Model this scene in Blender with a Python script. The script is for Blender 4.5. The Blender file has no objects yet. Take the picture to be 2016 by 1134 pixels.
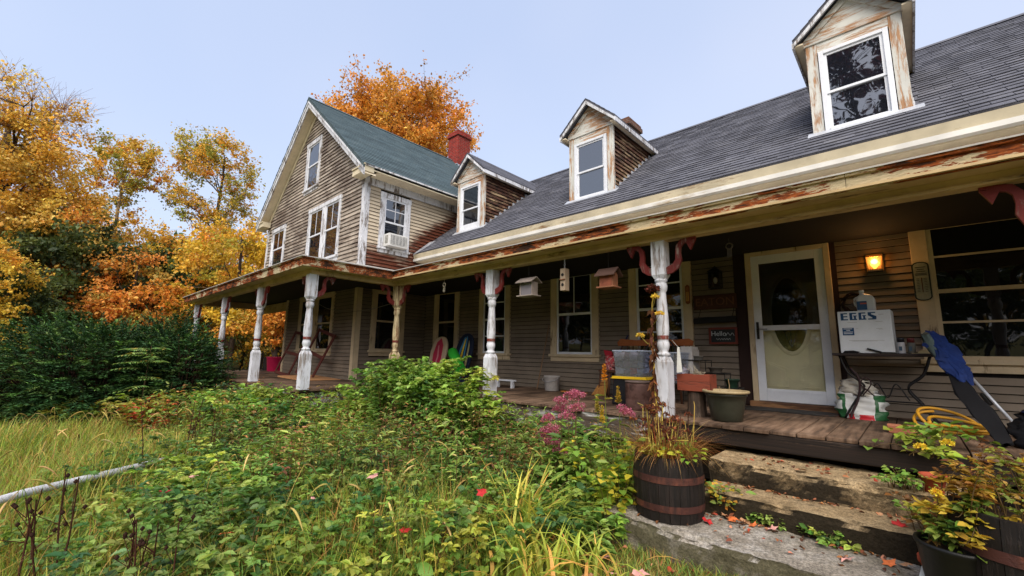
import bpy, math, random
import numpy as np
from mathutils import Vector, Matrix
random.seed(7); rng = np.random.default_rng(7)
scn = bpy.context.scene
col = scn.collection

# ------------------------------------------------------------------ camera
cam_d = bpy.data.cameras.new('camera'); cam = bpy.data.objects.new('camera', cam_d); col.objects.link(cam)
PITCH, YAW, ROLL = .154825, .82207, .017584
a_ = math.pi - YAW
fh = Vector((math.cos(a_), math.sin(a_), 0)); r0 = Vector((math.sin(a_), -math.cos(a_), 0)); zz = Vector((0, 0, 1))
fw = fh * math.cos(PITCH) + zz * math.sin(PITCH); u0_ = -fh * math.sin(PITCH) + zz * math.cos(PITCH)
rt = r0 * math.cos(ROLL) + u0_ * math.sin(ROLL); up = u0_ * math.cos(ROLL) - r0 * math.sin(ROLL)
m = Matrix((rt, up, -fw)).transposed().to_4x4(); m.translation = Vector((0, 0, 1.5)); cam.matrix_world = m
cam_d.sensor_width = 36; cam_d.lens = 841.29 / 2016 * 36; cam_d.clip_end = 2000; cam_d.clip_start = .05
scn.camera = cam
# ------------------------------------------------------------------ sky, sun, exposure
SUN_DIR = Vector((.38, -.56, .74)).normalized()          # towards the bright part of the overcast
SKY_NISHITA, SKY_PALE, SUN_E, EXPO = .028, .255, 1.5, 1.65
w = bpy.data.worlds.new('World'); scn.world = w; w.use_nodes = True
nt = w.node_tree; nt.nodes.clear()
sky = nt.nodes.new('ShaderNodeTexSky'); sky.sky_type = 'NISHITA'; sky.sun_disc = False
sky.sun_elevation = math.asin(SUN_DIR.z); sky.sun_rotation = math.atan2(SUN_DIR.x, SUN_DIR.y)
sky.dust_density = 4; sky.air_density = 1.2
b1 = nt.nodes.new('ShaderNodeBackground'); b1.inputs[1].default_value = SKY_NISHITA; nt.links.new(sky.outputs[0], b1.inputs[0])
b2 = nt.nodes.new('ShaderNodeBackground'); b2.inputs[1].default_value = SKY_PALE
# overcast veil: soft uneven cloud cover over the whole dome
tc = nt.nodes.new('ShaderNodeTexCoord'); nz = nt.nodes.new('ShaderNodeTexNoise'); nz.inputs['Scale'].default_value = 1.3; nz.inputs['Detail'].default_value = 3
nt.links.new(tc.outputs['Generated'], nz.inputs['Vector'])
cr = nt.nodes.new('ShaderNodeValToRGB'); cr.color_ramp.elements[0].position = .3; cr.color_ramp.elements[1].position = .7
cr.color_ramp.elements[0].color = (.58, .67, .90, 1); cr.color_ramp.elements[1].color = (.71, .76, .93, 1)
nt.links.new(nz.outputs[0], cr.inputs[0]); nt.links.new(cr.outputs[0], b2.inputs[0])
ad = nt.nodes.new('ShaderNodeAddShader'); nt.links.new(b1.outputs[0], ad.inputs[0]); nt.links.new(b2.outputs[0], ad.inputs[1])
wo = nt.nodes.new('ShaderNodeOutputWorld'); nt.links.new(ad.outputs[0], wo.inputs[0])
sd = bpy.data.lights.new('sun', 'SUN'); sd.energy = SUN_E; sd.angle = math.radians(54); sd.color = (1, .93, .82)
so = bpy.data.objects.new('sun', sd); col.objects.link(so)
so.rotation_euler = (-SUN_DIR).to_track_quat('-Z', 'Y').to_euler(); so.location = SUN_DIR * 60
vs = scn.view_settings; vs.view_transform = 'Standard'; vs.look = 'None'; vs.gamma = 1; vs.exposure = EXPO; vs.use_curve_mapping = False
scn.cycles.use_denoising = True
scn.cycles.max_bounces = 6; scn.cycles.transparent_max_bounces = 8

# ------------------------------------------------------------------ mesh builder
def npm(name, V, Fs, C=None, smooth=False):
    """mesh from numpy arrays: V (n,3), Fs list of (k,m) index arrays"""
    me = bpy.data.meshes.new(name); V = np.asarray(V, dtype=np.float32)
    me.vertices.add(len(V)); me.vertices.foreach_set('co', V.ravel())
    Fs = [np.asarray(f, dtype=np.int32) for f in Fs if len(f)]
    nl = sum(f.size for f in Fs); npoly = sum(len(f) for f in Fs)
    me.loops.add(nl); me.polygons.add(npoly)
    me.loops.foreach_set('vertex_index', np.concatenate([f.ravel() for f in Fs]))
    tot = np.concatenate([np.full(len(f), f.shape[1], np.int32) for f in Fs])
    st = np.concatenate([[0], np.cumsum(tot)[:-1]]).astype(np.int32)
    me.polygons.foreach_set('loop_start', st)
    if smooth: me.polygons.foreach_set('use_smooth', np.ones(npoly, bool))
    me.update(calc_edges=True); me.validate()
    if C is not None:
        at = me.color_attributes.new('col', 'FLOAT_COLOR', 'POINT')
        at.data.foreach_set('color', np.concatenate([C, np.ones((len(C), 1))], 1).astype(np.float32).ravel())
    return me

class MB:
    def __init__(s): s.v = []; s.f = []
    def add(s, vs, fs):
        o = len(s.v); s.v += [tuple(p) for p in vs]; s.f += [tuple(i + o for i in f) for f in fs]; return s
    def box(s, x0, x1, y0, y1, z0, z1):
        if x0 > x1: x0, x1 = x1, x0
        if y0 > y1: y0, y1 = y1, y0
        if z0 > z1: z0, z1 = z1, z0
        return s.hexa([(x0, y0, z0), (x1, y0, z0), (x1, y1, z0), (x0, y1, z0), (x0, y0, z1), (x1, y0, z1), (x1, y1, z1), (x0, y1, z1)])
    def hexa(s, p): return s.add(p, [(0, 3, 2, 1), (4, 5, 6, 7), (0, 1, 5, 4), (1, 2, 6, 5), (2, 3, 7, 6), (3, 0, 4, 7)])
    def bar(s, a, b, w, h=None, upv=(0, 0, 1)):
        h = h or w; a = Vector(a); b = Vector(b); d = (b - a).normalized(); sx = d.cross(Vector(upv))
        if sx.length < 1e-4: sx = d.cross(Vector((1, 0, 0)))
        sx.normalize(); sy = sx.cross(d).normalized(); sx *= w / 2; sy *= h / 2
        return s.hexa([a - sx - sy, a + sx - sy, a + sx + sy, a - sx + sy, b - sx - sy, b + sx - sy, b + sx + sy, b - sx + sy])
    def prism(s, poly, dvec):
        n = len(poly); d = Vector(dvec); p = [Vector(q) for q in poly]
        return s.add(p + [q + d for q in p], [tuple(range(n))[::-1], tuple(range(n, 2 * n))] + [(i, (i + 1) % n, n + (i + 1) % n, n + i) for i in range(n)])
    def tube(s, pts, r, n=8, cap=True):
        pts = [Vector(p) for p in pts]; rs = r if hasattr(r, '__len__') else [r] * len(pts); rings = []; o = len(s.v)
        ref = Vector((0, 0, 1))
        for i, p in enumerate(pts):
            d = (pts[min(i + 1, len(pts) - 1)] - pts[max(i - 1, 0)]).normalized()
            x = d.cross(ref)
            if x.length < .05: x = d.cross(Vector((1, 0, 0)))
            x.normalize(); y = d.cross(x)
            for k in range(n):
                t = 2 * math.pi * k / n; s.v.append(tuple(p + (x * math.cos(t) + y * math.sin(t)) * rs[i]))
        for i in range(len(pts) - 1):
            for k in range(n): s.f.append((o + i * n + k, o + i * n + (k + 1) % n, o + (i + 1) * n + (k + 1) % n, o + (i + 1) * n + k))
        if cap:
            s.f.append(tuple(o + k for k in range(n))[::-1]); s.f.append(tuple(o + (len(pts) - 1) * n + k for k in range(n)))
        return s
    def lathe(s, prof, n=20, c=(0, 0, 0), rot=0, cap=True, sx=1, sy=1):
        o = len(s.v)
        for r, z in prof:
            for k in range(n):
                t = 2 * math.pi * k / n + rot; s.v.append((c[0] + r * math.cos(t) * sx, c[1] + r * math.sin(t) * sy, c[2] + z))
        for i in range(len(prof) - 1):
            for k in range(n): s.f.append((o + i * n + k, o + i * n + (k + 1) % n, o + (i + 1) * n + (k + 1) % n, o + (i + 1) * n + k))
        if cap:
            s.f.append(tuple(o + k for k in range(n))[::-1]); s.f.append(tuple(o + (len(prof) - 1) * n + k for k in range(n)))
        return s
    def xf(s, M, start=0):
        s.v[start:] = [tuple(M @ Vector(p)) for p in s.v[start:]]; return s
    def mesh(s, name='mesh', smooth=False):
        me = bpy.data.meshes.new(name); me.from_pydata(s.v, [], s.f); me.update()
        if smooth: me.polygons.foreach_set('use_smooth', [True] * len(me.polygons))
        return me

def link(name, me, mat=None, parent=None, bevel=0):
    o = bpy.data.objects.new(name, me); col.objects.link(o)
    if mat is not None and me is not None and not me.materials: me.materials.append(mat)
    if parent is not None:
        o.parent = parent
        if not parent.get('local'):                           # geometry is given in world coordinates
            loc = wloc(parent); o.location = -loc
        else: o['local'] = 1
    if bevel:
        b = o.modifiers.new('bevel', 'BEVEL'); b.width = bevel; b.segments = 2; b.limit_method = 'ANGLE'
    return o
def wloc(o):
    l = Vector((0, 0, 0))
    while o is not None: l += o.location; o = o.parent
    return l
def part(parent, name, mb, mat, smooth=False, bevel=0):
    return link(name, mb.mesh(name, smooth) if isinstance(mb, MB) else mb, mat, parent, bevel)
def tag(o, label, cat, group=None, kind=None):
    if label: o['label'] = label
    if cat: o['category'] = cat
    if group: o['group'] = group
    if kind: o['kind'] = kind
    return o
def thing(name, loc, label, cat, group=None, rot=None, local=False):
    o = bpy.data.objects.new(name, None); col.objects.link(o); o.location = loc; o.empty_display_size = .1
    if rot is not None: o.rotation_euler = rot
    if local or rot is not None: o['local'] = 1
    return tag(o, label, cat, group)
def solo(name, mb, mat, label, cat, group=None, kind=None, smooth=False, bevel=0, base=None):
    """a thing that is one mesh; origin moved to its base"""
    me = mb.mesh(name, smooth) if isinstance(mb, MB) else mb
    n = len(me.vertices); co = np.empty(n * 3, np.float32); me.vertices.foreach_get('co', co); co = co.reshape(-1, 3)
    b = np.array([(co[:, 0].min() + co[:, 0].max()) / 2, (co[:, 1].min() + co[:, 1].max()) / 2, co[:, 2].min()]) if base is None else np.array(base)
    co -= b.astype(np.float32); me.vertices.foreach_set('co', co.ravel()); me.update()
    o = link(name, me, mat, None, bevel); o.location = b.tolist()
    return tag(o, label, cat, group, kind)
def struct(name, mb, mat):
    o = link(name, mb.mesh(name) if isinstance(mb, MB) else mb, mat); o['kind'] = 'structure'; return o

# ------------------------------------------------------------------ materials
def S(r, g, b):
    f = lambda c: (c / 255 / 12.92) if c / 255 <= .04045 else ((c / 255 + .055) / 1.055) ** 2.4
    return (f(r), f(g), f(b))
class NT:
    def __init__(s, name):
        s.m = bpy.data.materials.new(name); s.m.use_nodes = True; s.t = s.m.node_tree; s.t.nodes.clear()
        s.out = s.n('ShaderNodeOutputMaterial'); s.pos = None
    def n(s, t, ins={}, **at):
        x = s.t.nodes.new(t)
        for k, v in at.items(): setattr(x, k, v)
        for k, v in ins.items(): s.set(x, k, v)
        return x
    def set(s, x, k, v):
        i = x.inputs[k]
        if hasattr(v, 'is_linked') or isinstance(v, bpy.types.NodeSocket): s.t.links.new(v, i)
        elif isinstance(v, (tuple, list)) and len(v) == 3 and i.type == 'RGBA': i.default_value = (*v, 1)
        else: i.default_value = v
    def P(s):
        if s.pos is None: s.pos = s.n('ShaderNodeNewGeometry').outputs['Position']
        return s.pos
    def mapv(s, scale): return s.n('ShaderNodeVectorMath', {0: s.P(), 1: scale}, operation='MULTIPLY').outputs[0]
    def noise(s, scale, vec=(1, 1, 1), detail=4, rough=.6):
        return s.n('ShaderNodeTexNoise', {'Vector': s.mapv(vec), 'Scale': scale, 'Detail': detail, 'Roughness': rough}).outputs[0]
    def ramp(s, f, stops, interp='LINEAR'):
        r = s.n('ShaderNodeValToRGB', {0: f}); e = r.color_ramp; e.interpolation = interp
        while len(e.elements) < len(stops): e.elements.new(.5)
        for k, (p, c) in enumerate(stops):
            e.elements[k].position = p; e.elements[k].color = (*c, 1) if len(c) == 3 else c
        return r.outputs[0]
    def math(s, op, a, b=0, c=0, clamp=False): 
        return s.n('ShaderNodeMath', {0: a, 1: b, 2: c}, operation=op, use_clamp=clamp).outputs[0]
    def mix(s, f, a, b): 
        x = s.n('ShaderNodeMix', data_type='RGBA'); s.set(x, 0, f); s.set(x, 6, a); s.set(x, 7, b); return x.outputs[2]
    def mul(s, a, v):
        x = s.n('ShaderNodeMix', data_type='RGBA', blend_type='MULTIPLY'); s.set(x, 0, 1.); s.set(x, 6, a); s.set(x, 7, v); return x.outputs[2]
    def xyz(s): return s.n('ShaderNodeSeparateXYZ', {0: s.P()}).outputs
    def rnd(s, lo, hi):
        """grey factor that differs per object and per loose piece"""
        r = s.n('ShaderNodeObjectInfo').outputs['Random']; g = s.n('ShaderNodeNewGeometry').outputs['Random Per Island']
        v = s.math('FRACT', s.math('ADD', r, g)); v = s.math('MULTIPLY_ADD', v, hi - lo, lo)
        return s.n('ShaderNodeCombineColor', {0: v, 1: v, 2: v}).outputs[0]
    def done(s, colr, rough=.8, spec=.3, bump=None, bdist=.004, bstr=.6, metal=0, **kw):
        b = s.n('ShaderNodeBsdfPrincipled', {'Base Color': colr, 'Roughness': rough, 'Specular IOR Level': spec, 'Metallic': metal, **kw})
        if bump is not None: s.set(b, 'Normal', s.n('ShaderNodeBump', {'Height': bump, 'Distance': bdist, 'Strength': bstr}).outputs[0])
        s.t.links.new(b.outputs[0], s.out.inputs[0]); return s.m

def plain(name, c, rough=.7, var=.18, scale=6, spec=.3, metal=0, bd=.002):
    t = NT(name); n1 = t.noise(scale); n2 = t.noise(scale * 9, detail=2)
    k = t.ramp(n1, [(.25, (1 - var,) * 3), (.75, (1 + var * .6,) * 3)]); k2 = t.ramp(n2, [(.3, (1 - var * .5,) * 3), (.7, (1,) * 3)])
    return t.done(t.mul(t.mul(t.n('ShaderNodeRGB').outputs[0] if 0 else c, k), k2), rough, spec, n2, bd, .4, metal)
def peel(name, paint, bare, bare2, amt=.45, vec=(1, 1, 1), scale=7, dirt=.25, soft=.05, rough=.65, where=None, prnd=(.92, 1.06)):
    """old paint flaking off wood; amt = share of bare wood; where(t) -> socket added to the flaking mask"""
    t = NT(name)
    n1 = t.noise(scale, vec, 8, .68); n2 = t.noise(scale * .22, (1, 1, 1), 3); n3 = t.noise(scale * 6, vec, 3)
    msk = t.math('ADD', t.math('MULTIPLY', n1, .75), t.math('MULTIPLY', n2, .35))
    msk = t.math('MULTIPLY_ADD', t.math('SUBTRACT', n3, .5), .18, msk)
    if where is not None: msk = t.math('ADD', msk, where(t))
    th = .75 - amt * .5
    f = t.ramp(msk, [(max(0, th - soft), (0, 0, 0)), (min(1, th + soft), (1, 1, 1))])
    grain = t.noise(scale * 2.5, (vec[0] * .25 if vec[0] < 1 else vec[0], vec[1], vec[2] * (3 if vec[0] < 1 else .25)), 5)
    wood = t.mix(t.ramp(grain, [(.35, (0, 0, 0)), (.65, (1, 1, 1))]), bare, bare2)
    gr = t.noise(2.3, detail=5); pnt = t.mul(paint, t.ramp(gr, [(.3, (1 - dirt,) * 3), (.65, (1, 1, 1))])); pnt = t.mul(pnt, t.rnd(*prnd))
    hgt = t.math('SUBTRACT', t.math('MULTIPLY', n3, .25), f)
    return t.done(t.mix(f, pnt, wood), rough, .25, hgt, .003, .7)
def leafmat(name, rough=.5, trans=.42, spec=.25, gain=1.):
    t = NT(name); c = t.mul(t.n('ShaderNodeAttribute', attribute_name='col').outputs[0], (gain, gain * .98, gain * .95))
    b = t.n('ShaderNodeBsdfPrincipled', {'Base Color': c, 'Roughness': rough, 'Specular IOR Level': spec})
    tr = t.n('ShaderNodeBsdfTranslucent', {'Color': t.mul(c, (1.25, 1.2, .8))})
    mx = t.n('ShaderNodeMixShader', {0: trans}); t.t.links.new(b.outputs[0], mx.inputs[1]); t.t.links.new(tr.outputs[0], mx.inputs[2])
    t.t.links.new(mx.outputs[0], t.out.inputs[0]); return t.m
def thinglass(name, tint, refl=.12, opac=0., rough=.02):
    t = NT(name); tr = t.n('ShaderNodeBsdfTransparent', {'Color': tint}); gl = t.n('ShaderNodeBsdfGlossy', {'Color': (.9, .93, 1), 'Roughness': rough})
    fr = t.n('ShaderNodeFresnel', {'IOR': 1.5}).outputs[0]; f = t.math('ADD', t.math('MULTIPLY', fr, 1.2), refl - .05, clamp=True)
    m1 = t.n('ShaderNodeMixShader', {0: f}); t.t.links.new(tr.outputs[0], m1.inputs[1]); t.t.links.new(gl.outputs[0], m1.inputs[2])
    if opac:
        d = t.n('ShaderNodeBsdfDiffuse', {'Color': tint}); m2 = t.n('ShaderNodeMixShader', {0: opac})
        t.t.links.new(m1.outputs[0], m2.inputs[1]); t.t.links.new(d.outputs[0], m2.inputs[2]); m1 = m2
    t.t.links.new(m1.outputs[0], t.out.inputs[0]); return t.m

WHITE = S(212, 214, 220); CREAM = S(196, 180, 140); BARE_O = S(150, 92, 52); BARE_B = S(66, 46, 34); GREYW = S(128, 118, 110)
M = {}
M['white'] = peel('old_white_paint', WHITE, GREYW, S(92, 84, 78), .30, (2, 2, .35), 9, .22)
M['white_post'] = peel('flaking_white_post', S(212, 214, 222), S(158, 150, 146), S(108, 98, 92), .30, (2.4, 2.4, .3), 9, .34)
M['tan_post'] = peel('flaking_tan_post', S(212, 196, 156), S(140, 104, 74), S(92, 68, 50), .36, (2.4, 2.4, .3), 8, .3)
M['white_clean'] = plain('white_vinyl', S(214, 217, 224), .45, .10)
M['cream'] = peel('cream_trim_paint', S(198, 172, 128), S(104, 80, 54), S(64, 48, 36), .16, (.35, 2, 2), 6, .35)
M['cream_v'] = peel('cream_casing_paint', S(206, 186, 154), S(110, 88, 62), S(70, 54, 40), .12, (2, 2, .35), 6, .3)
M['eave'] = peel('eave_paint', S(210, 198, 170), S(140, 110, 76), S(120, 90, 60), .14, (.3, 2, 2), 5, .3)
M['crown'] = peel('dull_white_crown', S(206, 204, 198), S(170, 156, 130), S(140, 124, 100), .14, (.3, 2, 2), 5, .25)
M['soffit'] = plain('soffit_paint', S(222, 208, 182), .7, .22, 2)
def rotm():
    t = NT('rotten_fascia'); n = t.noise(4, (.5, 1.2, 2.4), 8, .72); big = t.noise(1.1, (1, 1, .5), 3); fine = t.noise(26, (.35, 2, 2), 5); k = t.math('ADD', t.math('MULTIPLY', n, .6), t.math('MULTIPLY', big, .5))
    k = t.math('MULTIPLY_ADD', t.math('SUBTRACT', fine, .5), .22, k)
    paint = t.mul(S(204, 188, 154), t.ramp(fine, [(.3, (.6,) * 3), (.6, (1, 1, 1))])); wood = t.mix(t.ramp(fine, [(.4, (0, 0, 0)), (.6, (1, 1, 1))]), S(162, 88, 44), S(96, 48, 28)); dark = t.mix(t.ramp(fine, [(.42, (0, 0, 0)), (.55, (1, 1, 1))]), S(24, 17, 13), S(66, 44, 32))
    c = t.mix(t.ramp(k, [(.525, (0, 0, 0)), (.54, (1, 1, 1))]), paint, wood); c = t.mix(t.ramp(k, [(.595, (0, 0, 0)), (.62, (1, 1, 1))]), c, dark)
    return t.done(c, .85, .2, t.math('SUBTRACT', fine, k), .012, .8)
M['rot'] = rotm()
M['dormer'] = peel('dormer_upright_paint', S(200, 200, 194), S(178, 136, 98), S(138, 100, 70), .36, (2.6, 2.6, .28), 8, .18)
M['dormer_h'] = peel('dormer_level_paint', S(200, 200, 194), S(178, 136, 98), S(138, 100, 70), .34, (.3, 2.2, 2.6), 8, .18)
M['dormer_side'] = peel('bare_dormer_siding', S(196, 170, 132), S(92, 58, 42), S(38, 26, 21), .56, (1, .35, 2), 5, .3, .07, prnd=(.7, 1.1))
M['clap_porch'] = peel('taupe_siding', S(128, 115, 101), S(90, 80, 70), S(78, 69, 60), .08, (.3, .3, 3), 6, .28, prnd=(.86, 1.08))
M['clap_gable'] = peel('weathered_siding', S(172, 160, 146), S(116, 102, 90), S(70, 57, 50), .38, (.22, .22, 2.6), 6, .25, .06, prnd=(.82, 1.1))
def rustband(t):
    x, y, z = t.xyz(); roofz = t.math('MULTIPLY_ADD', y, .781, 4.19 - .781 * 6.55 + .55)
    lim = t.math('MAXIMUM', roofz, 4.18); d = t.math('SUBTRACT', lim, z)
    return t.math('MULTIPLY', t.math('MAXIMUM', t.math('MINIMUM', d, .28), -.3), .62)
M['clap_side'] = peel('cream_siding_rusting', S(198, 184, 162), S(112, 58, 36), S(46, 28, 21), .30, (.22, .22, 3.2), 7, .16, .10, where=rustband, prnd=(.84, 1.06))
M['sheath'] = plain('lap_shadow_sheathing', S(22, 18, 16), .95)  # near-black so the slits between clapboards read as lap shadow
M['ceil'] = plain('shade_dark_ceiling', S(28, 25, 22), .9)  # deep porch shade is put into this near-black board colour
M['red'] = peel('red_scroll_paint', S(112, 38, 34), S(72, 44, 38), S(150, 132, 122), .22, (2, 2, .6), 12, .5)
M['band'] = peel('red_brown_band', S(120, 52, 44), S(80, 50, 44), S(150, 140, 132), .3, (1, 1, 1), 14)
def deckmat():
    t = NT('weathered_deck_boards'); n = t.noise(5, (4, .35, 1), 6); n2 = t.noise(1.6, detail=4); n3 = t.noise(18, (3, .3, 1), 4)
    c = t.ramp(n, [(.3, S(74, 60, 50)), (.5, S(120, 96, 78)), (.72, S(150, 126, 106))]); c = t.mul(c, t.ramp(n2, [(.32, S(120, 116, 112)), (.62, (1, 1, 1))])); c = t.mul(c, t.rnd(.7, 1.1))
    return t.done(c, .8, .2, t.math('ADD', n, n3), .006, .7)
M['deck'] = deckmat()
M['rim_dark'] = peel('dark_rotten_rim', S(86, 68, 52), S(40, 30, 24), S(22, 17, 14), .6, (.3, 2, 2), 5, .4)
M['rim_white'] = peel('flaking_rim', S(196, 194, 192), S(96, 84, 74), S(54, 44, 38), .5, (.35, 2, 2), 6, .3)
M['glass'] = None
def winglass(name, base, ior):
    t = NT(name); n = t.noise(1.7, detail=2)
    return t.done(base, .015, .5, n, .05, .06, **{'IOR': ior})
M['glass'] = winglass('dark_window_glass', (.006, .007, .008), 1.55)
M['glass_up'] = winglass('sky_window_glass', (.010, .012, .016), 2.3)
M['glass_d'] = winglass('dormer_window_glass', (.010, .012, .018), 2.6)
def shingle(name, c0, c1, c2):
    t = NT(name); n = t.noise(3.2, detail=5); g = t.noise(160, detail=2); st = t.noise(1.1, (3, .4, .4), 4)
    c = t.ramp(n, [(.3, c0), (.55, c1), (.8, c2)]); c = t.mul(c, t.rnd(.84, 1.12)); c = t.mul(c, t.ramp(g, [(.35, (.72,) * 3), (.65, (1.12,) * 3)])); c = t.mul(c, t.ramp(st, [(.35, (.82,) * 3), (.6, (1, 1, 1))]))
    return t.done(c, .9, .2, g, .004, .8)
M['shingle'] = shingle('slate_grey_shingle', S(84, 85, 94), S(100, 101, 110), S(114, 114, 120))
M['shingle2'] = shingle('green_grey_shingle', S(72, 86, 92), S(84, 100, 106), S(98, 110, 112))
def brickm(name, a, b, mo):
    t = NT(name); x, y, z = t.xyz(); u = t.math('ADD', x, y); v = t.n('ShaderNodeCombineXYZ', {0: u, 1: z, 2: 0.}).outputs[0]
    br = t.n('ShaderNodeTexBrick', {'Vector': v, 'Color1': a, 'Color2': b, 'Mortar': mo, 'Scale': 1., 'Mortar Size': .007, 'Brick Width': .21, 'Row Height': .072})
    n = t.noise(9); c = t.mul(br.outputs[0], t.ramp(n, [(.3, (.7,) * 3), (.7, (1.1,) * 3)]))
    return t.done(c, .9, .2, br.outputs[1], -.01, .8)
M['brick'] = brickm('red_brick', S(150, 48, 38), S(122, 36, 30), S(120, 92, 84)); M['brick2'] = brickm('brown_brick', S(110, 76, 62), S(92, 62, 50), S(130, 118, 108))
M['flash'] = plain('metal_flashing', S(186, 190, 198), .45, .25, 5, .4, .3)
def stonem(name, cs, moss, rgh=1.):
    t = NT(name); n = t.noise(5, detail=8, rough=.7); n2 = t.noise(62, detail=6, rough=.8); n3 = t.noise(1.7, detail=4)
    c = t.ramp(n, [(.28, cs[0]), (.5, cs[1]), (.72, cs[2])]); c = t.mul(c, t.ramp(n2, [(.36, (.32,) * 3), (.60, (1.15,) * 3)]))
    n4 = t.noise(24, detail=8, rough=.85); c = t.mul(c, t.ramp(n4, [(.34, (.5,) * 3), (.5, (.95,) * 3), (.66, (1.3,) * 3)]))
    nr = t.n('ShaderNodeNewGeometry').outputs['Normal']; nz_ = t.n('ShaderNodeSeparateXYZ', {0: nr}).outputs[2]
    side = t.math('SUBTRACT', 1, t.math('ABSOLUTE', nz_)); ms = t.math('ADD', t.math('MULTIPLY', side, .30), n3)     # moss and lichen hold on the faces that stay damp
    c = t.mix(t.ramp(ms, [(.60, (0, 0, 0)), (.76, (1, 1, 1))]), c, t.mul(moss, t.ramp(n2, [(.3, (.35,) * 3), (.7, (1.3,) * 3)])))
    return t.done(c, .95, .15, t.math('ADD', n, t.math('MULTIPLY', n4, .8)), .03 * rgh, 1.)
M['stone'] = stonem('mossy_concrete_step', (S(136, 116, 86), S(184, 158, 120), S(206, 182, 144)), S(56, 48, 36))
M['slab'] = stonem('granite_slab', (S(136, 128, 116), S(176, 166, 152), S(208, 202, 194)), S(112, 106, 84))
M['black'] = plain('black_iron', S(26, 24, 24), .55, .2, 8, .4, .2)
M['blackcloth'] = plain('black_cloth', S(22, 22, 26), .9, .3, 8)
def flat(k, c, rough=.6, var=.15, **kw): M[k] = plain(k, c, rough, var, **kw); return M[k]
# ================================================================== THE HOUSE
Yw, Xm, Yf, DK = 6.9, -9.65, 4.93, .85           # wing wall, main house side wall, main house front wall, deck level
XL, XR = -16.6, 4.2
RX, RZ, EZ, EX = -13.1, 9.32, 6.0, 3.88          # main roof: ridge x, ridge z, eave z, half span
MS = (RZ - EZ) / EX
WS = .781                                         # wing roof slope
wr = lambda y: 4.235 + WS * (y - 6.55)
main = thing('main_house', (RX, 8, 0), 'tall gabled main house with weathered siding and green-grey roof', 'house')
wing = thing('house_wing', (-3, 10, 0), 'long low house wing with dormers and brown-grey shingle roof', 'house')
porch = thing('porch', (-6, 5, 0), 'wraparound front porch with turned posts, plank deck and rotting fascia', 'porch')

class Pl:                                         # a wall plane: u along the wall, d outwards
    def __init__(s, kind, c): s.k, s.c = kind, c
    def p(s, u, d, z): return (u, s.c - d, z) if s.k == 'front' else (s.c + d, u, z)
    def box(s, mb, u0, u1, d0, d1, z0, z1):
        a = s.p(u0, d0, z0); b = s.p(u1, d1, z1); return mb.box(a[0], b[0], a[1], b[1], a[2], b[2])
PW = Pl('front', Yw + .03); PS = Pl('side', Xm - .03); PF = Pl('front', Yf + .03)

def clap(parent, pl, u0, u1, z0, z1, ex, holes, mat, lim=None, maxlen=4.2):
    """lapped boards, every run between openings an object of its own"""
    z = z0; k = 0
    while z < z1 - .02:
        zt = min(z + ex, z1 + .004); a0, a1 = (u0, u1) if lim is None else lim(z)
        b0, b1 = (u0, u1) if lim is None else lim(zt)
        if a1 - a0 > .05:
            cuts = sorted((h[0], h[1]) for h in holes if h[2] < z + ex * .6 and h[3] > z + ex * .4)
            segs = []; s = a0
            for c0, c1 in cuts:
                if c0 > s: segs.append((s, min(c0, a1)))
                s = max(s, c1)
            if s < a1: segs.append((s, a1))
            out = []
            for s0, s1 in segs:
                if s1 - s0 > maxlen:
                    j = s0 + (s1 - s0) * random.uniform(.35, .65); out += [(s0, j - .0015), (j + .0015, s1)]
                else: out.append((s0, s1))
            for s0, s1 in out:
                if s1 - s0 < .02: continue
                t0 = s0 + (b0 - a0 if abs(s0 - a0) < 1e-6 else 0); t1 = s1 + (b1 - a1 if abs(s1 - a1) < 1e-6 else 0)
                if t1 - t0 < .01: t0 = t1 = (t0 + t1) / 2
                j = random.uniform(-.002, .002); dz = random.uniform(-.0025, .0025)
                zl = z + (.011 if ex > .1 else .009)
                mb = MB().hexa([pl.p(s0, .004, zl), pl.p(s1, .004, zl), pl.p(s1, .033 + j, zl + dz), pl.p(s0, .033 + j, zl - dz),
                                pl.p(t0, .002, zt), pl.p(t1, .002, zt), pl.p(t1, .008, zt), pl.p(t0, .008, zt)])
                part(parent, 'clapboard', mb, mat)
        z += ex; k += 1

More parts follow.
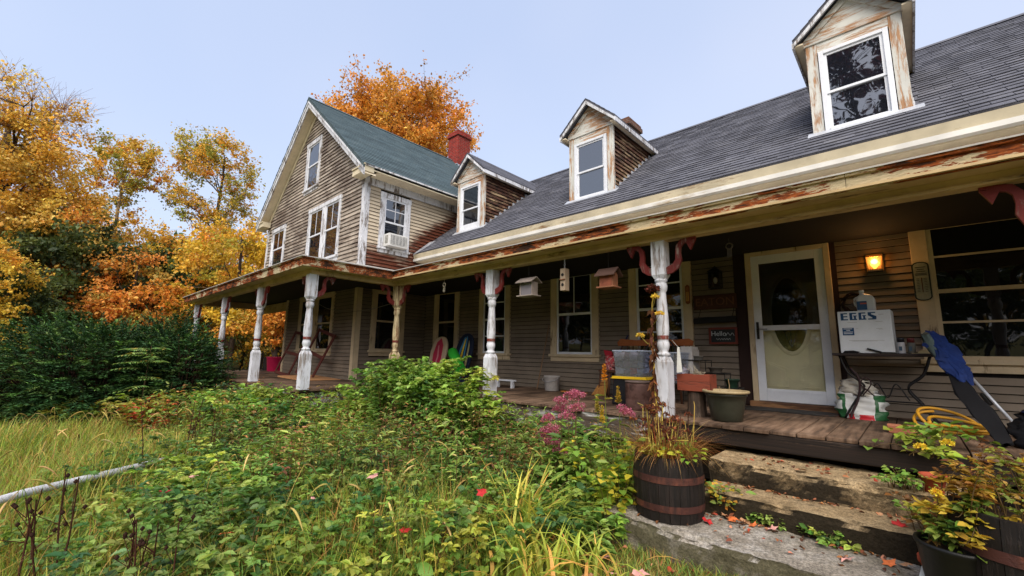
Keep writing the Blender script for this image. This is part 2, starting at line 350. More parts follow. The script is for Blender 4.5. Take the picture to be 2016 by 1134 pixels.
def window(root, pl, u0, u1, z0, z1, mat, gm, cw=.11, rail=.52, bars=(), upv=0, lov=0, sill=True, pane_d=.022, sash_mat=None, head=.0, name='window'):
    """double-hung window: casing, sill, two sashes with panes, glazing bars; bars = heights as fractions of the sash field"""
    B = pl.box; mb = MB()
    B(mb, u0, u0 + cw, .0, .056, z0, z1); B(mb, u1 - cw, u1, .0, .056, z0, z1)
    B(mb, u0 - .012, u1 + .012, .0, .064, z1 - cw, z1 + head)
    wnd = part(root, name, mb, mat, bevel=.004)
    if sill: part(wnd, 'sill', B(B(MB(), u0 - .03, u1 + .03, .0, .085, z0 - .02, z0 + .03), u0, u1, .0, .045, z0 - .11, z0 - .02), mat, bevel=.004)
    sm = sash_mat or mat; a0, a1, b0, b1 = u0 + cw, u1 - cw, z0 + .03, z1 - cw; mz = b0 + (b1 - b0) * rail; fw_ = .042
    for (s0, s1, dd, nm) in ((b0, mz + .02, .026, 'lower_sash'), (mz - .02, b1, .036, 'upper_sash')):
        sb = MB(); B(sb, a0, a0 + fw_, .004, dd, s0, s1); B(sb, a1 - fw_, a1, .004, dd, s0, s1)
        B(sb, a0 + fw_, a1 - fw_, .004, dd, s0, s0 + fw_); B(sb, a0 + fw_, a1 - fw_, .004, dd, s1 - fw_, s1)
        nv = upv if nm == 'upper_sash' else lov
        for q in range(nv):
            uu = a0 + (a1 - a0) * (q + 1) / (nv + 1); B(sb, uu - .009, uu + .009, .004, dd - .006, s0 + fw_, s1 - fw_)
        for f in bars:
            zb = b0 + (b1 - b0) * f
            if s0 + fw_ < zb < s1 - fw_: B(sb, a0 + fw_, a1 - fw_, .004, dd - .005, zb - .012, zb + .012)
        sh = part(wnd, nm, sb, sm)
        part(wnd, 'pane', B(MB(), a0 + fw_ - .004, a1 - fw_ + .004, .002, dd - .012, s0 + fw_ - .004, s1 - fw_ + .004), gm)
    return wnd

# ------------------------------------------------------------------ wing: walls
wall = part(wing, 'wall', MB().box(Xm, -1.67, Yw + .03, Yw + .2, .3, 4.0).box(-.73, XR, Yw + .03, Yw + .2, .3, 4.0).box(-1.67, -.73, Yw + .03, Yw + .2, 3.02, 4.0)
            .box(XR - .15, XR, Yw + .2, 14.1, .3, 4.0).box(Xm, XR, 14.0, 14.15, .3, 4.0), M['sheath'])
HW = [(-9.2, -8.2, 1.4, 3.22), (-7.45, -6.45, 1.4, 3.22), (-5.31, -4.2, 1.4, 3.24), (-3.58, -2.49, 1.4, 3.24), (-1.86, -.62, .0, 3.2), (.1, 1.95, 1.38, 3.25)]
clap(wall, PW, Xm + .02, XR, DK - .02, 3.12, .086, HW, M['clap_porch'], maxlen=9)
window(wing, PW, -9.2, -8.2, 1.5, 3.2, M['cream_v'], M['glass'], rail=.5, cw=.14)
window(wing, PW, -7.45, -6.45, 1.5, 3.2, M['cream_v'], M['glass'], rail=.5, cw=.14, bars=(.25, .75), sash_mat=M['white_clean'])
window(wing, PW, -5.31, -4.2, 1.5, 3.22, M['cream_v'], M['glass'], rail=.5, cw=.14, upv=1, sash_mat=M['white_clean'])
window(wing, PW, -3.58, -2.49, 1.5, 3.22, M['cream_v'], M['glass'], rail=.5, cw=.14, bars=(.25, .77), sash_mat=M['white_clean'])
window(wing, PW, .1, 1.95, 1.5, 3.23, M['cream_v'], M['glass'], cw=.15, rail=.5, bars=(.27, .76), upv=1)
# dark recessed panels either side of the door
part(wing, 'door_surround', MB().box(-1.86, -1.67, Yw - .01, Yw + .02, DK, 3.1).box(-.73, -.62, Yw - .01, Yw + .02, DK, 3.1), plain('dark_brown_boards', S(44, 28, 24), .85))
# front door and storm door
dm = plain('cream_door', S(234, 222, 190), .5, .10)
door = part(wing, 'front_door', MB().box(-1.6, -.8, Yw + .07, Yw + .11, .95, 2.95), dm)
oc = (-1.2, 2.12)
def oval(cx, cz, rx, rz, y, n=28): return [(cx + rx * math.cos(2 * math.pi * k / n), y, cz + rz * math.sin(2 * math.pi * k / n)) for k in range(n)]
ring = MB(); A = oval(*oc, .255, .56, Yw + .055); B_ = oval(*oc, .21, .51, Yw + .055); A2 = oval(*oc, .265, .57, Yw + .071); 
n_ = len(A); ring.add(A + B_ + A2, [(k, (k + 1) % n_, n_ + (k + 1) % n_, n_ + k) for k in range(n_)] + [(2 * n_ + k, 2 * n_ + (k + 1) % n_, (k + 1) % n_, k) for k in range(n_)])
part(door, 'oval_moulding', ring, dm, smooth=True)
part(door, 'oval_glass', MB().add(oval(*oc, .212, .512, Yw + .062), [tuple(range(28))]), winglass('leaded_glass', S(96, 92, 52), 1.5))
came = MB()
for q in (-.11, 0, .11):
    came.tube([(oc[0] + q * math.sin(math.pi * t / 8), Yw + .06, oc[1] - .46 + .92 * t / 8) for t in range(9)], .004, 4)
part(door, 'glass_leading', came, M['black'])
for sx in (-1, 1):
    c = -1.2 + sx * .2; pb = MB()
    for inset, dep in ((0, .062), (.03, .058)):
        poly = [(c - .13 + inset, Yw + dep, 1.12 + inset), (c + .13 - inset, Yw + dep, 1.12 + inset), (c + .13 - inset, Yw + dep, (1.48 if sx > 0 else 1.38) - inset), (c - .13 + inset, Yw + dep, (1.38 if sx > 0 else 1.48) - inset)]
        pb.prism(poly, (0, .012, 0))
    part(door, 'raised_panel', pb, dm, bevel=.004)
sd_ = MB().box(-1.62, -1.52, Yw - .03, Yw + .0, .93, 2.98).box(-.85, -.75, Yw - .03, Yw + .0, .93, 2.98).box(-1.52, -.85, Yw - .03, Yw, .93, 1.10).box(-1.52, -.85, Yw - .03, Yw, 2.86, 2.98).box(-1.52, -.85, Yw - .03, Yw, 1.90, 1.97)
storm = part(wing, 'storm_door', sd_, M['white_clean'], bevel=.005)
part(storm, 'lower_pane', MB().box(-1.523, -.847, Yw - .017, Yw - .012, 1.095, 1.905), thinglass('storm_glass', (.93, .94, .92), .05))
part(storm, 'screen', MB().box(-1.523, -.847, Yw - .017, Yw - .012, 1.965, 2.865), thinglass('insect_screen', (.5, .5, .51), .03))
part(storm, 'handle', MB().box(-1.592, -1.562, Yw - .055, Yw - .03, 1.78, 2.02).tube([(-1.577, Yw - .05, 1.93), (-1.577, Yw - .08, 1.92), (-1.45, Yw - .085, 1.915)], .006, 6), M['black'], bevel=.004)
part(storm, 'bottom_sweep', MB().box(-1.51, -.86, Yw - .036, Yw - .031, 1.055, 1.075), M['white_clean'])
part(wing, 'door_frame', MB().box(-1.69, -1.622, Yw - .045, Yw + .05, DK + .07, 3.04).box(-.748, -.68, Yw - .045, Yw + .05, DK + .07, 3.04).box(-1.622, -.748, Yw - .045, Yw + .05, 2.982, 3.04), M['cream_v'], bevel=.005)
part(wing, 'threshold', MB().box(-1.72, -.65, Yw - .13, Yw + .06, DK - .01, DK + .075), peel('worn_threshold', S(150, 110, 76), S(92, 62, 42), S(60, 42, 32), .5, (.3, 2, 2), 5), bevel=.006)
# ------------------------------------------------------------------ wing: eaves
part(wing, 'fascia', MB().hexa([(Xm + .02, 6.455, 3.995), (XR + .2, 6.455, 3.995), (XR + .2, 6.50, 3.995), (Xm + .02, 6.50, 3.995), (Xm + .02, 6.425, 4.115), (XR + .2, 6.425, 4.115), (XR + .2, 6.50, 4.115), (Xm + .02, 6.50, 4.115)]), M['eave'])
part(wing, 'crown_moulding', MB().hexa([(Xm + .02, 6.428, 3.93), (XR + .2, 6.428, 3.93), (XR + .2, 6.53, 3.93), (Xm + .02, 6.53, 3.93), (Xm + .02, 6.43, 3.993), (XR + .2, 6.43, 3.993), (XR + .2, 6.53, 3.993), (Xm + .02, 6.53, 3.993)]), M['crown'])
part(wing, 'soffit', MB().box(Xm + .02, XR + .2, 6.532, 6.93, 3.915, 3.945), M['soffit'])
part(wing, 'frieze', MB().box(Xm + .02, XR + .2, 6.84, 6.925, 3.55, 3.913), M['eave'])
# ------------------------------------------------------------------ wing: roof
th = math.atan(WS); cs, sn = math.cos(th), math.sin(th)
E0 = (6.44, wr(6.44)); RY = 10.5; RZW = wr(RY)
rp = lambda y, off: (y - sn * off, wr(y) + cs * off)
def slab_y(mb, x0, x1, y0, y1, t):
    q = [rp(y0, -t), rp(y1, -t), rp(y1, 0), rp(y0, 0)]
    return mb.prism([(x0, a, b) for a, b in q], (x1 - x0, 0, 0))
roof = part(wing, 'roof', slab_y(MB(), Xm + .01, XR + .3, 6.42, RY, .022).prism([(Xm + .01, 14.6, 4.06), (Xm + .01, 14.6, 4.13), (Xm + .01, RY + .002, RZW), (Xm + .01, RY + .002, RZW - .08)], (XR + .29 - Xm, 0, 0)), M['shingle'])
L = (RY - 6.42) / cs; ex = .14; nc = int(L / ex); tabs = []
DORM = [(-8.2, 'left'), (-4.5, 'mid'), (-.22, 'right')]
unit = MB().hexa([(0, 0, .004), (.325, 0, .004), (.325, .137, .0), (0, .137, .0), (0, 0, .014), (.325, 0, .014), (.325, .137, .004), (0, .137, .004)])
for i in range(nc + 1):
    s = i * ex; off = (i % 2) * .165 + random.uniform(-.02, .02); x = Xm + .03 - off
    while x < XR + .2:
        y = 6.42 + s * cs; inside = any(abs(x + .16 - dx) < .46 and 7.25 < y + .05 < 9.3 for dx, _ in DORM)
        if not inside and x > Xm - .01: tabs.append((x, s))
        x += .3335
def tabM(x, s): 
    y = 6.42 + s * cs; Mx = Matrix(((1, 0, 0, x), (0, cs, -sn, y), (0, sn, cs, wr(y) + .002), (0, 0, 0, 1)))
    return Mx @ Matrix.Translation((0, random.uniform(-.004, .004), 0)) @ Matrix.Rotation(random.uniform(-.01, .01), 4, 'Z') @ Matrix.Rotation(-max(0, random.gauss(.02, .03)), 4, 'X')
camp = Vector((0, 0, 1.5))
def shown(t):
    p = tabM(*t).translation; d = p - camp; return -(fw.dot(d)) if (p.x < 1.9 and fw.dot(d) > 0) else -99
tabs.sort(key=lambda t: -shown(t))
tabme = unit.mesh('shingle'); tabme.materials.append(M['shingle']); big = MB()
for k, t in enumerate(tabs):
    Mx = tabM(*t)
    if k < 290:
        o = bpy.data.objects.new('shingle', tabme); col.objects.link(o); o.parent = roof; o.matrix_local = Mx
    else:
        st = len(big.v); big.hexa(unit.v); big.xf(Mx, st)
tag(part(roof, 'shingle_courses', big, M['shingle']), None, None, kind='stuff')
part(roof, 'ridge_cap', MB().prism([(Xm, RY - .13, RZW - .07), (Xm, RY, RZW + .035), (Xm, RY + .13, RZW - .07), (Xm, RY, RZW - .01)], (XR - Xm + .3, 0, 0)), M['shingle'])
part(wing, 'wall_flashing', MB().hexa([(Xm + .02, 6.42, 4.10), (Xm + .28, 6.40, 4.14), (Xm + .28, 6.95, 4.55), (Xm + .02, 6.95, 4.55), (Xm + .02, 6.42, 4.14), (Xm + .28, 6.40, 4.16), (Xm + .28, 6.95, 4.565), (Xm + .02, 6.95, 4.58)]), M['flash'])
ch = part(wing, 'chimney', MB().box(-5.75, -5.15, 10.15, 10.85, 6.6, 7.85), M['brick2'])
part(ch, 'chimney_cap', MB().box(-5.80, -5.10, 10.1, 10.9, 7.85, 7.97).box(-5.77, -5.13, 10.13, 10.87, 7.97, 8.06), M['brick2'])
# ------------------------------------------------------------------ dormers
for dx, nm in DORM:
    hw = .53; y0 = 7.15; zb = wr(7.15) - .05; zt = 6.10; az = 6.80; ds = (az - 6.2) / .64
    core = MB().prism([(dx - hw + .03, y0 + .05, zb - .3), (dx + hw - .03, y0 + .05, zb - .3), (dx + hw - .03, y0 + .05, zt + .1), (dx, y0 + .05, az - .12), (dx - hw + .03, y0 + .05, zt + .1)], (0, 2.6, 0))
    d = part(wing, 'dormer', core, M['sheath'])
    F = Pl('front', y0 + .05)
    fm = M['dormer']
    part(d, 'corner_board', MB().box(dx - hw, dx - hw + .135, y0, y0 + .06, zb, zt), fm, bevel=.004)
    part(d, 'corner_board', MB().box(dx + hw - .135, dx + hw, y0, y0 + .06, zb, zt), fm, bevel=.004)
    part(d, 'head_board', MB().box(dx - hw + .136, dx + hw - .136, y0 + .004, y0 + .06, 5.95, zt), M['dormer_h'])
    part(d, 'lintel', MB().box(dx - hw - .01, dx + hw + .01, y0 - .018, y0 + .06, zt + .001, zt + .09), M['dormer_h'], bevel=.004)
    ped = part(d, 'pediment', MB().prism([(dx - hw, y0 + .012, zt + .092), (dx + hw, y0 + .012, zt + .092), (dx, y0 + .012, az - .10)], (0, .05, 0)), M['dormer_h'])
    # window
    zw0, zw1 = zb + .02, 5.945; hwW = .385
    wf = MB(); F.box(wf, dx - hwW, dx - hwW + .06, .0, .075, zw0, zw1); F.box(wf, dx + hwW - .06, dx + hwW, .0, .075, zw0, zw1); F.box(wf, dx - hwW + .06, dx + hwW - .06, .0, .075, zw1 - .05, zw1); F.box(wf, dx - hwW + .06, dx + hwW - .06, .0, .09, zw0, zw0 + .06)
    part(d, 'window_frame', wf, M['white_clean'], bevel=.004)
    a0, a1, b0, b1 = dx - hwW + .06, dx + hwW - .06, zw0 + .06, zw1 - .05; mz = b0 + (b1 - b0) * .48
    for s0, s1, dd, sn_ in ((b0, mz + .02, .035, 'lower_sash'), (mz - .02, b1, .052, 'upper_sash')):
        sb = MB(); F.box(sb, a0, a0 + .035, .004, dd, s0, s1); F.box(sb, a1 - .035, a1, .004, dd, s0, s1); F.box(sb, a0 + .035, a1 - .035, .004, dd, s0, s0 + .035); F.box(sb, a0 + .035, a1 - .035, .004, dd, s1 - .035, s1)
        part(d, sn_, sb, M['white_clean']); part(d, 'pane', F.box(MB(), a0 + .03, a1 - .03, .002, dd - .014, s0 + .03, s1 - .03), M['glass_d'])
    if nm == 'left': part(d, 'window_shade', F.box(MB(), a0 + .036, a1 - .036, .022, .0225, b0 + .035, b0 + .16), M['white_clean'])
    # side siding
    for sx in (-1, 1):
        pl = Pl('side', dx + sx * (hw - .03) )
        if sx < 0: pl.p = lambda u, dd, z, c=dx - hw + .03: (c - dd, u, z)
        yr = lambda z: 6.55 + (z - 4.19) / WS
        clap(d, pl, y0 + .06, 9, zb + .02, zt + .02, .088, [], M['dormer_side'], lim=lambda z: (y0 + .062, max(y0 + .07, yr(z) - .02)))
    part(d, 'side_frieze', MB().box(dx + hw - .03, dx + hw + .012, y0 + .062, 8.95, zt + .0, zt + .09), M['white'])
    # roof of the dormer
    yb = lambda z: 6.55 + (z - 4.19) / WS + .05
    for sx in (-1, 1):
        ez = 6.17; eo = .66
        p = [(dx, y0 - .16, az), (dx + sx * eo, y0 - .16, az - eo * ds), (dx + sx * eo, yb(az - eo * ds), az - eo * ds), (dx, yb(az), az)]
        q = [(a, b, c - .045) for a, b, c in p]
        rs = part(d, 'roof_slope', MB().hexa(q + p), M['shingle'])
        # shingle courses on the little slope
        e = MB(); 
        for k in range(6):
            f0 = k / 6; f1 = (k + 1) / 6 + .02
            za, zb_ = az - eo * ds * (1 - f0), az - eo * ds * (1 - min(f1, 1)); xa, xb = dx + sx * eo * (1 - f0), dx + sx * eo * (1 - min(f1, 1))
            e.hexa([(xa, y0 - .17, za), (xb, y0 - .17, zb_), (xb, yb(zb_), zb_), (xa, yb(za), za), (xa + sx * .004, y0 - .17, za + .014), (xb, y0 - .17, zb_ + .004), (xb, yb(zb_), zb_ + .004), (xa + sx * .004, yb(za), za + .014)])
        tag(part(d, 'roof_courses', e, M['shingle']), None, None, kind='stuff')
        # rake boards and eave edge
        part(d, 'rake_board', MB().prism([(dx, y0 - .165, az - .047), (dx + sx * eo, y0 - .165, az - eo * ds - .047), (dx + sx * eo, y0 - .165, az - eo * ds - .105), (dx, y0 - .165, az - .125)], (0, .03, 0)), M['white'])
        part(d, 'inner_rake', MB().prism([(dx, y0 - .02, az - .09), (dx + sx * (hw + .02), y0 - .02, az - .09 - (hw + .02) * ds), (dx + sx * (hw + .02), y0 - .02, az - .20 - (hw + .02) * ds), (dx, y0 - .02, az - .21)], (0, .031, 0)), M['dormer_h'])
        part(d, 'eave_board', MB().box(dx + sx * (eo - .015), dx + sx * (eo + .012), y0 - .16, yb(6.1) , az - eo * ds - .115, az - eo * ds - .03), M['white'])
        part(d, 'eave_soffit', MB().box(dx + sx * (hw + .012), dx + sx * (eo - .016), y0 - .12, yb(6.1), az - eo * ds - .085, az - eo * ds - .06), M['soffit'])
    fl = MB().hexa([(dx - hw - .06, 7.05, wr(7.05) + .014), (dx + hw + .1, 7.06, wr(7.06) + .014), (dx + hw + .1, 7.16, wr(7.16) + .02), (dx - hw - .06, 7.16, wr(7.16) + .02), (dx - hw - .06, 7.05, wr(7.05) + .019), (dx + hw + .1, 7.06, wr(7.06) + .02), (dx + hw + .1, 7.16, wr(7.16) + .03), (dx - hw - .06, 7.16, wr(7.16) + .03)])
    part(d, 'apron_flashing', fl, M['flash'])
    stp = MB()
    for k in range(11):
        yy = 7.2 + k * .17; stp.box(dx + hw - .005, dx + hw + .02, yy, yy + .10, wr(yy + .04) - .03, wr(yy + .04) + .045)
    tag(part(d, 'step_flashing', stp, M['flash']), None, None, kind='stuff')

# ------------------------------------------------------------------ main house walls
Hm = 5.86
fwall = part(main, 'front_wall', MB().prism([(XL, Yf + .03, 3.0), (Xm - .03, Yf + .03, 3.0), (Xm - .03, Yf + .03, Hm), (RX, Yf + .03, RZ - .12), (XL, Yf + .03, Hm)], (0, .15, 0)).box(-14.1, Xm - .03, Yf + .03, Yf + .18, .3, 3.0), M['sheath'])
swall = part(main, 'side_wall', MB().box(Xm - .18, Xm - .03, Yf + .18, 12.4, .3, Hm), M['sheath'])
part(main, 'far_walls', MB().box(XL, XL + .15, Yf + .18, 12.4, 3.0, Hm).box(XL, Xm, 12.4, 12.55, .3, Hm).box(-14.1, -13.95, Yf + .18, 7.6, .3, 3.0).box(XL, -14.1, 7.6, 7.75, .3, 3.0), M['clap_gable'])
glim = lambda z: (max(XL + .1, RX - (RZ - .14 - z) / MS), min(Xm - .1, RX + (RZ - .14 - z) / MS))
HG = [(-16.1, -14.85, 4.2, 5.68), (-13.0, -10.9, 4.0, 5.72), (-13.6, -12.55, 6.4, 8.04)]
clap(fwall, PF, XL, Xm, 3.55, 9.0, .108, HG, M['clap_gable'], lim=glim, maxlen=9)
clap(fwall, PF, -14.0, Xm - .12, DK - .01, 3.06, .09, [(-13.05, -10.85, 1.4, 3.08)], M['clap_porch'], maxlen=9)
HS = [(5.37, 6.27, 4.0, 5.62), (5.33, 6.27, 1.42, 3.12)]
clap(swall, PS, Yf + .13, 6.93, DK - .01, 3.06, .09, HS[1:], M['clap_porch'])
clap(swall, PS, Yf + .13, 9.2, 3.45, 5.68, .092, HS[:1], M['clap_side'], lim=lambda z: (Yf + .13, max(6.9, min(9.2, 6.55 + (z - 4.19) / WS + .25))), maxlen=9)
# corner boards
part(main, 'corner_board', MB().box(Xm - .12, Xm + .012, Yf - .012, Yf + .028, DK, 3.05).box(Xm - .03, Xm + .012, Yf + .029, Yf + .13, DK, 3.05), M['cream_v'], bevel=.004)
part(main, 'corner_board', MB().box(Xm - .13, Xm + .014, Yf - .014, Yf + .028, 3.3, 5.68).box(Xm - .03, Xm + .014, Yf + .029, Yf + .14, 3.3, 5.68), M['white'], bevel=.004)
part(main, 'corner_board', MB().box(XL - .01, XL + .12, Yf - .014, Yf + .028, 3.3, 5.75), M['white'], bevel=.004)
part(main, 'corner_board', MB().box(-14.12, -14.0, Yf - .012, Yf + .028, DK, 3.05), M['cream_v'], bevel=.004)
part(main, 'frieze', MB().box(Xm - .03, Xm + .016, Yf - .014, 12.3, 5.682, 5.89), M['white'])
# windows
window(main, PF, -16.1, -14.85, 4.2, 5.66, M['white'], M['glass_up'], upv=1, sash_mat=M['white_clean'], cw=.13)
window(main, PF, -13.0, -11.93, 4.0, 5.7, M['white'], M['glass_up'], upv=1, sash_mat=M['white_clean'])
window(main, PF, -11.97 + .0455, -10.9, 4.0, 5.7, M['white'], M['glass_up'], upv=1, sash_mat=M['white_clean'])
window(main, PF, -13.6, -12.55, 6.42, 8.02, M['white'], M['glass_up'], sash_mat=M['white_clean'], cw=.13)
window(main, PF, -13.05, -11.96, 1.5, 3.06, M['cream_v'], M['glass'], rail=.5)
window(main, PF, -11.94, -10.85, 1.5, 3.06, M['cream_v'], M['glass'], rail=.5)
window(main, PS, 5.33, 6.27, 1.52, 3.1, M['cream_v'], M['glass'], rail=.5)
wac = window(main, PS, 5.37, 6.27, 4.12, 5.6, M['white'], M['glass_up'], upv=1, bars=(.77,), rail=.52, sash_mat=M['white_clean'], cw=.13)
# ------------------------------------------------------------------ main roof
RY0, RY1 = 4.62, 12.8
nrm = math.hypot(1, MS); t_ = .09
for sx in (-1, 1):
    p = [(RX, RZ), (RX + sx * EX, EZ), (RX + sx * EX, EZ - .10), (RX, RZ - .12)]
    rf = part(main, 'roof', MB().prism([(a, RY0, b) for a, b in p], (0, RY1 - RY0, 0)), M['shingle2'])
    e = MB(); nco = 34
    for k in range(nco):
        f0 = k / nco; f1 = min(1, (k + 1.12) / nco); a, b, c, d_ = RX + sx * EX * (1 - f0), EZ + (RZ - EZ) * f0, RX + sx * EX * (1 - f1), EZ + (RZ - EZ) * f1
        yy = RY0 - .012 + random.uniform(-.006, .006); seg = (RY1 - yy) / 3; cuts = [yy, yy + seg * random.uniform(.7, 1.2), yy + seg * random.uniform(1.7, 2.2), RY1]
        for q in range(3):
            e.hexa([(a, cuts[q] + .003, b), (c, cuts[q] + .003, d_), (c, cuts[q + 1], d_), (a, cuts[q + 1], b), (a + sx * .006, cuts[q] + .003, b + .017), (c, cuts[q] + .003, d_ + .004), (c, cuts[q + 1], d_ + .004), (a + sx * .006, cuts[q + 1], b + .017)])
    tag(part(rf, 'shingle_courses', e, M['shingle2']), None, None, kind='stuff')
    # rake: outer board, soffit, inner board on the wall
    def rk(o0, o1, y, dy, ext=EX + .0):
        return MB().prism([(RX, y, RZ - o0), (RX + sx * ext, y, RZ - o0 - ext * MS), (RX + sx * ext, y, RZ - o1 - ext * MS), (RX, y, RZ - o1)], (0, dy, 0))
    part(main, 'rake_board', rk(.122, .30, RY0 + .015, .035), M['white'])
    part(main, 'rake_moulding', rk(.10, .165, RY0 - .01, .025), M['white'])
    part(main, 'rake_soffit', rk(.225, .25, RY0 + .05, .295), M['soffit'])
    part(main, 'inner_rake_board', rk(.252, .44, Yf - .016, .03, 3.5), M['eave'])
    # eaves
    ex_ = RX + sx * EX
    part(main, 'eave_fascia', MB().box(ex_ - sx * .035, ex_, RY0 + .052, RY1, EZ - .13, EZ - .005), M['eave'])
    part(main, 'eave_crown', MB().box(ex_ - sx * .03, ex_ + sx * .03, RY0 + .052, RY1, EZ - .05, EZ - .012), M['white'])
    part(main, 'eave_soffit', MB().box(ex_ - sx * .036, RX + sx * 3.45, Yf + .1, RY1, EZ - .13, EZ - .108), M['soffit'])
    part(main, 'cornice_return', MB().box(ex_ + sx * .002, ex_ - sx * .62, RY0 + .04, Yf - .018, EZ - .19, EZ - .045).box(ex_ + sx * .03, ex_ - sx * .62, RY0 + .012, Yf - .018, EZ - .045, EZ - .01), M['eave'], bevel=.006)
part(main, 'ridge_cap', MB().prism([(RX - .12, RY0 - .01, RZ - .06), (RX, RY0 - .01, RZ + .04), (RX + .12, RY0 - .01, RZ - .06), (RX, RY0 - .01, RZ - .02)], (0, RY1 - RY0, 0)), M['shingle2'])
ch = part(main, 'chimney', MB().box(-13.3, -12.7, 10.3, 10.95, 8.4, 10.3), M['brick'])
part(ch, 'chimney_cap', MB().box(-13.35, -12.65, 10.25, 11.0, 10.3, 10.42).box(-13.31, -12.69, 10.29, 10.96, 10.42, 10.52), M['brick'])
part(ch, 'chimney_flashing', MB().box(-13.34, -12.66, 10.26, 10.30, 8.6, 9.05).box(-12.70, -12.66, 10.26, 11.0, 8.75, 9.02), M['flash'])
# window air conditioner: a thing of its own
ac = thing('air_conditioner', (Xm, 5.82, 4.17), 'white window air conditioner in the upper side window of the main house', 'air conditioner')
ax0, ax1, ay0, ay1, az0, az1 = Xm + .0, Xm + .24, 5.54, 6.10, 4.17, 4.50
acm = plain('ac_casing', S(206, 206, 204), .5, .12)
part(ac, 'casing', MB().box(ax0, ax1, ay0, ay1, az0, az1), acm, bevel=.012)
part(ac, 'grille_recess', MB().box(ax1 - .002, ax1 + .003, ay0 + .05, ay1 - .04, az0 + .05, az1 - .04), plain('ac_dark', S(58, 60, 62), .8))
for k in range(8): part(ac, 'louvre', MB().box(ax1 + .001, ax1 + .012, ay0 + .05, ay1 - .04, az0 + .055 + k * .03, az0 + .068 + k * .03), acm)
for k in range(5): part(ac, 'grille_rib', MB().box(ax1 + .002, ax1 + .010, ay0 + .08 + k * .1, ay0 + .09 + k * .1, az0 + .05, az1 - .04), acm)
sv = MB()
for k in range(6): sv.box(ax0 + .06, ax0 + .19, ay0 - .004, ay0 + .001, az0 + .08 + k * .035, az0 + .095 + k * .035)
part(ac, 'side_vent', sv, plain('ac_vent', S(90, 84, 60), .8))
part(ac, 'side_curtain', MB().box(Xm + .0, Xm + .012, 5.51, 5.54, 4.17, 4.50).box(Xm + .0, Xm + .012, 6.10, 6.13, 4.17, 4.50), acm)

# ------------------------------------------------------------------ porch
Yp, Xc = 4.8, -7.68                       # wing post line, corner post line
Yq = 3.07; XG = -16.2
zt0 = 2.85
# beams
part(porch, 'beam', MB().box(Xc - .06, XR, Yp - .06, Yp + .06, zt0, zt0 + .19), M['cream'], bevel=.004)
part(porch, 'beam', MB().box(Xc - .058, Xc + .062, Yq - .06, Yp - .062, zt0, zt0 + .188), M['cream'], bevel=.004)
part(porch, 'beam', MB().box(XG, Xc - .06, Yq - .06, Yq + .06, zt0, zt0 + .19), M['cream'], bevel=.004)
part(porch, 'beam', MB().box(XG, XG + .12, Yq + .061, 4.95, zt0, zt0 + .19), M['cream'])
part(porch, 'beam', MB().box(XL + .02, -14.12, Yf, Yf + .02, 2.72, 3.0), M['cream'])
part(porch, 'bead_moulding', MB().box(Xc + .07, XR, Yp - .078, Yp - .061, zt0 + .002, zt0 + .03), M['cream'])
# eave edge of the porch roof: soffit, rotting fascia in lengths, drip edge
ze = 2.93
def run(a, b, nrmv, lengths):
    a = Vector(a); b = Vector(b); d = (b - a); Lr = d.length; d.normalize(); n = Vector(nrmv); s = 0; k = 0
    while s < Lr - .01:
        l = min(lengths[k % len(lengths)], Lr - s); p = a + d * s; q = a + d * (s + l - .004)
        j = random.uniform(-.006, .006); off = n * j
        part(porch, 'fascia_board', MB().hexa([p + off, q + off, q + off - n * .028, p + off - n * .028, *[v + Vector((0, 0, .125)) + n * .012 for v in (p + off, q + off, q + off - n * .028, p + off - n * .028)]]), M['rot'])
        part(porch, 'edge_moulding', MB().hexa([v + Vector((0, 0, .127)) + n * e_ for v, e_ in ((p, .035), (q, .035), (q, -.03), (p, -.03))] + [v + Vector((0, 0, .165)) + n * e_ for v, e_ in ((p, .05), (q, .05), (q, -.03), (p, -.03))]), M['rot'])
        s += l; k += 1
run((Xc + .30, Yp - .3, ze), (XR, Yp - .3, ze), (0, -1, 0), (2.4, 1.6, 3.1, 1.9))
run((Xc + .30, Yq - .3, ze), (Xc + .30, Yp - .302, ze), (1, 0, 0), (1.8,))
run((XG - .3, Yq - .3, ze), (Xc + .298, Yq - .3, ze), (0, -1, 0), (3.2, 2.2, 2.7))
part(porch, 'eave_soffit', MB().box(Xc + .30, XR, Yp - .33, Yp - .062, ze + .008, ze + .03), M['cream'])
part(porch, 'eave_soffit', MB().box(Xc + .064, Xc + .27, Yq - .06, Yp - .064, ze + .006, ze + .028), M['cream'])
part(porch, 'eave_soffit', MB().box(XG - .3, Xc + .27, Yq - .27, Yq - .062, ze + .008, ze + .03), M['cream'])
# roof planes
def sheet(pts, t=.014): return MB().prism([Vector(p) for p in pts], (0, 0, t))
z1, z2 = 3.078, 3.60; xo, yo = Xc + .355, Yq - .355; yw = Yp - .355
bounce_roof_ = plain('bounce_pale_roof', S(176, 172, 166), .9, .25, 2)  # unseen roof top, coloured pale to bounce light up onto the wing soffit
for nm_, pts in (('a', [(xo, yw, z1), (XR, yw, z1), (XR, Yw + .02, z2), (Xm, Yw + .02, z2)]), ('b', [(xo, yo, z1), (xo, yw, z1), (Xm, Yw + .02, z2), (Xm, Yf, z2)]), ('c', [(XG - .36, yo, z1), (xo, yo, z1), (Xm, Yf, z2), (XL, Yf, z2)])):
    part(porch, 'roof_sheet', sheet(pts), bounce_roof_)
# ceiling
part(porch, 'ceiling', MB().box(Xm, XR, Yp - .0, Yw + .03, 3.042, 3.07).box(XG, Xc, Yq + .0, Yp - .002, 3.042, 3.07).box(XG, Xm, Yp - .001, Yf + .02, 3.042, 3.07).box(XL, -14.1, Yf + .02, 7.6, 3.01, 3.04), M['ceil'])
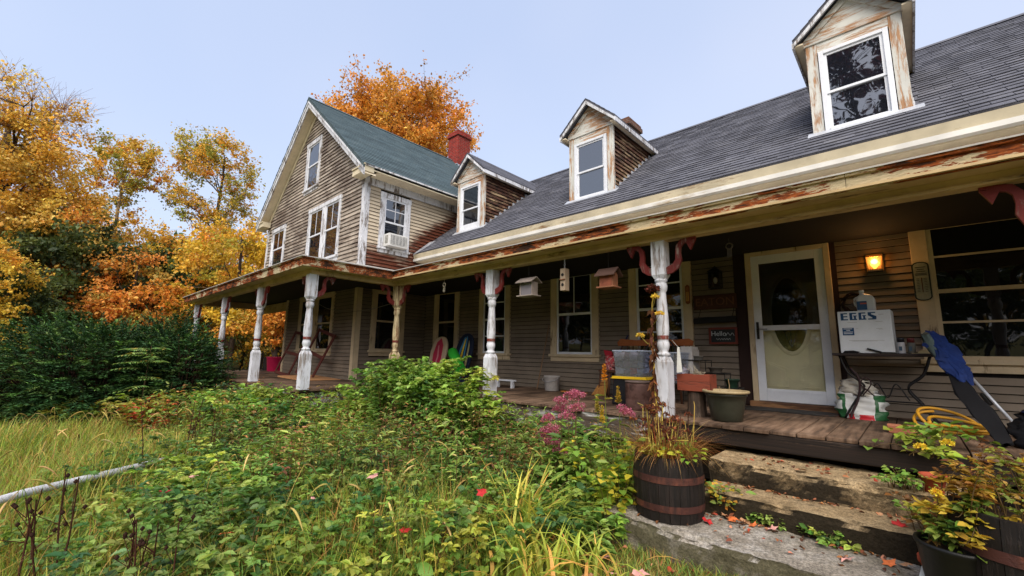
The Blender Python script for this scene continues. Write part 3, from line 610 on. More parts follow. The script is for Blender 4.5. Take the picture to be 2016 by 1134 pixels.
# deck boards
x = XG - .1; k = 0
while x < XR:
    wdt = random.choice((.135, .14, .145)) if x < -1.9 else random.choice((.19, .2, .21))
    if x < Xc - .12: y0_ = Yq - .17; y1_ = Yf + .02 if Xm - .1 > x > -14.1 else (7.6 if x <= -14.1 else Yw + .02)
    else: y0_ = Yp - .18; y1_ = Yw + .02
    y0_ += random.uniform(-.025, .03); dz = random.uniform(-.004, .004)
    mb = MB().hexa([(x, y0_, DK - .034), (x + wdt, y0_ + random.uniform(-.01, .01), DK - .034), (x + wdt, y1_, DK - .034), (x, y1_, DK - .034), (x, y0_, DK + dz), (x + wdt, y0_, DK + dz + random.uniform(-.003, .003)), (x + wdt, y1_, DK), (x, y1_, DK)])
    part(porch, 'deck_board', mb, M['deck'], bevel=.004)
    x += wdt + random.uniform(.006, .012); k += 1
part(porch, 'deck_frame', MB().box(XG, Xc, Yq - .05, Yq + .05, .2, DK - .036).box(XG, XR, Yp + .3, Yp + .4, .2, DK - .036), M['rim_dark'])
part(porch, 'rim_board', MB().box(Xc - .1, -2.25, Yp - .14, Yp - .10, .55, DK - .036), M['rim_white'])
part(porch, 'rim_board', MB().box(Xc - .14, Xc - .1, Yq - .1, Yp - .1, .5, DK - .036), M['rim_white'])
part(porch, 'rim_board', MB().box(XG, Xc - .1, Yq - .14, Yq - .10, .5, DK - .036), M['rim_white'])
part(porch, 'rim_board', MB().box(-2.2, .9, Yp - .15, Yp - .10, .66, DK - .036), M['rim_dark'], bevel=.01)
part(porch, 'rim_board', MB().box(.91, XR, Yp - .15, Yp - .10, .62, DK - .036), M['rim_dark'])
# turned posts
def post_mesh():
    h = zt0 - DK; mb = MB(); q = math.pi / 4; s = .078 * math.sqrt(2)
    mb.lathe([(s, 0), (s, .60), (s * .72, .66)], 4, rot=q)
    mb.lathe([(.055, .655), (.072, .675), (.074, .69), (.056, .705), (.05, .72), (.062, .75), (.07, .785), (.066, .82), (.058, .84), (.062, .845), (.062, .90), (.068, .92), (.07, 1.0), (.066, 1.12), (.058, 1.25), (.05, 1.38), (.05, 1.40), (.064, 1.42), (.07, 1.46), (.064, 1.5), (.056, 1.512), (.07, 1.525), (.072, 1.545), (.056, 1.56)], 20)
    mb.lathe([(s * .72, 1.555), (s, 1.60), (s, h)], 4, rot=q)
    return mb
pm = post_mesh(); pme = pm.mesh('post'); pme.materials.append(M['white_post'])
for p in pme.polygons: p.use_smooth = len(p.vertices) == 4 and abs(p.normal.z) < 2 and p.area < .004
pme2 = pme.copy(); pme2.materials.clear(); pme2.materials.append(M['tan_post'])
bandme = MB().lathe([(.0628, .85), (.0635, .852), (.0635, .895), (.0628, .897)], 20, cap=False).mesh('band', True); bandme.materials.append(M['band'])
def bracket_mesh():
    """flat S-scroll with an arrow tip, foot on the post, tip under the beam; lies in local XZ, grows to +X"""
    pts = []; ctr = [(.0, -.42), (.06, -.40), (.13, -.36), (.17, -.28), (.165, -.19), (.175, -.10), (.22, -.045), (.29, -.03), (.345, -.05)]
    wd = [.09, .11, .10, .08, .066, .068, .07, .06, .05]
    Lf, Rt = [], []
    for i, (x_, z_) in enumerate(ctr):
        a = ctr[max(0, i - 1)]; b = ctr[min(len(ctr) - 1, i + 1)]; d = Vector((b[0] - a[0], b[1] - a[1])).normalized(); n = Vector((-d.y, d.x))
        Lf.append((x_ + n.x * wd[i] / 2, z_ + n.y * wd[i] / 2)); Rt.append((x_ - n.x * wd[i] / 2, z_ - n.y * wd[i] / 2))
    mb = MB(); t = .018; n = len(Lf)
    for sgn in (-1, 1): 
        pass
    V = [(x_, -t, z_) for x_, z_ in Lf] + [(x_, -t, z_) for x_, z_ in Rt] + [(x_, t, z_) for x_, z_ in Lf] + [(x_, t, z_) for x_, z_ in Rt]; Fc = []
    for i in range(n - 1):
        Fc += [(i, n + i, n + i + 1, i + 1), (2 * n + i, 2 * n + i + 1, 3 * n + i + 1, 3 * n + i), (i, i + 1, 2 * n + i + 1, 2 * n + i), (n + i, 3 * n + i, 3 * n + i + 1, n + i + 1)]
    Fc += [(0, 2 * n, 3 * n, n), (n - 1, 2 * n - 1, 4 * n - 1, 3 * n - 1)]
    mb.add(V, Fc)
    mb.prism([(.27, -t, -.045), (.33, -t, -.17), (.40, -t, -.035)], (0, 2 * t, 0))
    mb.prism([(.30, -t * .9, -.03), (.30, -t * .9, .0), (.40, -t * .9, .0), (.40, -t * .9, -.03)], (0, 1.8 * t, 0))
    return mb.mesh('scroll_bracket')
bme = bracket_mesh(); bme.materials.append(M['red'])
def bracket(px, py, dirv):
    o = bpy.data.objects.new('scroll_bracket', bme); col.objects.link(o); o.parent = porch
    ang = math.atan2(dirv[1], dirv[0]); mw = Matrix.Translation((px + dirv[0] * .075, py + dirv[1] * .075, zt0)) @ Matrix.Rotation(ang, 4, 'Z') @ Matrix.Diagonal((.86, 1, .86, 1))
    o.matrix_local = Matrix.Translation(-porch.location) @ mw
POSTS = [(-2.08, Yp, 0, ((1, 0), (-1, 0))), (-4.9, Yp, 0, ((1, 0), (-1, 0))), (-7.66, Yp, 1, ((1, 0), (0, -1))), (-7.7, Yq, 0, ((0, 1), (-1, 0))), (-10.3, Yq, 0, ((1, 0), (-1, 0))), (-13.1, Yq, 0, ((1, 0), (-1, 0))), (-16.1, Yq, 0, ((1, 0),)), (.92, Yp, 0, ((1, 0), (-1, 0))), (3.9, Yp, 0, ((-1, 0),))]
for px, py, tan, brs in POSTS:
    o = bpy.data.objects.new('turned_post', pme2 if tan else pme); col.objects.link(o); o.parent = porch; o.location = Vector((px, py, DK)) - porch.location
    b = bpy.data.objects.new('band', bandme); col.objects.link(b); b.parent = o
    o.rotation_euler = (random.uniform(-.006, .006), random.uniform(-.008, .008), 0)
    for dv in brs: bracket(px, py, dv)
# ================================================================== STEPS AND GROUND
from mathutils import noise as mn
def rough_block(x0, x1, y0, y1, z0, z1, amp, seed, nx=150, ny=26, nz=10, crag=1.):
    """stone block with worn, pitted faces and chipped edges"""
    mb = MB(); idx = {}; so_ = Vector((seed * 7.3, seed * 3.1, seed))
    def fr_(p, f, o): return mn.fractal(p * f + so_, 1., 2.1, o)
    def vid(i, j, k):
        key = (i, j, k)
        if key not in idx:
            x = x0 + (x1 - x0) * i / nx; y = y0 + (y1 - y0) * j / ny; z = z0 + (z1 - z0) * k / nz; p = Vector((x, y, z))
            n1 = fr_(p, 1.6, 3) * amp; n2 = fr_(p, 11, 4) * .006 * crag; chip = max(0, fr_(p, 5, 3) - .15) * .05 * crag
            if j == 0: y += n1 + n2 + (.004 + chip if k >= nz - 1 else 0)
            if j == ny: y -= n1
            if k == nz: z += n1 * .25 + n2 * .8 - (.004 + chip if j <= 1 else 0)
            if i == 0: x += n1 + n2 + .004 * (k == nz)
            if i == nx: x -= n1
            idx[key] = len(mb.v); mb.v.append((x, y, z))
        return idx[key]
    for i in range(nx):
        for j in range(ny): mb.f.append((vid(i, j, nz), vid(i + 1, j, nz), vid(i + 1, j + 1, nz), vid(i, j + 1, nz)))
        for k in range(nz):
            mb.f.append((vid(i, 0, k), vid(i + 1, 0, k), vid(i + 1, 0, k + 1), vid(i, 0, k + 1))); mb.f.append((vid(i + 1, ny, k), vid(i, ny, k), vid(i, ny, k + 1), vid(i + 1, ny, k + 1)))
    for j in range(ny):
        for k in range(nz):
            mb.f.append((vid(0, j + 1, k), vid(0, j, k), vid(0, j, k + 1), vid(0, j + 1, k + 1))); mb.f.append((vid(nx, j, k), vid(nx, j + 1, k), vid(nx, j + 1, k + 1), vid(nx, j, k + 1)))
    return mb
solo('stone_step', rough_block(-1.45, 1.2, 4.22, 4.8, .36, .60, .02, 3, crag=2.2), M['stone'], 'coarse pitted stone step directly under the dark porch edge', 'step')
solo('stone_step', rough_block(-1.40, 1.25, 3.86, 4.42, .18, .42, .008, 5, crag=.8), M['stone'], 'smooth brown middle step between granite slab and pitted step', 'step')
solo('stone_slab', rough_block(-1.98, 1.4, 3.30, 4.06, -.05, .25, .04, 8, 180, 36, 12, 1.5), M['slab'], 'pale grey granite slab at the foot of the steps carrying the barrel', 'step')

def groundmat():
    t = NT('meadow_soil'); n = t.noise(.5, detail=6); n2 = t.noise(9, detail=6); n3 = t.noise(.12, detail=3)
    c = t.ramp(n, [(.3, S(72, 70, 34)), (.5, S(104, 100, 48)), (.7, S(124, 110, 58))]); c = t.mul(c, t.ramp(n2, [(.3, (.5,) * 3), (.7, (1.1,) * 3)]))
    return t.done(c, .95, .1, n2, .03, .8)
gx, gy = np.meshgrid(np.concatenate([np.linspace(-400, -34, 12), np.linspace(-32, 8, 90), np.linspace(12, 400, 12)]), np.concatenate([np.linspace(-300, -26, 10), np.linspace(-24, 30, 110), np.linspace(34, 400, 12)]), indexing='ij')
def gz(x, y):
    x = np.asarray(x, float); y = np.asarray(y, float)
    b = .035 * np.sin(x * 1.7 + y) + .03 * np.sin(y * 2.3 - x * .8) + .02 * np.sin(x * 4.1 + 1) * np.sin(y * 3.7)
    far = np.clip((np.hypot(x + 4, y - 3) - 18) / 60, 0, 1); rise = far ** 2 * 5
    return b - .01 + rise
Z = gz(gx, gy); nx_, ny_ = gx.shape; V = np.stack([gx, gy, Z], -1).reshape(-1, 3); ii = np.arange(nx_ * ny_).reshape(nx_, ny_)
Fq = np.stack([ii[:-1, :-1], ii[1:, :-1], ii[1:, 1:], ii[:-1, 1:]], -1).reshape(-1, 4)
struct('ground', npm('ground', V, [Fq], smooth=True), groundmat())

# ================================================================== THINGS ON THE PORCH
def loopy(pts, n=8):
    """Catmull-Rom through points"""
    P = [Vector(p) for p in pts]; P = [P[0] * 2 - P[1]] + P + [P[-1] * 2 - P[-2]]; out = []
    for i in range(1, len(P) - 2):
        for k in range(n):
            t = k / n; a, b, c, d = P[i - 1:i + 3]
            out.append(.5 * ((2 * b) + (c - a) * t + (2 * a - 5 * b + 4 * c - d) * t * t + (3 * b - a - 3 * c + d) * t ** 3))
    return out + [P[-2]]
def text_mesh(s, size, name='lettering', bold=0.0):
    c = bpy.data.curves.new(name, 'FONT'); c.body = s; c.size = size; c.extrude = .002; c.offset = bold; c.align_x = 'CENTER'; c.align_y = 'CENTER'; c.resolution_u = 3
    o = bpy.data.objects.new(name, c); col.objects.link(o); bpy.context.view_layer.update()
    me = bpy.data.meshes.new_from_object(o.evaluated_get(bpy.context.evaluated_depsgraph_get())); bpy.data.objects.remove(o); bpy.data.curves.remove(c)
    me.transform(Matrix.Rotation(math.pi / 2, 4, 'X')); me.materials.clear(); return me
def placed(parent, name, me, mat, loc, rot=(0, 0, 0)):
    me.materials.clear(); o = link(name, me, mat, None); o.parent = parent; o.location = loc; o.rotation_euler = rot; return o

# ---- wall-hung things right of the porch windows
YW = Yw - .0
fr = flat('frame_red', S(110, 46, 34), .6)
t = thing('name_sign', (-2.14, YW - .04, 2.24), 'carved brown wooden name board hung beside the storm door', 'sign', local=True)
part(t, 'board', MB().box(-.31, .31, -.012, .012, 0, .22), flat('sign_wood', S(74, 44, 32), .8, .4), bevel=.006)
placed(t, 'lettering', text_mesh('EATON', .17), flat('sign_letters', S(112, 76, 56), .8), (0.0, -.014, .11))
t = thing('hanging_plank', (-2.14, YW - .05, 2.02), 'black plank hung on cords below the carved name board', 'plank', local=True)
part(t, 'plank', MB().hexa([(-.31, -.04, .0), (.30, -.04, .02), (.30, .0, .02), (-.31, .0, 0), (-.31, -.04, .085), (.29, -.04, .105), (.29, 0, .105), (-.31, 0, .085)]), flat('plank_black', S(16, 15, 17), .7), bevel=.006)
for sx in (-.24, .24): part(t, 'cord', MB().tube([(sx, -.02, .09), (sx + .02, -.015, .16), (sx + .03, .0, .225)], .005, 5), M['blackcloth'])
t = thing('chalkboard', (-2.05, YW - .03, 1.71), 'small chalkboard in red-brown frame with chalk writing', 'chalkboard', local=True)
part(t, 'slate', MB().box(-.17, .17, -.004, .006, .03, .22), flat('slate', S(44, 48, 50), .8, .3))
for nm_, bx in (('a', (-.2, .2, .22, .25)), ('b', (-.2, .2, .0, .03)), ('c', (-.2, -.17, .03, .22)), ('d', (.17, .2, .03, .22))): part(t, 'frame_rail', MB().box(bx[0], bx[1], -.018, .01, bx[2], bx[3]), fr, bevel=.003)
chalk = flat('chalk', S(190, 196, 196), .9)
placed(t, 'chalk_writing', text_mesh('Hello', .10), chalk, (-.06, -.006, .155)); 
sq = MB(); sq.tube(loopy([(-.1 + .012 * k, -.006, .075 + .012 * math.sin(k * 2.1)) for k in range(18)], 3), .0025, 4); sq.tube(loopy([(.04, -.006, .12), (.07, -.006, .17), (.1, -.006, .13), (.13, -.006, .165), (.155, -.006, .125)], 4), .003, 4)
part(t, 'chalk_scribble', sq, chalk)
t = thing('wall_thermometer', (-2.54, YW - .055, 2.34), 'narrow wooden thermometer on a cream window casing', 'thermometer', local=True)
part(t, 'backboard', MB().prism([(-.035, 0, .02), (0, 0, 0), (.035, 0, .02), (.035, 0, .29), (0, 0, .32), (-.035, 0, .29)], (0, .012, 0)), flat('therm_wood', S(128, 74, 44), .6), bevel=.003)
part(t, 'scale', MB().box(-.02, .02, -.004, .0, .05, .2), flat('therm_scale', S(196, 150, 84), .5)); part(t, 'label', MB().box(-.02, .02, -.004, 0, .22, .275), M['therm_scale'] if 0 else flat('therm_label', S(150, 98, 62), .5)); part(t, 'tube', MB().tube([(0, -.006, .06), (0, -.006, .19)], .003, 6), fr)
t = thing('metal_thermometer', (.165, YW - .06, 2.2), 'round-ended tin thermometer plate with dark green rim by the large window', 'thermometer', local=True)
def stadium(w_, h_, y, n=8):
    r = w_ * .5; return [(r * math.cos(a), y, h_ - r * .6 + r * .6 * math.sin(a)) for a in [math.pi * k / n for k in range(n + 1)]] + [(r * math.cos(a), y, r * .6 + r * .6 * math.sin(a)) for a in [math.pi + math.pi * k / n for k in range(n + 1)]]
part(t, 'rim', MB().prism(stadium(.15, .46, -.006), (0, .012, 0)), flat('tin_rim', S(26, 38, 34), .4)); 
fc = part(t, 'face', MB().prism([(a, b - .003, c + .012) for a, b, c in stadium(.122, .435, -.006)], (0, .004, 0)), flat('tin_face', S(136, 136, 118), .5, .3))
part(t, 'capillary', MB().box(-.004, .004, -.0125, -.0095, .10, .27), flat('tin_red', S(70, 30, 26), .5)); 
pr = flat('tin_print', S(48, 46, 40), .6)
ln = MB()
for z_, w_ in ((.39, .045), (.365, .03), (.34, .04), (.315, .05), (.3, .05)): ln.box(-w_, w_, -.0115, -.0095, z_, z_ + .008)
for k in range(9): ln.box(-.045, -.022, -.0115, -.0095, .105 + k * .019, .110 + k * .019); ln.box(.022, .045, -.0115, -.0095, .105 + k * .019, .110 + k * .019)
tag(part(t, 'scale_marks', ln, pr), None, None, kind='stuff')
# unlit lantern left of the door, lit lamp right of it
t = thing('wall_lantern', (-2.09, YW - .05, 2.56), 'unlit black glass wall lantern left of the storm door', 'lantern', local=True)
part(t, 'backplate', MB().box(-.05, .05, .02, .05, .0, .26), M['black'], bevel=.005); part(t, 'cage', MB().box(-.08, -.07, -.14, -.13, 0, .24).box(.07, .08, -.14, -.13, 0, .24).box(-.08, -.07, .01, .02, 0, .24).box(.07, .08, .01, .02, 0, .24).box(-.085, .085, -.145, .025, -.012, .0), M['black'])
part(t, 'hood', MB().lathe([(.13, .24), (.02, .31), (.01, .33)], 4, rot=math.pi / 4, c=(0, -.06, 0)), M['black']); part(t, 'glass', MB().box(-.07, .07, -.13, .01, .0, .24), thinglass('lantern_glass', (.75, .78, .8), .1))
part(t, 'bulb', MB().lathe([(.012, .06), (.03, .1), (.028, .13), (.012, .16)], 10, c=(0, -.06, 0)), M['white_clean'], smooth=True)
t = thing('lit_wall_lamp', (-.235, YW - .02, 2.62), 'lit square wall lamp glowing orange on the siding', 'wall lamp', local=True)
part(t, 'backplate', MB().box(-.085, .085, -.01, .02, -.05, .2), flat('lamp_back', S(96, 84, 66), .5), bevel=.006)
part(t, 'bracket', MB().box(-.07, .07, -.10, .0, -.03, -.012), M['black'])
em = NT('lamp_glow'); e_ = em.n('ShaderNodeEmission', {'Color': (1, .40, .07), 'Strength': 2.2}); em.t.links.new(e_.outputs[0], em.out.inputs[0])
part(t, 'shade', MB().hexa([(-.06, -.09, 0), (.06, -.09, 0), (.06, -.015, 0), (-.06, -.015, 0), (-.075, -.105, .15), (.075, -.105, .15), (.075, -.015, .15), (-.075, -.015, .15)]), thinglass('lamp_shade_glass', (.95, .72, .38), .08, .12)); part(t, 'bulb', MB().lathe([(.012, .01), (.035, .05), (.037, .08), (.02, .115), (.006, .12)], 12, c=(0, -.055, 0)), em.m, smooth=True)
pl_ = bpy.data.lights.new('bulb_light', 'POINT'); pl_.energy = 1.7; pl_.color = (1, .5, .16); pl_.shadow_soft_size = .05
po = bpy.data.objects.new('bulb_light', pl_); col.objects.link(po); po.parent = t; po.location = (0, -.13, .09)
t = thing('wreath', (-.48, YW - .06, 2.22), 'dark twig wreath hanging between storm door and lit lamp', 'wreath', local=True)
wm = MB()
for q in range(14):
    ph = random.uniform(0, 6.28); r_ = .11 + random.uniform(-.015, .015)
    wm.tube([(math.cos(ph + a) * (r_ + .012 * math.sin(a * 5 + q)), .01 + .018 * math.sin(a * 3 + q), math.sin(ph + a) * (r_ + .012 * math.sin(a * 5 + q))) for a in np.linspace(0, 5.2, 22)], .005, 4)
part(t, 'twigs', wm, flat('twig_dark', S(40, 28, 24), .9)); part(t, 'bow', MB().lathe([(.004, -.03), (.022, -.01), (.022, .01), (.004, .03)], 8, c=(0, -.015, -.02)), flat('bow_grey', S(90, 88, 92), .7))

# ---- iron table with egg box and company
T = thing('iron_table', (-.25, 6.42, DK), 'black table with curled iron legs under the egg box', 'table')
part(T, 'tabletop', MB().box(-.68, .20, 6.2, 6.72, 1.555, 1.585), flat('tabletop_dark', S(44, 34, 32), .7, .3), bevel=.006)
def ironleg(x, s):
    mb = MB(); 
    for y in (6.26, 6.66): mb.tube(loopy([(x, y, 1.555), (x + .07 * s, y, 1.36), (x + .20 * s, y, 1.22), (x + .11 * s, y, 1.06), (x, y, DK + .01)], 6), .012, 6)
    mb.tube([(x + .11 * s, 6.26, 1.06), (x + .11 * s, 6.66, 1.06)], .008, 6); return mb
for x_, s_ in ((-.62, 1), (.14, -1)): part(T, 'leg', ironleg(x_, s_), M['black'], smooth=True)
part(T, 'stretcher', MB().tube([(-.51, 6.46, 1.06), (.03, 6.46, 1.06)], .009, 6).tube(loopy([(-.40, 6.46, 1.08), (-.32, 6.46, 1.25), (-.24, 6.46, 1.10), (-.16, 6.46, 1.25), (-.06, 6.46, 1.08)], 6), .007, 6), M['black'])
B = thing('egg_box', (-.355, 6.36, 1.586), 'white cardboard carton printed EGGS on the iron table', 'box', local=True, rot=(0, 0, math.radians(-3)))
bxm = flat('carton_white', S(206, 210, 216), .7, .08)
part(B, 'carton', MB().box(-.235, .235, -.14, .16, .0, .475), bxm, bevel=.006)
blue = flat('print_blue', S(18, 66, 108), .6)
def blk(rects, x0, z0, w_, h_):
    mb = MB()
    for a, b, c, d in rects: mb.box(x0 + a * w_, x0 + b * w_, -.1425, -.1395, z0 + c * h_, z0 + d * h_)
    return mb
LE = [(0, .4, 0, 1), (.401, 1, 0, .16), (.401, .95, .42, .58), (.401, .95, .84, 1)]
LG = [(0, .38, 0, 1), (.381, 1, .0, .16), (.381, .95, .84, 1), (.6, .88, .161, .5), (.5, 1, .501, .62)]
for k, nm_ in enumerate('EGGS'):
    x0 = -.205 + k * .082
    if nm_ == 'S':
        mb = MB().box(x0, x0 + .066, -.1425, -.1395, .455 - .012 + .0, .455).box(x0, x0 + .03, -.1425, -.1395, .42, .443).box(x0, x0 + .07, -.1425, -.1395, .372, .384).box(x0 + .036, x0 + .072, -.1425, -.1395, .385, .41)
        mb.prism([(x0, -.1425, .42), (x0 + .03, -.1425, .43), (x0 + .072, -.1425, .409), (x0 + .036, -.1425, .395)], (0, .003, 0)); part(B, 'letter', mb, blue)
    else: part(B, 'letter', blk(LE if nm_ == 'E' else LG, x0, .372, .066, .083), blue)
part(B, 'handling_label', MB().box(-.20, -.095, -.1422, -.1395, .20, .285), blue)
lb = MB()
for z_, a, b in ((.27, -.19, -.11), (.254, -.165, -.13), (.234, -.19, -.105), (.216, -.19, -.11)): lb.box(a, b, -.1436, -.1424, z_, z_ + .007)
part(B, 'label_print', lb, bxm)
gp = MB()
for z_, a, b in ((.345, -.15, -.06), (.347, .1, .16), (.272, -.08, -.055), (.27, .1, .15), (.262, .12, .16), (.14, -.15, .16), (.132, -.12, .1), (.425, .13, .175)): gp.box(a, b, -.1412, -.1395, z_, z_ + .003)
part(B, 'small_print', gp, flat('grey_print', S(150, 146, 144), .7))
J = thing('plastic_jug', (-.335, 6.40, 2.062), 'white plastic jug with blue label standing on the egg carton', 'jug', local=True)
jm = flat('jug_plastic', S(196, 198, 200), .4, .1)
part(J, 'body', MB().prism([(-.085, -.06, 0), (.085, -.06, 0), (.085, -.06, .14), (.06, -.06, .19), (-.03, -.06, .215), (-.07, -.06, .18), (-.085, -.06, .14)], (0, .12, 0)), jm, bevel=.02)
part(J, 'neck', MB().lathe([(.024, .19), (.022, .22), (.02, .235)], 14, c=(-.03, 0, 0)), jm); part(J, 'cap', MB().lathe([(.024, .228), (.025, .25), (.02, .255)], 14, c=(-.03, 0, 0)), M['white_clean'])
part(J, 'handle', MB().tube(loopy([(-.07, 0, .175), (-.10, 0, .15), (-.10, 0, .09), (-.08, 0, .06)], 5), .011, 8), jm, smooth=True)
part(J, 'label', MB().box(-.08, .01, -.0625, -.060, .02, .12), flat('jug_label', S(42, 78, 116), .5)); part(J, 'label_stripe', MB().box(-.05, .008, -.064, -.0624, .085, .1), flat('jug_red', S(180, 84, 66), .5))
for x_, lab, c_cap, c_body, h_ in ((-.075, 'spray can with white body and black cap', S(24, 22, 30), S(186, 184, 190), .17), (.005, 'spray can with grey body and dark red cap', S(84, 26, 28), S(92, 90, 84), .165)):
    c = thing('spray_can', (x_, 6.3, 1.586), lab + ' beside the egg carton', 'spray can', local=True)
    part(c, 'body', MB().lathe([(.031, 0), (.033, .004), (.033, h_ - .055), (.029, h_ - .045)], 18), flat('can_%d' % int(x_ * 1000), c_body, .4), smooth=True)
    part(c, 'cap', MB().lathe([(.0315, h_ - .05), (.0315, h_ - .008), (.028, h_)], 18), flat('cap_%d' % int(x_ * 1000), c_cap, .4), smooth=True)
    part(c, 'label', MB().box(-.02, .005, -.0345, -.0325, .03, .075), flat('canl_%d' % int(x_ * 1000), S(60, 80, 100), .5))
solo('folded_rag', MB().prism([(.04, 6.24, 1.586), (.17, 6.24, 1.586), (.175, 6.24, 1.605), (.12, 6.24, 1.63), (.07, 6.24, 1.622)], (0, .09, 0)).box(.0, .18, 6.23, 6.34, 1.5855, 1.592), flat('rag', S(186, 166, 128), .9), 'crumpled tan rag on the iron table right of the spray cans', 'rag', bevel=.008)
gm_ = MB(); gm_.tube(loopy([(-.62, 6.205, 1.60), (-.54, 6.2, 1.61), (-.46, 6.205, 1.605), (-.40, 6.2, 1.598)], 5), [.012] * 16, 6)
solo('work_glove', MB().prism([(-.58, 6.202, 1.586), (-.44, 6.202, 1.586), (-.42, 6.202, 1.60), (-.48, 6.202, 1.615), (-.56, 6.202, 1.61)], (0, .012, 0)), M['blackcloth'], 'limp black glove on the table edge before the egg carton', 'glove', bevel=.005)
solo('garden_trowel', MB().bar((-.36, 6.205, 1.635), (-.24, 6.205, 1.595), .02, .02).bar((-.25, 6.207, 1.596), (-.12, 6.207, 1.592), .012, .01), M['blackcloth'], 'black handled tool lying before the egg carton', 'tool', bevel=.004)
# feed bag under the table
def sack_mesh(w_, d_, h_, seed, nu=22, nv=14):
    r = random.Random(seed); V = []; F = []; ph = [r.uniform(0, 6) for _ in range(8)]
    for j in range(nv + 1):
        t_ = j / nv; wide = (1.0 + .1 * math.sin(t_ * 3.1)) * (1 - .28 * max(0, t_ - .45)); dep = 1.0 * (1 - .55 * t_ ** 2)
        for i in range(nu):
            a = 2 * math.pi * i / nu; ca, sa = math.cos(a), math.sin(a); q = (abs(ca) ** 3.2 + abs(sa) ** 3.2) ** (-1 / 3.2)
            wob = .022 * math.sin(a * 3 + ph[0] + t_ * 9) + .016 * math.sin(a * 7 + ph[1] - t_ * 14) + .014 * math.sin(t_ * 22 + a * 2 + ph[2])
            V.append(((w_ / 2 * wide * q * ca) + wob * .9 * math.copysign(1, ca) * min(1, abs(ca) * 2), d_ / 2 * dep * q * sa + wob * .8, h_ * t_ + (.02 * math.sin(a * 2 + ph[3]) if 0 < j else 0)))
    for j in range(nv):
        for i in range(nu): F.append((j * nu + i, j * nu + (i + 1) % nu, (j + 1) * nu + (i + 1) % nu, (j + 1) * nu + i))
    F.append(tuple(range(nu))[::-1]); F.append(tuple(nv * nu + i for i in range(nu)))
    return MB().add(V, F)
def bagmat():
    t = NT('printed_feed_bag'); tcn = t.n('ShaderNodeTexCoord').outputs['Object']; sp = t.n('ShaderNodeSeparateXYZ', {0: tcn}).outputs
    n = t.n('ShaderNodeTexNoise', {'Vector': tcn, 'Scale': 9.}).outputs[0]
    ax = t.math('ADD', t.math('ABSOLUTE', sp[0]), t.math('MULTIPLY', t.math('SUBTRACT', n, .5), .05))
    g = t.math('MULTIPLY', t.math('GREATER_THAN', ax, .125), t.math('LESS_THAN', sp[2], .27)); c = t.mix(g, S(206, 206, 204), S(40, 92, 52))
    st = t.math('MULTIPLY', t.math('GREATER_THAN', ax, .16), t.math('GREATER_THAN', sp[2], .10)); c = t.mix(t.math('MULTIPLY', st, t.math('LESS_THAN', sp[2], .20)), c, S(210, 212, 208))
    rd = t.math('MULTIPLY', t.math('LESS_THAN', sp[2], .055), t.math('LESS_THAN', ax, .12)); c = t.mix(t.math('MULTIPLY', rd, t.math('GREATER_THAN', n, .45)), c, S(190, 40, 48))
    bl = t.math('MULTIPLY', t.math('LESS_THAN', ax, .06), t.math('MULTIPLY', t.math('GREATER_THAN', sp[2], .25), t.math('LESS_THAN', sp[2], .32))); c = t.mix(t.math('MULTIPLY', bl, .7), c, S(70, 70, 72))
    return t.done(c, .45, .4, n, .01, .5)
K = thing('feed_sack', (-.48, 6.40, DK), 'crumpled white green and red sack under the iron table', 'sack', local=True)
part(K, 'bag', sack_mesh(.40, .22, .30, 4), bagmat(), smooth=True)
tp = sack_mesh(.28, .15, .16, 9); tp.xf(Matrix.Translation((-.02, -.0, .27)) @ Matrix.Rotation(.12, 4, 'Y')); part(K, 'rolled_top', tp, flat('bag_top', S(190, 184, 172), .6, .25), smooth=True)
solo('looped_cord', MB().tube(loopy([(-.53, 6.26, 1.42), (-.46, 6.24, 1.30), (-.48, 6.26, 1.10), (-.55, 6.23, .92), (-.56, 6.22, .87)], 8), .012, 6).tube(loopy([(-.44, 6.25, 1.12), (-.36, 6.24, 1.25), (-.40, 6.25, 1.32), (-.45, 6.25, 1.24), (-.34, 6.24, 1.12)], 6), .007, 6), flat('cord_brown', S(52, 34, 36), .7), 'dark strap hanging over the white feed sack', 'strap', smooth=True)
# door mat
mm = []; 
for k in range(15): mm.append((-1.0 + .36 * math.cos(math.pi * (k / 14 - .5)) , 6.46 + .2 * math.sin(math.pi * (k / 14 - .5)), DK + .003))
solo('door_mat', MB().prism([(-1.72, 6.26, DK + .003)] + mm + [(-1.72, 6.66, DK + .003)], (0, 0, .014)), peel('rubber_mat', S(48, 46, 44), S(104, 66, 52), S(70, 48, 40), .3, (1, 1, 1), 4), 'worn dark mat with a rounded end before the storm door', 'mat')
# ---- big green pot, stand with pots
Pt = thing('large_planter_pot', (-1.5, 5.0, DK), 'large dark green flower pot with tan rim on the deck', 'flower pot', local=True)
part(Pt, 'pot', MB().lathe([(.14, 0), (.15, .01), (.165, .1), (.185, .2), (.195, .255), (.205, .26), (.205, .28), (.198, .285)], 28), flat('glaze_green', S(52, 52, 42), .35, .35, scale=3), smooth=True)
part(Pt, 'rim', MB().lathe([(.198, .285), (.228, .29), (.232, .305), (.225, .315), (.19, .312), (.185, .28)], 28, cap=False), flat('rim_tan', S(156, 138, 104), .5), smooth=True)
part(Pt, 'soil', MB().lathe([(.19, .285), (.1, .293), (.01, .296)], 20), flat('soil', S(70, 52, 38), .95, .4)); part(Pt, 'twig', MB().tube([(.03, 0, .28), (.04, .01, .36), (.035, 0, .43)], .004, 5).tube([(-.05, 0, .28), (-.07, .02, .35)], .003, 5), flat('twig', S(150, 124, 88), .8))
St = thing('plant_stand', (-2.0, 6.3, DK), 'tiered black wire plant stand against the siding', 'plant stand')
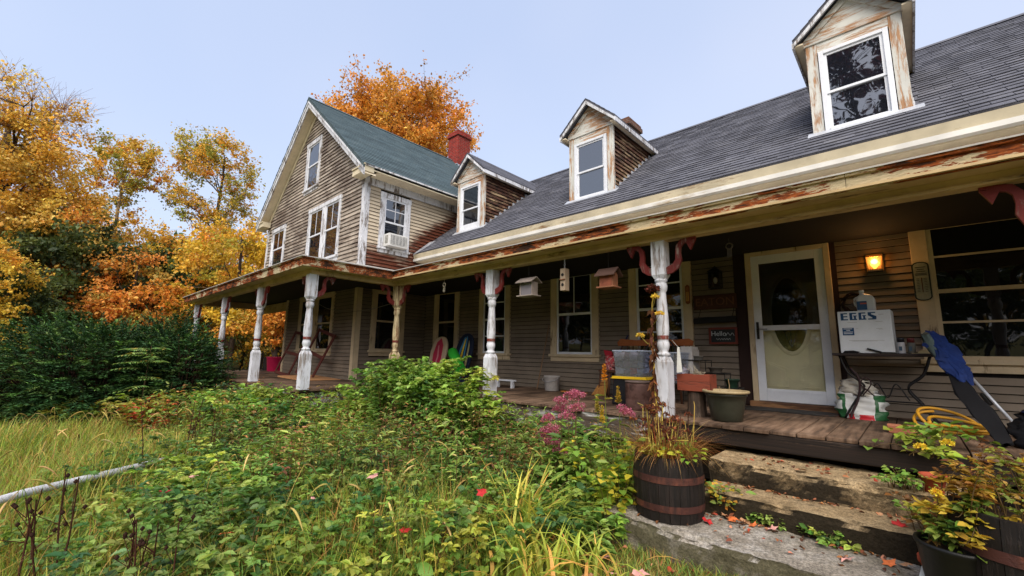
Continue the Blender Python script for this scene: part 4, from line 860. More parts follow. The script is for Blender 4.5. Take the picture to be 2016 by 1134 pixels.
for a, b, zt_, nm_ in ((-2.42, -2.10, .62, 'a'), (-2.12, -1.86, .45, 'b'), (-1.9, -1.7, .26, 'c')):
    fm_ = MB()
    for x_ in (a, b):
        for y_ in (6.2, 6.45): fm_.tube([(x_, y_, DK), (x_, y_, DK + zt_)], .006, 5)
    fm_.tube([(a, 6.2, DK + zt_), (b, 6.2, DK + zt_), (b, 6.45, DK + zt_), (a, 6.45, DK + zt_), (a, 6.2, DK + zt_)], .006, 5); part(St, 'tier_frame', fm_, M['black']); part(St, 'shelf', MB().box(a, b, 6.2, 6.45, DK + zt_ - .008, DK + zt_ - .002), M['black'])
part(St, 'corner_post', MB().tube([(-1.7, 6.2, DK), (-1.7, 6.2, DK + .34)], .008, 6), M['black'])
def smallpot(x_, y_, z_, r_, h_, c, lab, cat='flower pot', grp=None):
    p = thing('small_pot', (x_, y_, z_), lab, cat, grp, local=True); part(p, 'pot', MB().lathe([(r_ * .75, 0), (r_, h_ * .85), (r_ * 1.1, h_ * .86), (r_ * 1.1, h_), (r_ * .95, h_), (r_ * .9, h_ * .9)], 16, cap=False), c, smooth=True); part(p, 'soil', MB().lathe([(r_ * .95, h_ * .9), (.005, h_ * .93)], 14), M['soil']); return p
smallpot(-2.0, 6.3, DK + .45, .09, .08, flat('pot_grey', S(92, 84, 76), .7), 'shallow grey pot on the middle tier of the plant stand'); smallpot(-1.8, 6.3, DK + .26, .085, .12, flat('pot_dgreen', S(36, 60, 46), .5), 'dark green pot on the low tier of the plant stand'); smallpot(-2.24, 6.32, DK + .62, .07, .06, flat('pot_white', S(120, 116, 110), .6), 'low pale pot on the top tier of the plant stand')
solo('teal_box', MB().box(-2.50, -2.32, 6.35, 6.5, DK + .62, DK + .76), flat('teal', S(46, 120, 138), .5), 'small teal box on the wire plant stand', 'box', bevel=.006)
# ---- bench with storage bins left of the door
Be = thing('wooden_bench', (-3.03, 6.5, DK), 'orange-brown spindle-back bench under the window carrying bins', 'bench')
wd = flat('bench_wood', S(158, 88, 44), .5, .25); wd2 = flat('bench_dark', S(84, 54, 38), .6)
part(Be, 'seat', MB().box(-3.68, -2.42, 6.2, 6.66, 1.24, 1.28), wd2, bevel=.01)
for a, b in ((-3.66, -3.0), (-2.98, -2.42)):
    part(Be, 'top_rail', MB().prism([(a, 6.62, 1.68), (b, 6.62, 1.68), (b + .02, 6.62, 1.75), (b - .05, 6.62, 1.79), ((a + b) / 2, 6.62, 1.775), (a + .05, 6.62, 1.80), (a - .02, 6.62, 1.74)], (0, .03, 0)), wd, bevel=.006)
for k in range(12): part(Be, 'spindle', MB().tube([(-3.6 + k * .103, 6.63, 1.27), (-3.6 + k * .103, 6.64, 1.69)], .009, 6), wd2)
for x_, y_ in ((-3.64, 6.24), (-2.46, 6.24), (-3.64, 6.62), (-2.46, 6.62)): part(Be, 'leg', MB().tube([(x_ * 1.0 + (.0), y_, DK), (x_ + (.03 if x_ < -3 else -.03), y_, 1.245)], [.016, .022], 8), wd2, smooth=True)
binm = thinglass('clear_plastic', (.82, .86, .93), .08, .09, .2)
def bin_(x0, x1, y0, y1, z0, h_, lab, cols):
    b = thing('storage_bin', ((x0 + x1) / 2, (y0 + y1) / 2, z0), lab, 'storage bin')
    mb = MB(); i = .02; t_ = .004
    lo = [(x0 + i, y0 + i), (x1 - i, y0 + i), (x1 - i, y1 - i), (x0 + i, y1 - i)]; hi = [(x0, y0), (x1, y0), (x1, y1), (x0, y1)]
    mb.add([(a, c, z0) for a, c in lo] + [(a, c, z0 + h_) for a, c in hi], [(0, 1, 2, 3), (0, 1, 5, 4), (1, 2, 6, 5), (2, 3, 7, 6), (3, 0, 4, 7)]); part(b, 'shell', mb, binm)
    part(b, 'rim', MB().box(x0 - .012, x1 + .012, y0 - .012, y0, z0 + h_ - .012, z0 + h_ + .004).box(x0 - .012, x1 + .012, y1, y1 + .012, z0 + h_ - .012, z0 + h_ + .004).box(x0 - .012, x0, y0, y1, z0 + h_ - .012, z0 + h_ + .004).box(x1, x1 + .012, y0, y1, z0 + h_ - .012, z0 + h_ + .004), flat('bin_rim', S(170, 178, 196), .4) if 'bin_rim' not in M else M['bin_rim'])
    for k, c in enumerate(cols):
        q = random.Random(k + int(x0 * 100)); cx = x0 + .07 + (x1 - x0 - .14) * (k % 4) / 3; cz = z0 + .03 + (k // 4) * .09
        s = sack_mesh(.15, y1 - y0 - .09, .11, k + 3, 12, 6); s.xf(Matrix.Translation((cx, (y0 + y1) / 2, cz)) @ Matrix.Rotation(q.uniform(-.4, .4), 4, 'Y')); part(b, 'bundle', s, flat('bundle_%d_%d' % (k, int(x0 * -100)), c, .8), smooth=True)
    return b
cA = [S(170, 170, 180), S(120, 104, 116), S(150, 60, 80), S(120, 130, 160), S(96, 84, 92), S(130, 110, 120), S(104, 92, 104), S(90, 96, 118), S(140, 132, 140), S(92, 76, 84), S(120, 116, 130), S(80, 84, 104)]
bin_(-3.06, -2.62, 5.40, 5.70, DK + .386, .35, 'clear bin stuffed with clothes on a yellow lid', cA)
bin_(-2.55, -2.32, 5.9, 6.2, 1.15, .42, 'clear bin with pale papers right of the sunflower post', [S(186, 180, 196), S(150, 140, 160), S(190, 80, 90), S(176, 176, 188), S(140, 136, 150), S(170, 160, 176), S(186, 186, 190), S(176, 170, 186)])
solo('stacked_papers', MB().box(-2.46, -2.28, 6.22, 6.5, 1.281, 1.62).box(-2.45, -2.29, 6.23, 6.49, 1.621, 1.66), flat('papers', S(190, 186, 184), .8, .25, scale=25), 'bundle of pale papers on the right end of the bench', 'papers', bevel=.004)
# milk-can style drum, crate on stump
Dr = thing('brown_drum', (-2.56, 5.15, DK), 'brown metal drum on the deck left of the sunflower post', 'drum', local=True)
part(Dr, 'shell', MB().lathe([(.165, 0), (.17, .01), (.175, .12), (.172, .13), (.176, .14), (.176, .30), (.168, .33)], 26), peel('rusty_drum', S(92, 66, 60), S(70, 42, 32), S(46, 32, 28), .4, (1, 1, 1), 6), smooth=True)
part(Dr, 'rim', MB().lathe([(.168, .33), (.178, .335), (.178, .35), (.16, .352)], 26), flat('drum_rim', S(100, 84, 78), .5), smooth=True)
Tt = thing('black_tote', (-2.85, 5.55, DK), 'black tote with bright yellow lid under a clear bin', 'tote')
part(Tt, 'shell', MB().hexa([(-3.12, 5.42, DK), (-2.62, 5.42, DK), (-2.62, 5.68, DK), (-3.12, 5.68, DK), (-3.06, 5.38, DK + .349), (-2.6, 5.38, DK + .349), (-2.6, 5.7, DK + .349), (-3.06, 5.7, DK + .349)]), M['blackcloth'], bevel=.02)
part(Tt, 'lid', MB().box(-3.08, -2.58, 5.38, 5.72, DK + .36, DK + .385).box(-3.095, -2.565, 5.365, 5.735, DK + .35, DK + .362), flat('lid_yellow', S(206, 172, 34), .4), bevel=.005)
Wb = thing('wooden_planter_box', (-1.93, 5.12, 1.14), 'red-brown wooden planter box on a stump beside the sunflower post', 'planter box')
wbm = peel('red_brown_box', S(128, 62, 44), S(98, 50, 36), S(70, 40, 30), .35, (.3, 2, 2), 6, .25)
x0, x1, y0, y1, z0, z1_ = -2.02, -1.66, 5.0, 5.24, 1.13, 1.315
part(Wb, 'side', MB().box(x0, x1, y0, y0 + .02, z0, z1_), wbm, bevel=.004); part(Wb, 'side', MB().box(x0, x1, y1 - .02, y1, z0, z1_), wbm, bevel=.004); part(Wb, 'end', MB().box(x0, x0 + .02, y0 + .021, y1 - .021, z0, z1_ - .003), wbm); part(Wb, 'end', MB().box(x1 - .02, x1, y0 + .021, y1 - .021, z0, z1_ - .003), wbm); part(Wb, 'soil', MB().box(x0 + .02, x1 - .02, y0 + .02, y1 - .02, z0, z1_ - .02), M['soil'])
dp = MB()
for k in range(14): dp.tube([(x0 + .08 + random.uniform(0, .2), y0 + .1 + random.uniform(0, .05), z1_ - .03), (x0 + .08 + random.uniform(0, .22), y0 + .08 + random.uniform(0, .1), z1_ + random.uniform(.02, .10))], .003, 4)
part(Wb, 'dead_stems', dp, flat('dead_stem', S(150, 140, 120), .9))
solo('log_stump', MB().lathe([(.11, 0), (.10, .1), (.095, .28)], 14, c=(-1.85, 5.12, DK)), peel('stump_bark', S(120, 104, 90), S(70, 56, 46), S(50, 40, 34), .5, (3, 3, .5), 5), 'grey bark stump under the red-brown planter box', 'stump')
Ch = thing('iron_chair', (-2.55, 6.0, DK), 'black round-backed iron chair behind the sunflower post', 'chair')
cm = MB()
for sx in (-1, 1):
    for sy in (0, 1): part(Ch, 'leg', MB().tube([(-2.72 + sx * .18, 5.85 + sy * .3, DK), (-2.72 + sx * .15, 5.88 + sy * .24, DK + .44)], .011, 6), M['black'])
part(Ch, 'seat', MB().lathe([(.19, .44), (.2, .45), (.19, .465)], 20, c=(-2.72, 6.0, DK)), M['black']); part(Ch, 'back_hoop', MB().tube(loopy([(-2.92, 6.1, DK + .45), (-2.94, 6.16, DK + .75), (-2.82, 6.2, DK + .9), (-2.62, 6.2, DK + .9), (-2.50, 6.16, DK + .75), (-2.52, 6.1, DK + .45)], 6), .014, 7), M['black'], smooth=True)
for k in range(4): part(Ch, 'back_spindle', MB().tube([(-2.84 + k * .08, 6.12, DK + .46), (-2.84 + k * .08, 6.195, DK + .88)], .007, 5), M['black'])
for sx, lab in ((-2.26, 'white paper tag tied left of the sunflower post'), (-1.96, 'white paper tag tied right of the sunflower post')):
    solo('paper_tag', MB().prism([(sx - .012, 4.93, 1.62), (sx + .012, 4.93, 1.62), (sx + .035, 4.93, 1.44 if sx < -2.1 else 1.34), (sx - .03, 4.93, 1.45 if sx < -2.1 else 1.33)], (0, .003, 0)).tube([(sx, 4.931, 1.615), (sx + (.08 if sx < -2.1 else -.05), 4.88, 1.70)], .002, 4), flat('tag_%d' % int(-sx * 100), S(206, 206, 200), .7), lab, 'tag')
# stool with red bag, broom, sticks, bucket
Sl = thing('small_stool', (-3.72, 6.45, DK), 'dark folding stool holding the red bag', 'stool')
part(Sl, 'seat', MB().box(-3.86, -3.56, 6.3, 6.6, DK + .40, DK + .425), wd2, bevel=.006)
for x_, y_, ex2 in ((-3.83, 6.32, -.04), (-3.6, 6.32, .04), (-3.83, 6.57, -.04), (-3.6, 6.57, .04)): part(Sl, 'leg', MB().tube([(x_ + ex2, y_, DK), (x_, y_, DK + .40)], .014, 7), wd2)
Rb = thing('red_bag', (-3.72, 6.45, DK + .425), 'red patterned bag standing on the dark folding stool', 'bag', local=True)
rbm = NT('red_bag_print'); rn = rbm.noise(22, detail=3); rbm.done(rbm.ramp(rn, [(.42, S(176, 40, 56)), (.5, S(206, 160, 150)), (.56, S(120, 40, 52))], 'CONSTANT'), .5, .4, rn, .004, .4)
part(Rb, 'bag', sack_mesh(.17, .12, .26, 12, 14, 8), rbm.m, smooth=True); part(Rb, 'folded_top', MB().hexa([(-.075, -.04, .24), (.06, -.04, .24), (.06, .03, .24), (-.075, .03, .24), (-.09, -.06, .33), (.05, -.05, .31), (.05, -.02, .31), (-.09, -.02, .33)]), flat('bag_red', S(170, 36, 54), .5), bevel=.006)
Br = thing('corn_broom', (-3.78, 6.3, DK), 'corn broom with straw head and blue handle against the wall', 'broom')
bw = MB(); rr = random.Random(3)
for k in range(150):
    u, v_ = rr.uniform(-1, 1), rr.uniform(-1, 1); bw.tube([(-3.74 + u * .03, 6.36 + v_ * .012, DK + .30), (-3.80 + u * .09, 6.33 + v_ * .02, DK + .16), (-3.86 + u * .13 + rr.uniform(-.01, .01), 6.30 + v_ * .03, DK + .002 + rr.uniform(0, .02))], .0035, 3, False)
part(Br, 'straw_head', bw, flat('straw', S(186, 132, 72), .9, .35, scale=30)); part(Br, 'stitching', MB().tube([(-3.87, 6.31, DK + .17), (-3.80, 6.30, DK + .18), (-3.73, 6.31, DK + .18)], .004, 5).tube([(-3.85, 6.32, DK + .22), (-3.79, 6.31, DK + .225), (-3.72, 6.32, DK + .225)], .004, 5), fr)
part(Br, 'handle', MB().tube([(-3.75, 6.36, DK + .28), (-3.60, 6.86, DK + 1.02)], .012, 8), flat('handle_blue', S(36, 44, 92), .4))
solo('leaning_stick', MB().tube([(-5.38, 6.55, DK + .005), (-5.32, 6.84, 2.1)], [.013, .009], 7), flat('stick', S(128, 98, 72), .8), 'thin brown stick leaning on the siding beside the window', 'stick')
Bk = thing('white_bucket', (-5.02, 6.55, DK), 'dirty white plastic bucket on the deck under the window', 'bucket', local=True)
part(Bk, 'pail', MB().lathe([(.125, 0), (.13, .005), (.15, .24), (.157, .245), (.157, .265), (.148, .27), (.145, .25), (.125, .02)], 24, cap=False), flat('bucket_white', S(186, 180, 176), .5, .3), smooth=True); part(Bk, 'floor', MB().lathe([(.124, .01), (.01, .011)], 20), M['soil']); part(Bk, 'bail', MB().tube(loopy([(-.157, 0, .25), (-.15, -.1, .20), (0, -.165, .16), (.15, -.1, .20), (.157, 0, .25)], 5), .004, 5), M['flash'])
solo('wood_strip', MB().box(-4.72, -4.2, 6.42, 6.50, DK + .002, DK + .022), flat('strip_orange', S(176, 112, 52), .7), 'orange wood strip lying on the deck by the white bucket', 'plank')
solo('white_strip', MB().box(-6.3, -5.75, 6.30, 6.36, DK + .13, DK + .16).box(-6.25, -6.2, 6.3, 6.36, DK, DK + .13).box(-5.85, -5.8, 6.3, 6.36, DK, DK + .13), M['white_clean'], 'low white rack lying on the deck by the wall', 'rack')
# ---- body boards and foam roll
def board(x_, y_, w_, h_, tilt, lab, pal, rot=0):
    b = thing('body_board', (x_, y_, DK), lab, 'body board', local=True, rot=(tilt, rot, 0))
    out = [(w_ / 2 * math.copysign(abs(math.cos(a)) ** .8, math.cos(a)), 0, h_ * .62 + h_ * .38 * math.sin(a)) for a in [math.pi * k / 16 for k in range(17)]] + [(-w_ * .43, 0, 0), (w_ * .43, 0, 0)]
    part(b, 'core', MB().prism(out, (0, .045, 0)), flat('core_%d' % int(-x_ * 100), pal[0], .5), bevel=.012)
    for k, (poly, c) in enumerate(pal[1]): part(b, 'stripe', MB().prism([(p[0] * w_, -.004 - k * .0012, p[1] * h_) for p in poly], (0, .0035, 0)), flat('stripe_%d_%d' % (k, int(-x_ * 100)), c, .45))
    return b
board(-8.48, 6.35, .62, 1.10, math.radians(-14), 'white and pink body board leaning beneath a window', (S(206, 186, 158), [([(-.2, .3), (.1, .2), (.28, .5), (.22, .8), (.02, .96), (-.2, .86), (-.28, .6)], S(196, 52, 84)), ([(-.06, .3), (.03, .3), (.09, .55), (-.02, .8), (-.08, .78), (.0, .52)], S(224, 150, 160))]))
board(-7.55, 6.35, .58, 1.16, math.radians(-14), 'blue yellow and black striped body board leaning on the siding', (S(24, 34, 58), [([(-.38, .4), (-.25, .4), (.0, .93), (-.1, .9)], S(58, 120, 160)), ([(-.2, .15), (-.05, .15), (.02, .9), (-.04, .86), (-.14, .5)], S(206, 176, 56)), ([(.06, .1), (.16, .1), (.1, .9), (.05, .95)], S(70, 134, 172)), ([(.24, .3), (.34, .35), (.3, .75), (.22, .85)], S(176, 166, 120)), ([(.3, .1), (.4, .15), (.33, .35)], S(176, 64, 60))]))
solo('foam_roll', MB().tube([(-7.60, 6.25, 1.53), (-7.0, 5.98, 1.18)], .115, 22), flat('foam_green', S(46, 160, 48), .6, .08), 'bright green foam roll leaning before the striped body board', 'foam roll', smooth=False)
# ---- far section: leaning frames, sheet, tub, line
frm = flat('frame_brown', S(92, 44, 36), .7, .3)
for x_, y_, a_r, lab in ((-12.6, 4.42, .09, 'red-brown screen frame leaning on siding beside the corner board'), (-11.1, 4.4, .20, 'red-brown screen frame tilted against the double window')):
    f = thing('screen_frame', (x_, y_, DK), lab, 'frame', local=True, rot=(math.radians(-20), a_r, 0))
    for bx in ((-.5, -.42, 0, 1.25), (.42, .5, 0, 1.25)): part(f, 'stile', MB().box(bx[0], bx[1], -.015, .015, bx[2], bx[3]), frm, bevel=.004)
    for bz in (0, .58, 1.17): part(f, 'rail', MB().box(-.42, .42, -.013, .013, bz, bz + .08), frm, bevel=.004)
solo('flat_cardboard', MB().hexa([(-11.6, 4.0, DK + .004), (-9.9, 3.9, DK + .004), (-9.8, 4.75, DK + .004), (-11.4, 4.8, DK + .004), (-11.6, 4.0, DK + .04), (-9.9, 3.9, DK + .016), (-9.8, 4.75, DK + .016), (-11.4, 4.8, DK + .05)]), flat('cardboard', S(186, 136, 92), .85, .2), 'flattened tan cardboard on the deck before the main house', 'cardboard')
Pk = thing('pink_tub', (-15.0, 5.1, DK), 'bright pink plastic tub at the far end of the deck', 'tub', local=True)
part(Pk, 'shell', MB().lathe([(.24, 0), (.25, .01), (.29, .42), (.31, .43), (.31, .45), (.28, .45), (.25, .03)], 24, cap=False), flat('pink', S(214, 40, 92), .45, .1), smooth=True); part(Pk, 'base', MB().lathe([(.24, .012), (.01, .013)], 20), M['pink'])
solo('dark_crate', MB().box(-15.95, -15.35, 5.0, 5.5, DK, DK + .42), flat('crate_dark', S(40, 34, 30), .9), 'dark wooden crate beside the pink tub', 'crate', bevel=.01)
ln = loopy([(-11.4, 4.75, 2.74), (-10.2, 4.6, 2.50), (-9.0, 4.75, 2.42), (-7.8, 4.8, 2.52)], 10)
solo('clothesline', MB().tube(ln, .006, 5), flat('line_grey', S(120, 116, 110), .7), 'slack grey cord strung across the porch by the main house', 'cord')
# ---- hanging bird feeders and chimes
bw_ = flat('feeder_wood', S(140, 92, 66), .85, .35); gw = flat('feeder_grey', S(150, 138, 130), .85, .35)
def chain(x_, y_, z0, z1):
    mb = MB(); n = max(2, int((z1 - z0) / .035))
    for k in range(n):
        zc = z0 + (z1 - z0) * (k + .5) / n; hh = (z1 - z0) / n * .62; ax = (1, 0) if k % 2 else (0, 1)
        mb.tube([(x_ + ax[0] * .009 * math.cos(a), y_ + ax[1] * .009 * math.cos(a), zc + hh * math.sin(a)) for a in np.linspace(0, 6.2832, 9)], .0025, 4, False)
    return mb
f = thing('house_bird_feeder', (-4.12, 4.8, 2.36), 'grey hopper bird feeder with shingled roof hung from the beam', 'bird feeder', local=True)
part(f, 'tray', MB().box(-.19, .19, -.12, .12, 0, .018), gw, bevel=.003); part(f, 'hopper', MB().box(-.13, .13, -.07, .07, .018, .20), thinglass('feeder_glass', (.5, .46, .5), .1, .35)); part(f, 'seed', MB().box(-.12, .12, -.06, .06, .019, .13), flat('seed', S(96, 76, 84), .9, .4, scale=40))
for sx in (-.135, .135): part(f, 'end_panel', MB().box(sx - .008, sx + .008, -.08, .08, .018, .22), gw)
for sy in (-1, 1): part(f, 'roof_board', MB().hexa([(-.19, sy * .15, .205), (.19, sy * .15, .205), (.19, 0, .285), (-.19, 0, .285), (-.19, sy * .15, .22), (.19, sy * .15, .22), (.19, 0, .30), (-.19, 0, .30)]), gw)
part(f, 'chain', chain(0, 0, .295, .50), M['black'])
f = thing('tube_bird_house', (-3.46, 4.8, 2.39), 'narrow pale two-hole bird house on a chain', 'bird house', local=True)
part(f, 'box', MB().box(-.042, .042, -.05, .05, 0, .31), flat('pale_wood', S(170, 150, 128), .85, .3), bevel=.004); 
for z_ in (.08, .22): part(f, 'hole', MB().lathe([(.022, 0), (.022, .004)], 14).xf(Matrix.Translation((0, -.05, z_)) @ Matrix.Rotation(math.pi / 2, 4, 'X')), M['black'])
part(f, 'ledge', MB().box(-.045, .045, -.07, -.05, .148, .158), bw_); part(f, 'chain', chain(0, 0, .31, .47), M['flash'])
f = thing('gabled_bird_feeder', (-2.77, 4.8, 2.36), 'reddish wooden gabled bird feeder hung from the beam', 'bird feeder', local=True)
part(f, 'floor', MB().box(-.15, .15, -.12, .12, 0, .02), bw_, bevel=.004); 
for sx in (-1, 1): part(f, 'wall', MB().prism([(sx * .1, -.08, .02), (sx * .1, .08, .02), (sx * .1, .08, .18), (sx * .1, 0, .24), (sx * .1, -.08, .18)], (.012 * sx, 0, 0)), bw_)
part(f, 'front', MB().box(-.1, .1, -.08, -.07, .02, .18), flat('feeder_red', S(140, 80, 58), .85, .45, scale=14)); part(f, 'back', MB().box(-.1, .1, .07, .08, .02, .18), bw_)
for sy in (-1, 1): part(f, 'roof_board', MB().hexa([(-.17, sy * .14, .155), (.17, sy * .14, .155), (.17, 0, .26), (-.17, 0, .26), (-.17, sy * .14, .17), (.17, sy * .14, .17), (.17, 0, .275), (-.17, 0, .275)]), flat('roof_bd%d' % sy, S(84, 62, 54), .9))
part(f, 'hanger', MB().tube([(0, 0, .27), (0, 0, .49)], .004, 5), M['black'])
def chime(x_, y_, z_, lab, n, c):
    f = thing('wind_chime', (x_, y_, z_), lab, 'wind chime', local=True)
    part(f, 'ring', MB().tube([(.035 * math.cos(a), 0, .16 + .035 * math.sin(a)) for a in np.linspace(0, 6.2832, 13)], .008, 6, False), c, smooth=True); part(f, 'cord', MB().tube([(0, 0, .19), (0, 0, zt0 + .02 - z_)], .002, 4), c)
    for k in range(n): part(f, 'tube', MB().tube([(-.02 + .04 * k / max(1, n - 1), 0, .13), (-.02 + .04 * k / max(1, n - 1), 0, .02 + .02 * (k % 2))], .004, 6), c)
chime(-6.15, 4.8, 2.58, 'small pale ring wind chime between the flaking posts', 3, flat('chime_pale', S(206, 196, 176), .5)); chime(-1.43, 5.2, 2.62, 'dark wind chime hanging left of the storm door', 4, flat('chime_dark', S(96, 92, 90), .4))
for o_ in list(col.objects):
    if o_.name.split('.')[0] in ('house_bird_feeder', 'gabled_bird_feeder'): o_.scale = (.84, .84, .97)
# ---- right end: folded camp chair, hose, bag, clay bits
Cc = thing('folded_camp_chair', (.42, 5.3, DK), 'folded blue and black camp chair leaning on the table', 'camp chair')
def ribbon_bag(c0, c1, ws, ds, n=10, seed=1, wr_=.22):
    r = random.Random(seed); V = []; F = []; m_ = len(ws)
    for j in range(m_):
        t_ = j / (m_ - 1); p = Vector(c0).lerp(Vector(c1), t_)
        for i in range(n):
            a = 2 * math.pi * i / n; wob = 1 + wr_ * math.sin(a * 3 + j * 1.3 + seed) + wr_ * .6 * math.sin(a * 7 - j * 2.1) + r.uniform(-.1, .1)
            V.append(p + Vector((1, 0, .25)).normalized() * (math.cos(a) * ws[j] * wob) + Vector((0, .75, .6)).normalized() * (math.sin(a) * ds[j] * wob))
    for j in range(m_ - 1):
        for i in range(n): F.append((j * n + i, j * n + (i + 1) % n, (j + 1) * n + (i + 1) % n, (j + 1) * n + i))
    F.append(tuple(range(n))); F.append(tuple((m_ - 1) * n + i for i in range(n))); return MB().add(V, F)
part(Cc, 'blue_cloth', ribbon_bag((.145, 6.10, 1.80), (.36, 5.75, 1.30), [.03, .05, .07, .06, .08, .066, .075, .055, .065, .04, .02], [.03, .04, .06, .05, .07, .05, .06, .05, .05, .04, .02], 26, 2, .42), flat('camp_blue', S(24, 48, 108), .75, .45))
part(Cc, 'grey_flap', ribbon_bag((.12, 6.08, 1.79), (.25, 5.86, 1.40), [.03, .045, .05, .04, .02], [.02, .03, .03, .03, .02], 10, 4), flat('camp_grey', S(84, 98, 98), .7, .3), smooth=True)
part(Cc, 'black_bag', ribbon_bag((.25, 5.92, 1.44), (.47, 5.16, DK + .04), [.03, .05, .06, .058, .06, .055, .04], [.04, .05, .06, .06, .06, .06, .05], 14, 7), M['blackcloth'], smooth=True)
part(Cc, 'pole', MB().tube([(.36, 5.96, 1.42), (.60, 5.7, DK + .12)], .014, 8), M['flash'], smooth=True); part(Cc, 'pole_joint', MB().tube([(.44, 5.87, 1.22), (.48, 5.83, 1.13)], .02, 8), M['black'])
hs = []
for k in range(46):
    a = k / 46 * 2 * math.pi * 2.3 + 2.2; r_ = .22 + .05 * math.sin(k * .4); hs.append((.24 + r_ * 1.05 * math.cos(a), 5.75 + r_ * .5 * math.sin(a) - .002 * k, DK + .016 + .17 * max(0, math.sin(a - .6)) * (1 if k < 34 else .4) + .0015 * k))
hs += [(.55, 5.5, DK + .1), (.85, 5.55, DK + .03), (1.3, 5.6, DK + .016), (1.8, 5.7, DK + .016)]
solo('garden_hose', MB().tube(loopy(hs, 4), .0135, 8), flat('hose_yellow', S(206, 150, 44), .4, .12), 'yellow garden hose in loose coils on the deck', 'hose', smooth=True)
Sk = sack_mesh(.5, .34, .26, 21); Sk.xf(Matrix.Translation((.80, 5.26, DK))); solo('black_bag', Sk, M['blackcloth'], 'slumped black bag on the deck beyond the folded camp chair', 'bag', smooth=True)
Sk = sack_mesh(.26, .18, .07, 31); Sk.xf(Matrix.Translation((.76, 5.2, DK + .255))); solo('blue_cloth', Sk, M['camp_blue'], 'crumpled blue cloth on top of the slumped black bag', 'cloth', smooth=True)
solo('clay_trough', MB().hexa([(-.22, 5.36, DK + .002), (.02, 5.34, DK + .002), (.02, 5.44, DK + .002), (-.22, 5.46, DK + .002), (-.23, 5.34, DK + .075), (.03, 5.32, DK + .075), (.03, 5.46, DK + .075), (-.23, 5.48, DK + .075)]), flat('clay', S(176, 112, 84), .8, .2), 'pale terracotta trough on the deck by the marigolds', 'trough', bevel=.006)
for x_, a, lab in ((-.02, 6.2, 'short white tube lying behind the yellow hose'), (.42, 6.15, 'long white tube lying behind the yellow hose')):
    solo('white_tube', MB().tube([(x_, a, DK + .03), (x_ + (.16 if x_ < .2 else .3), a - .25, DK + .02)], .014, 8), M['white_clean'], lab, 'tube', smooth=True)
# ---- barrel planters
def barrel(x_, y_, z_, r_, h_, lab):
    b = thing('barrel_planter', (x_, y_, z_), lab, 'barrel', local=True); wm_ = peel('barrel_stave', S(42, 34, 31), S(30, 24, 21), S(20, 17, 16), .45, (3, 3, .3), 7); n = 22
    rad = lambda t_: r_ * (.90 + .14 * math.sin(math.pi * (.18 + .64 * t_)))
    sv_ = MB(); 
    for j in range(6): pass
    for q in range(n):
        a0, a1 = 2 * math.pi * (q + .02) / n, 2 * math.pi * (q + .98) / n; P = []
        mb = MB(); V = []
        for j in range(6):
            t_ = j / 5; rr_ = rad(t_)
            for rad_, aa in ((rr_, a0), (rr_, a1), (rr_ - .025, a1), (rr_ - .025, a0)): V.append((rad_ * math.cos(aa), rad_ * math.sin(aa), h_ * t_))
        F = []
        for j in range(5):
            for i in range(4): F.append((j * 4 + i, j * 4 + (i + 1) % 4, j * 4 + 4 + (i + 1) % 4, j * 4 + 4 + i))
        F += [(3, 2, 1, 0), (20, 21, 22, 23)]; part(b, 'stave', mb.add(V, F), wm_)
    for t_ in (.22, .66): 
        r1, r2 = rad(t_ - .05) + .004, rad(t_ + .05) + .004; part(b, 'hoop', MB().lathe([(r1, h_ * (t_ - .055)), (r2, h_ * (t_ + .055))], 40, cap=False), M['hoop'], smooth=True)
    part(b, 'soil', MB().lathe([(rad(.9) - .02, h_ * .9), (.01, h_ * .93)], 24), M['soil']); return b
M['hoop'] = peel('rusty_hoop', S(72, 42, 37), S(92, 52, 40), S(44, 30, 28), .45, (1, 1, 1), 8)
barrel(-1.57, 3.62, .25, .265, .47, 'dark wooden half barrel with rusty hoops on the granite slab')
barrel(.36, 3.52, .25, .30, .50, 'blackened half barrel holding marigolds at the right of the steps')
tc_ = flat('terracotta', S(160, 70, 44), .75, .25)
def tpot(x_, y_, z_, r_, h_, lab, tilt=(0, 0, 0)):
    p = thing('terracotta_pot', (x_, y_, z_), lab, 'flower pot', local=True, rot=tilt); part(p, 'pot', MB().lathe([(r_ * .7, 0), (r_ * .95, h_ * .75), (r_ * 1.08, h_ * .76), (r_ * 1.08, h_), (r_ * .98, h_), (r_ * .85, h_ * .5)], 18, cap=False), tc_, smooth=True); part(p, 'soil', MB().lathe([(r_ * .96, h_ * .82), (.005, h_ * .84)], 14), M['soil'])
tpot(.03, 4.35, .60, .07, .12, 'small terracotta pot standing on the pitted step'); tpot(.14, 3.98, .42, .09, .16, 'terracotta pot tipped sideways on the middle step', (.0, .5, 0)); tpot(.0, 3.62, .25, .08, .14, 'terracotta pot on the granite slab by the plant marker', (0, 0, 0))
bp = thing('black_nursery_pot', (.08, 3.45, .25), 'black plastic nursery pot before the marigold barrel', 'flower pot', local=True); part(bp, 'pot', MB().lathe([(.13, 0), (.16, .26), (.17, .27), (.17, .29), (.155, .29), (.15, .25)], 22, cap=False), flat('nursery_black', S(20, 20, 20), .45), smooth=True); part(bp, 'soil', MB().lathe([(.15, .25), (.01, .26)], 16), M['soil'])
solo('plant_marker', MB().hexa([(-.10, 3.47, .26), (-.075, 3.47, .255), (-.075, 3.474, .255), (-.10, 3.474, .26), (-.045, 3.46, .46), (-.018, 3.46, .455), (-.018, 3.464, .455), (-.045, 3.464, .46)]), M['white_clean'], 'white plastic plant marker leaning by the black nursery pot', 'marker')
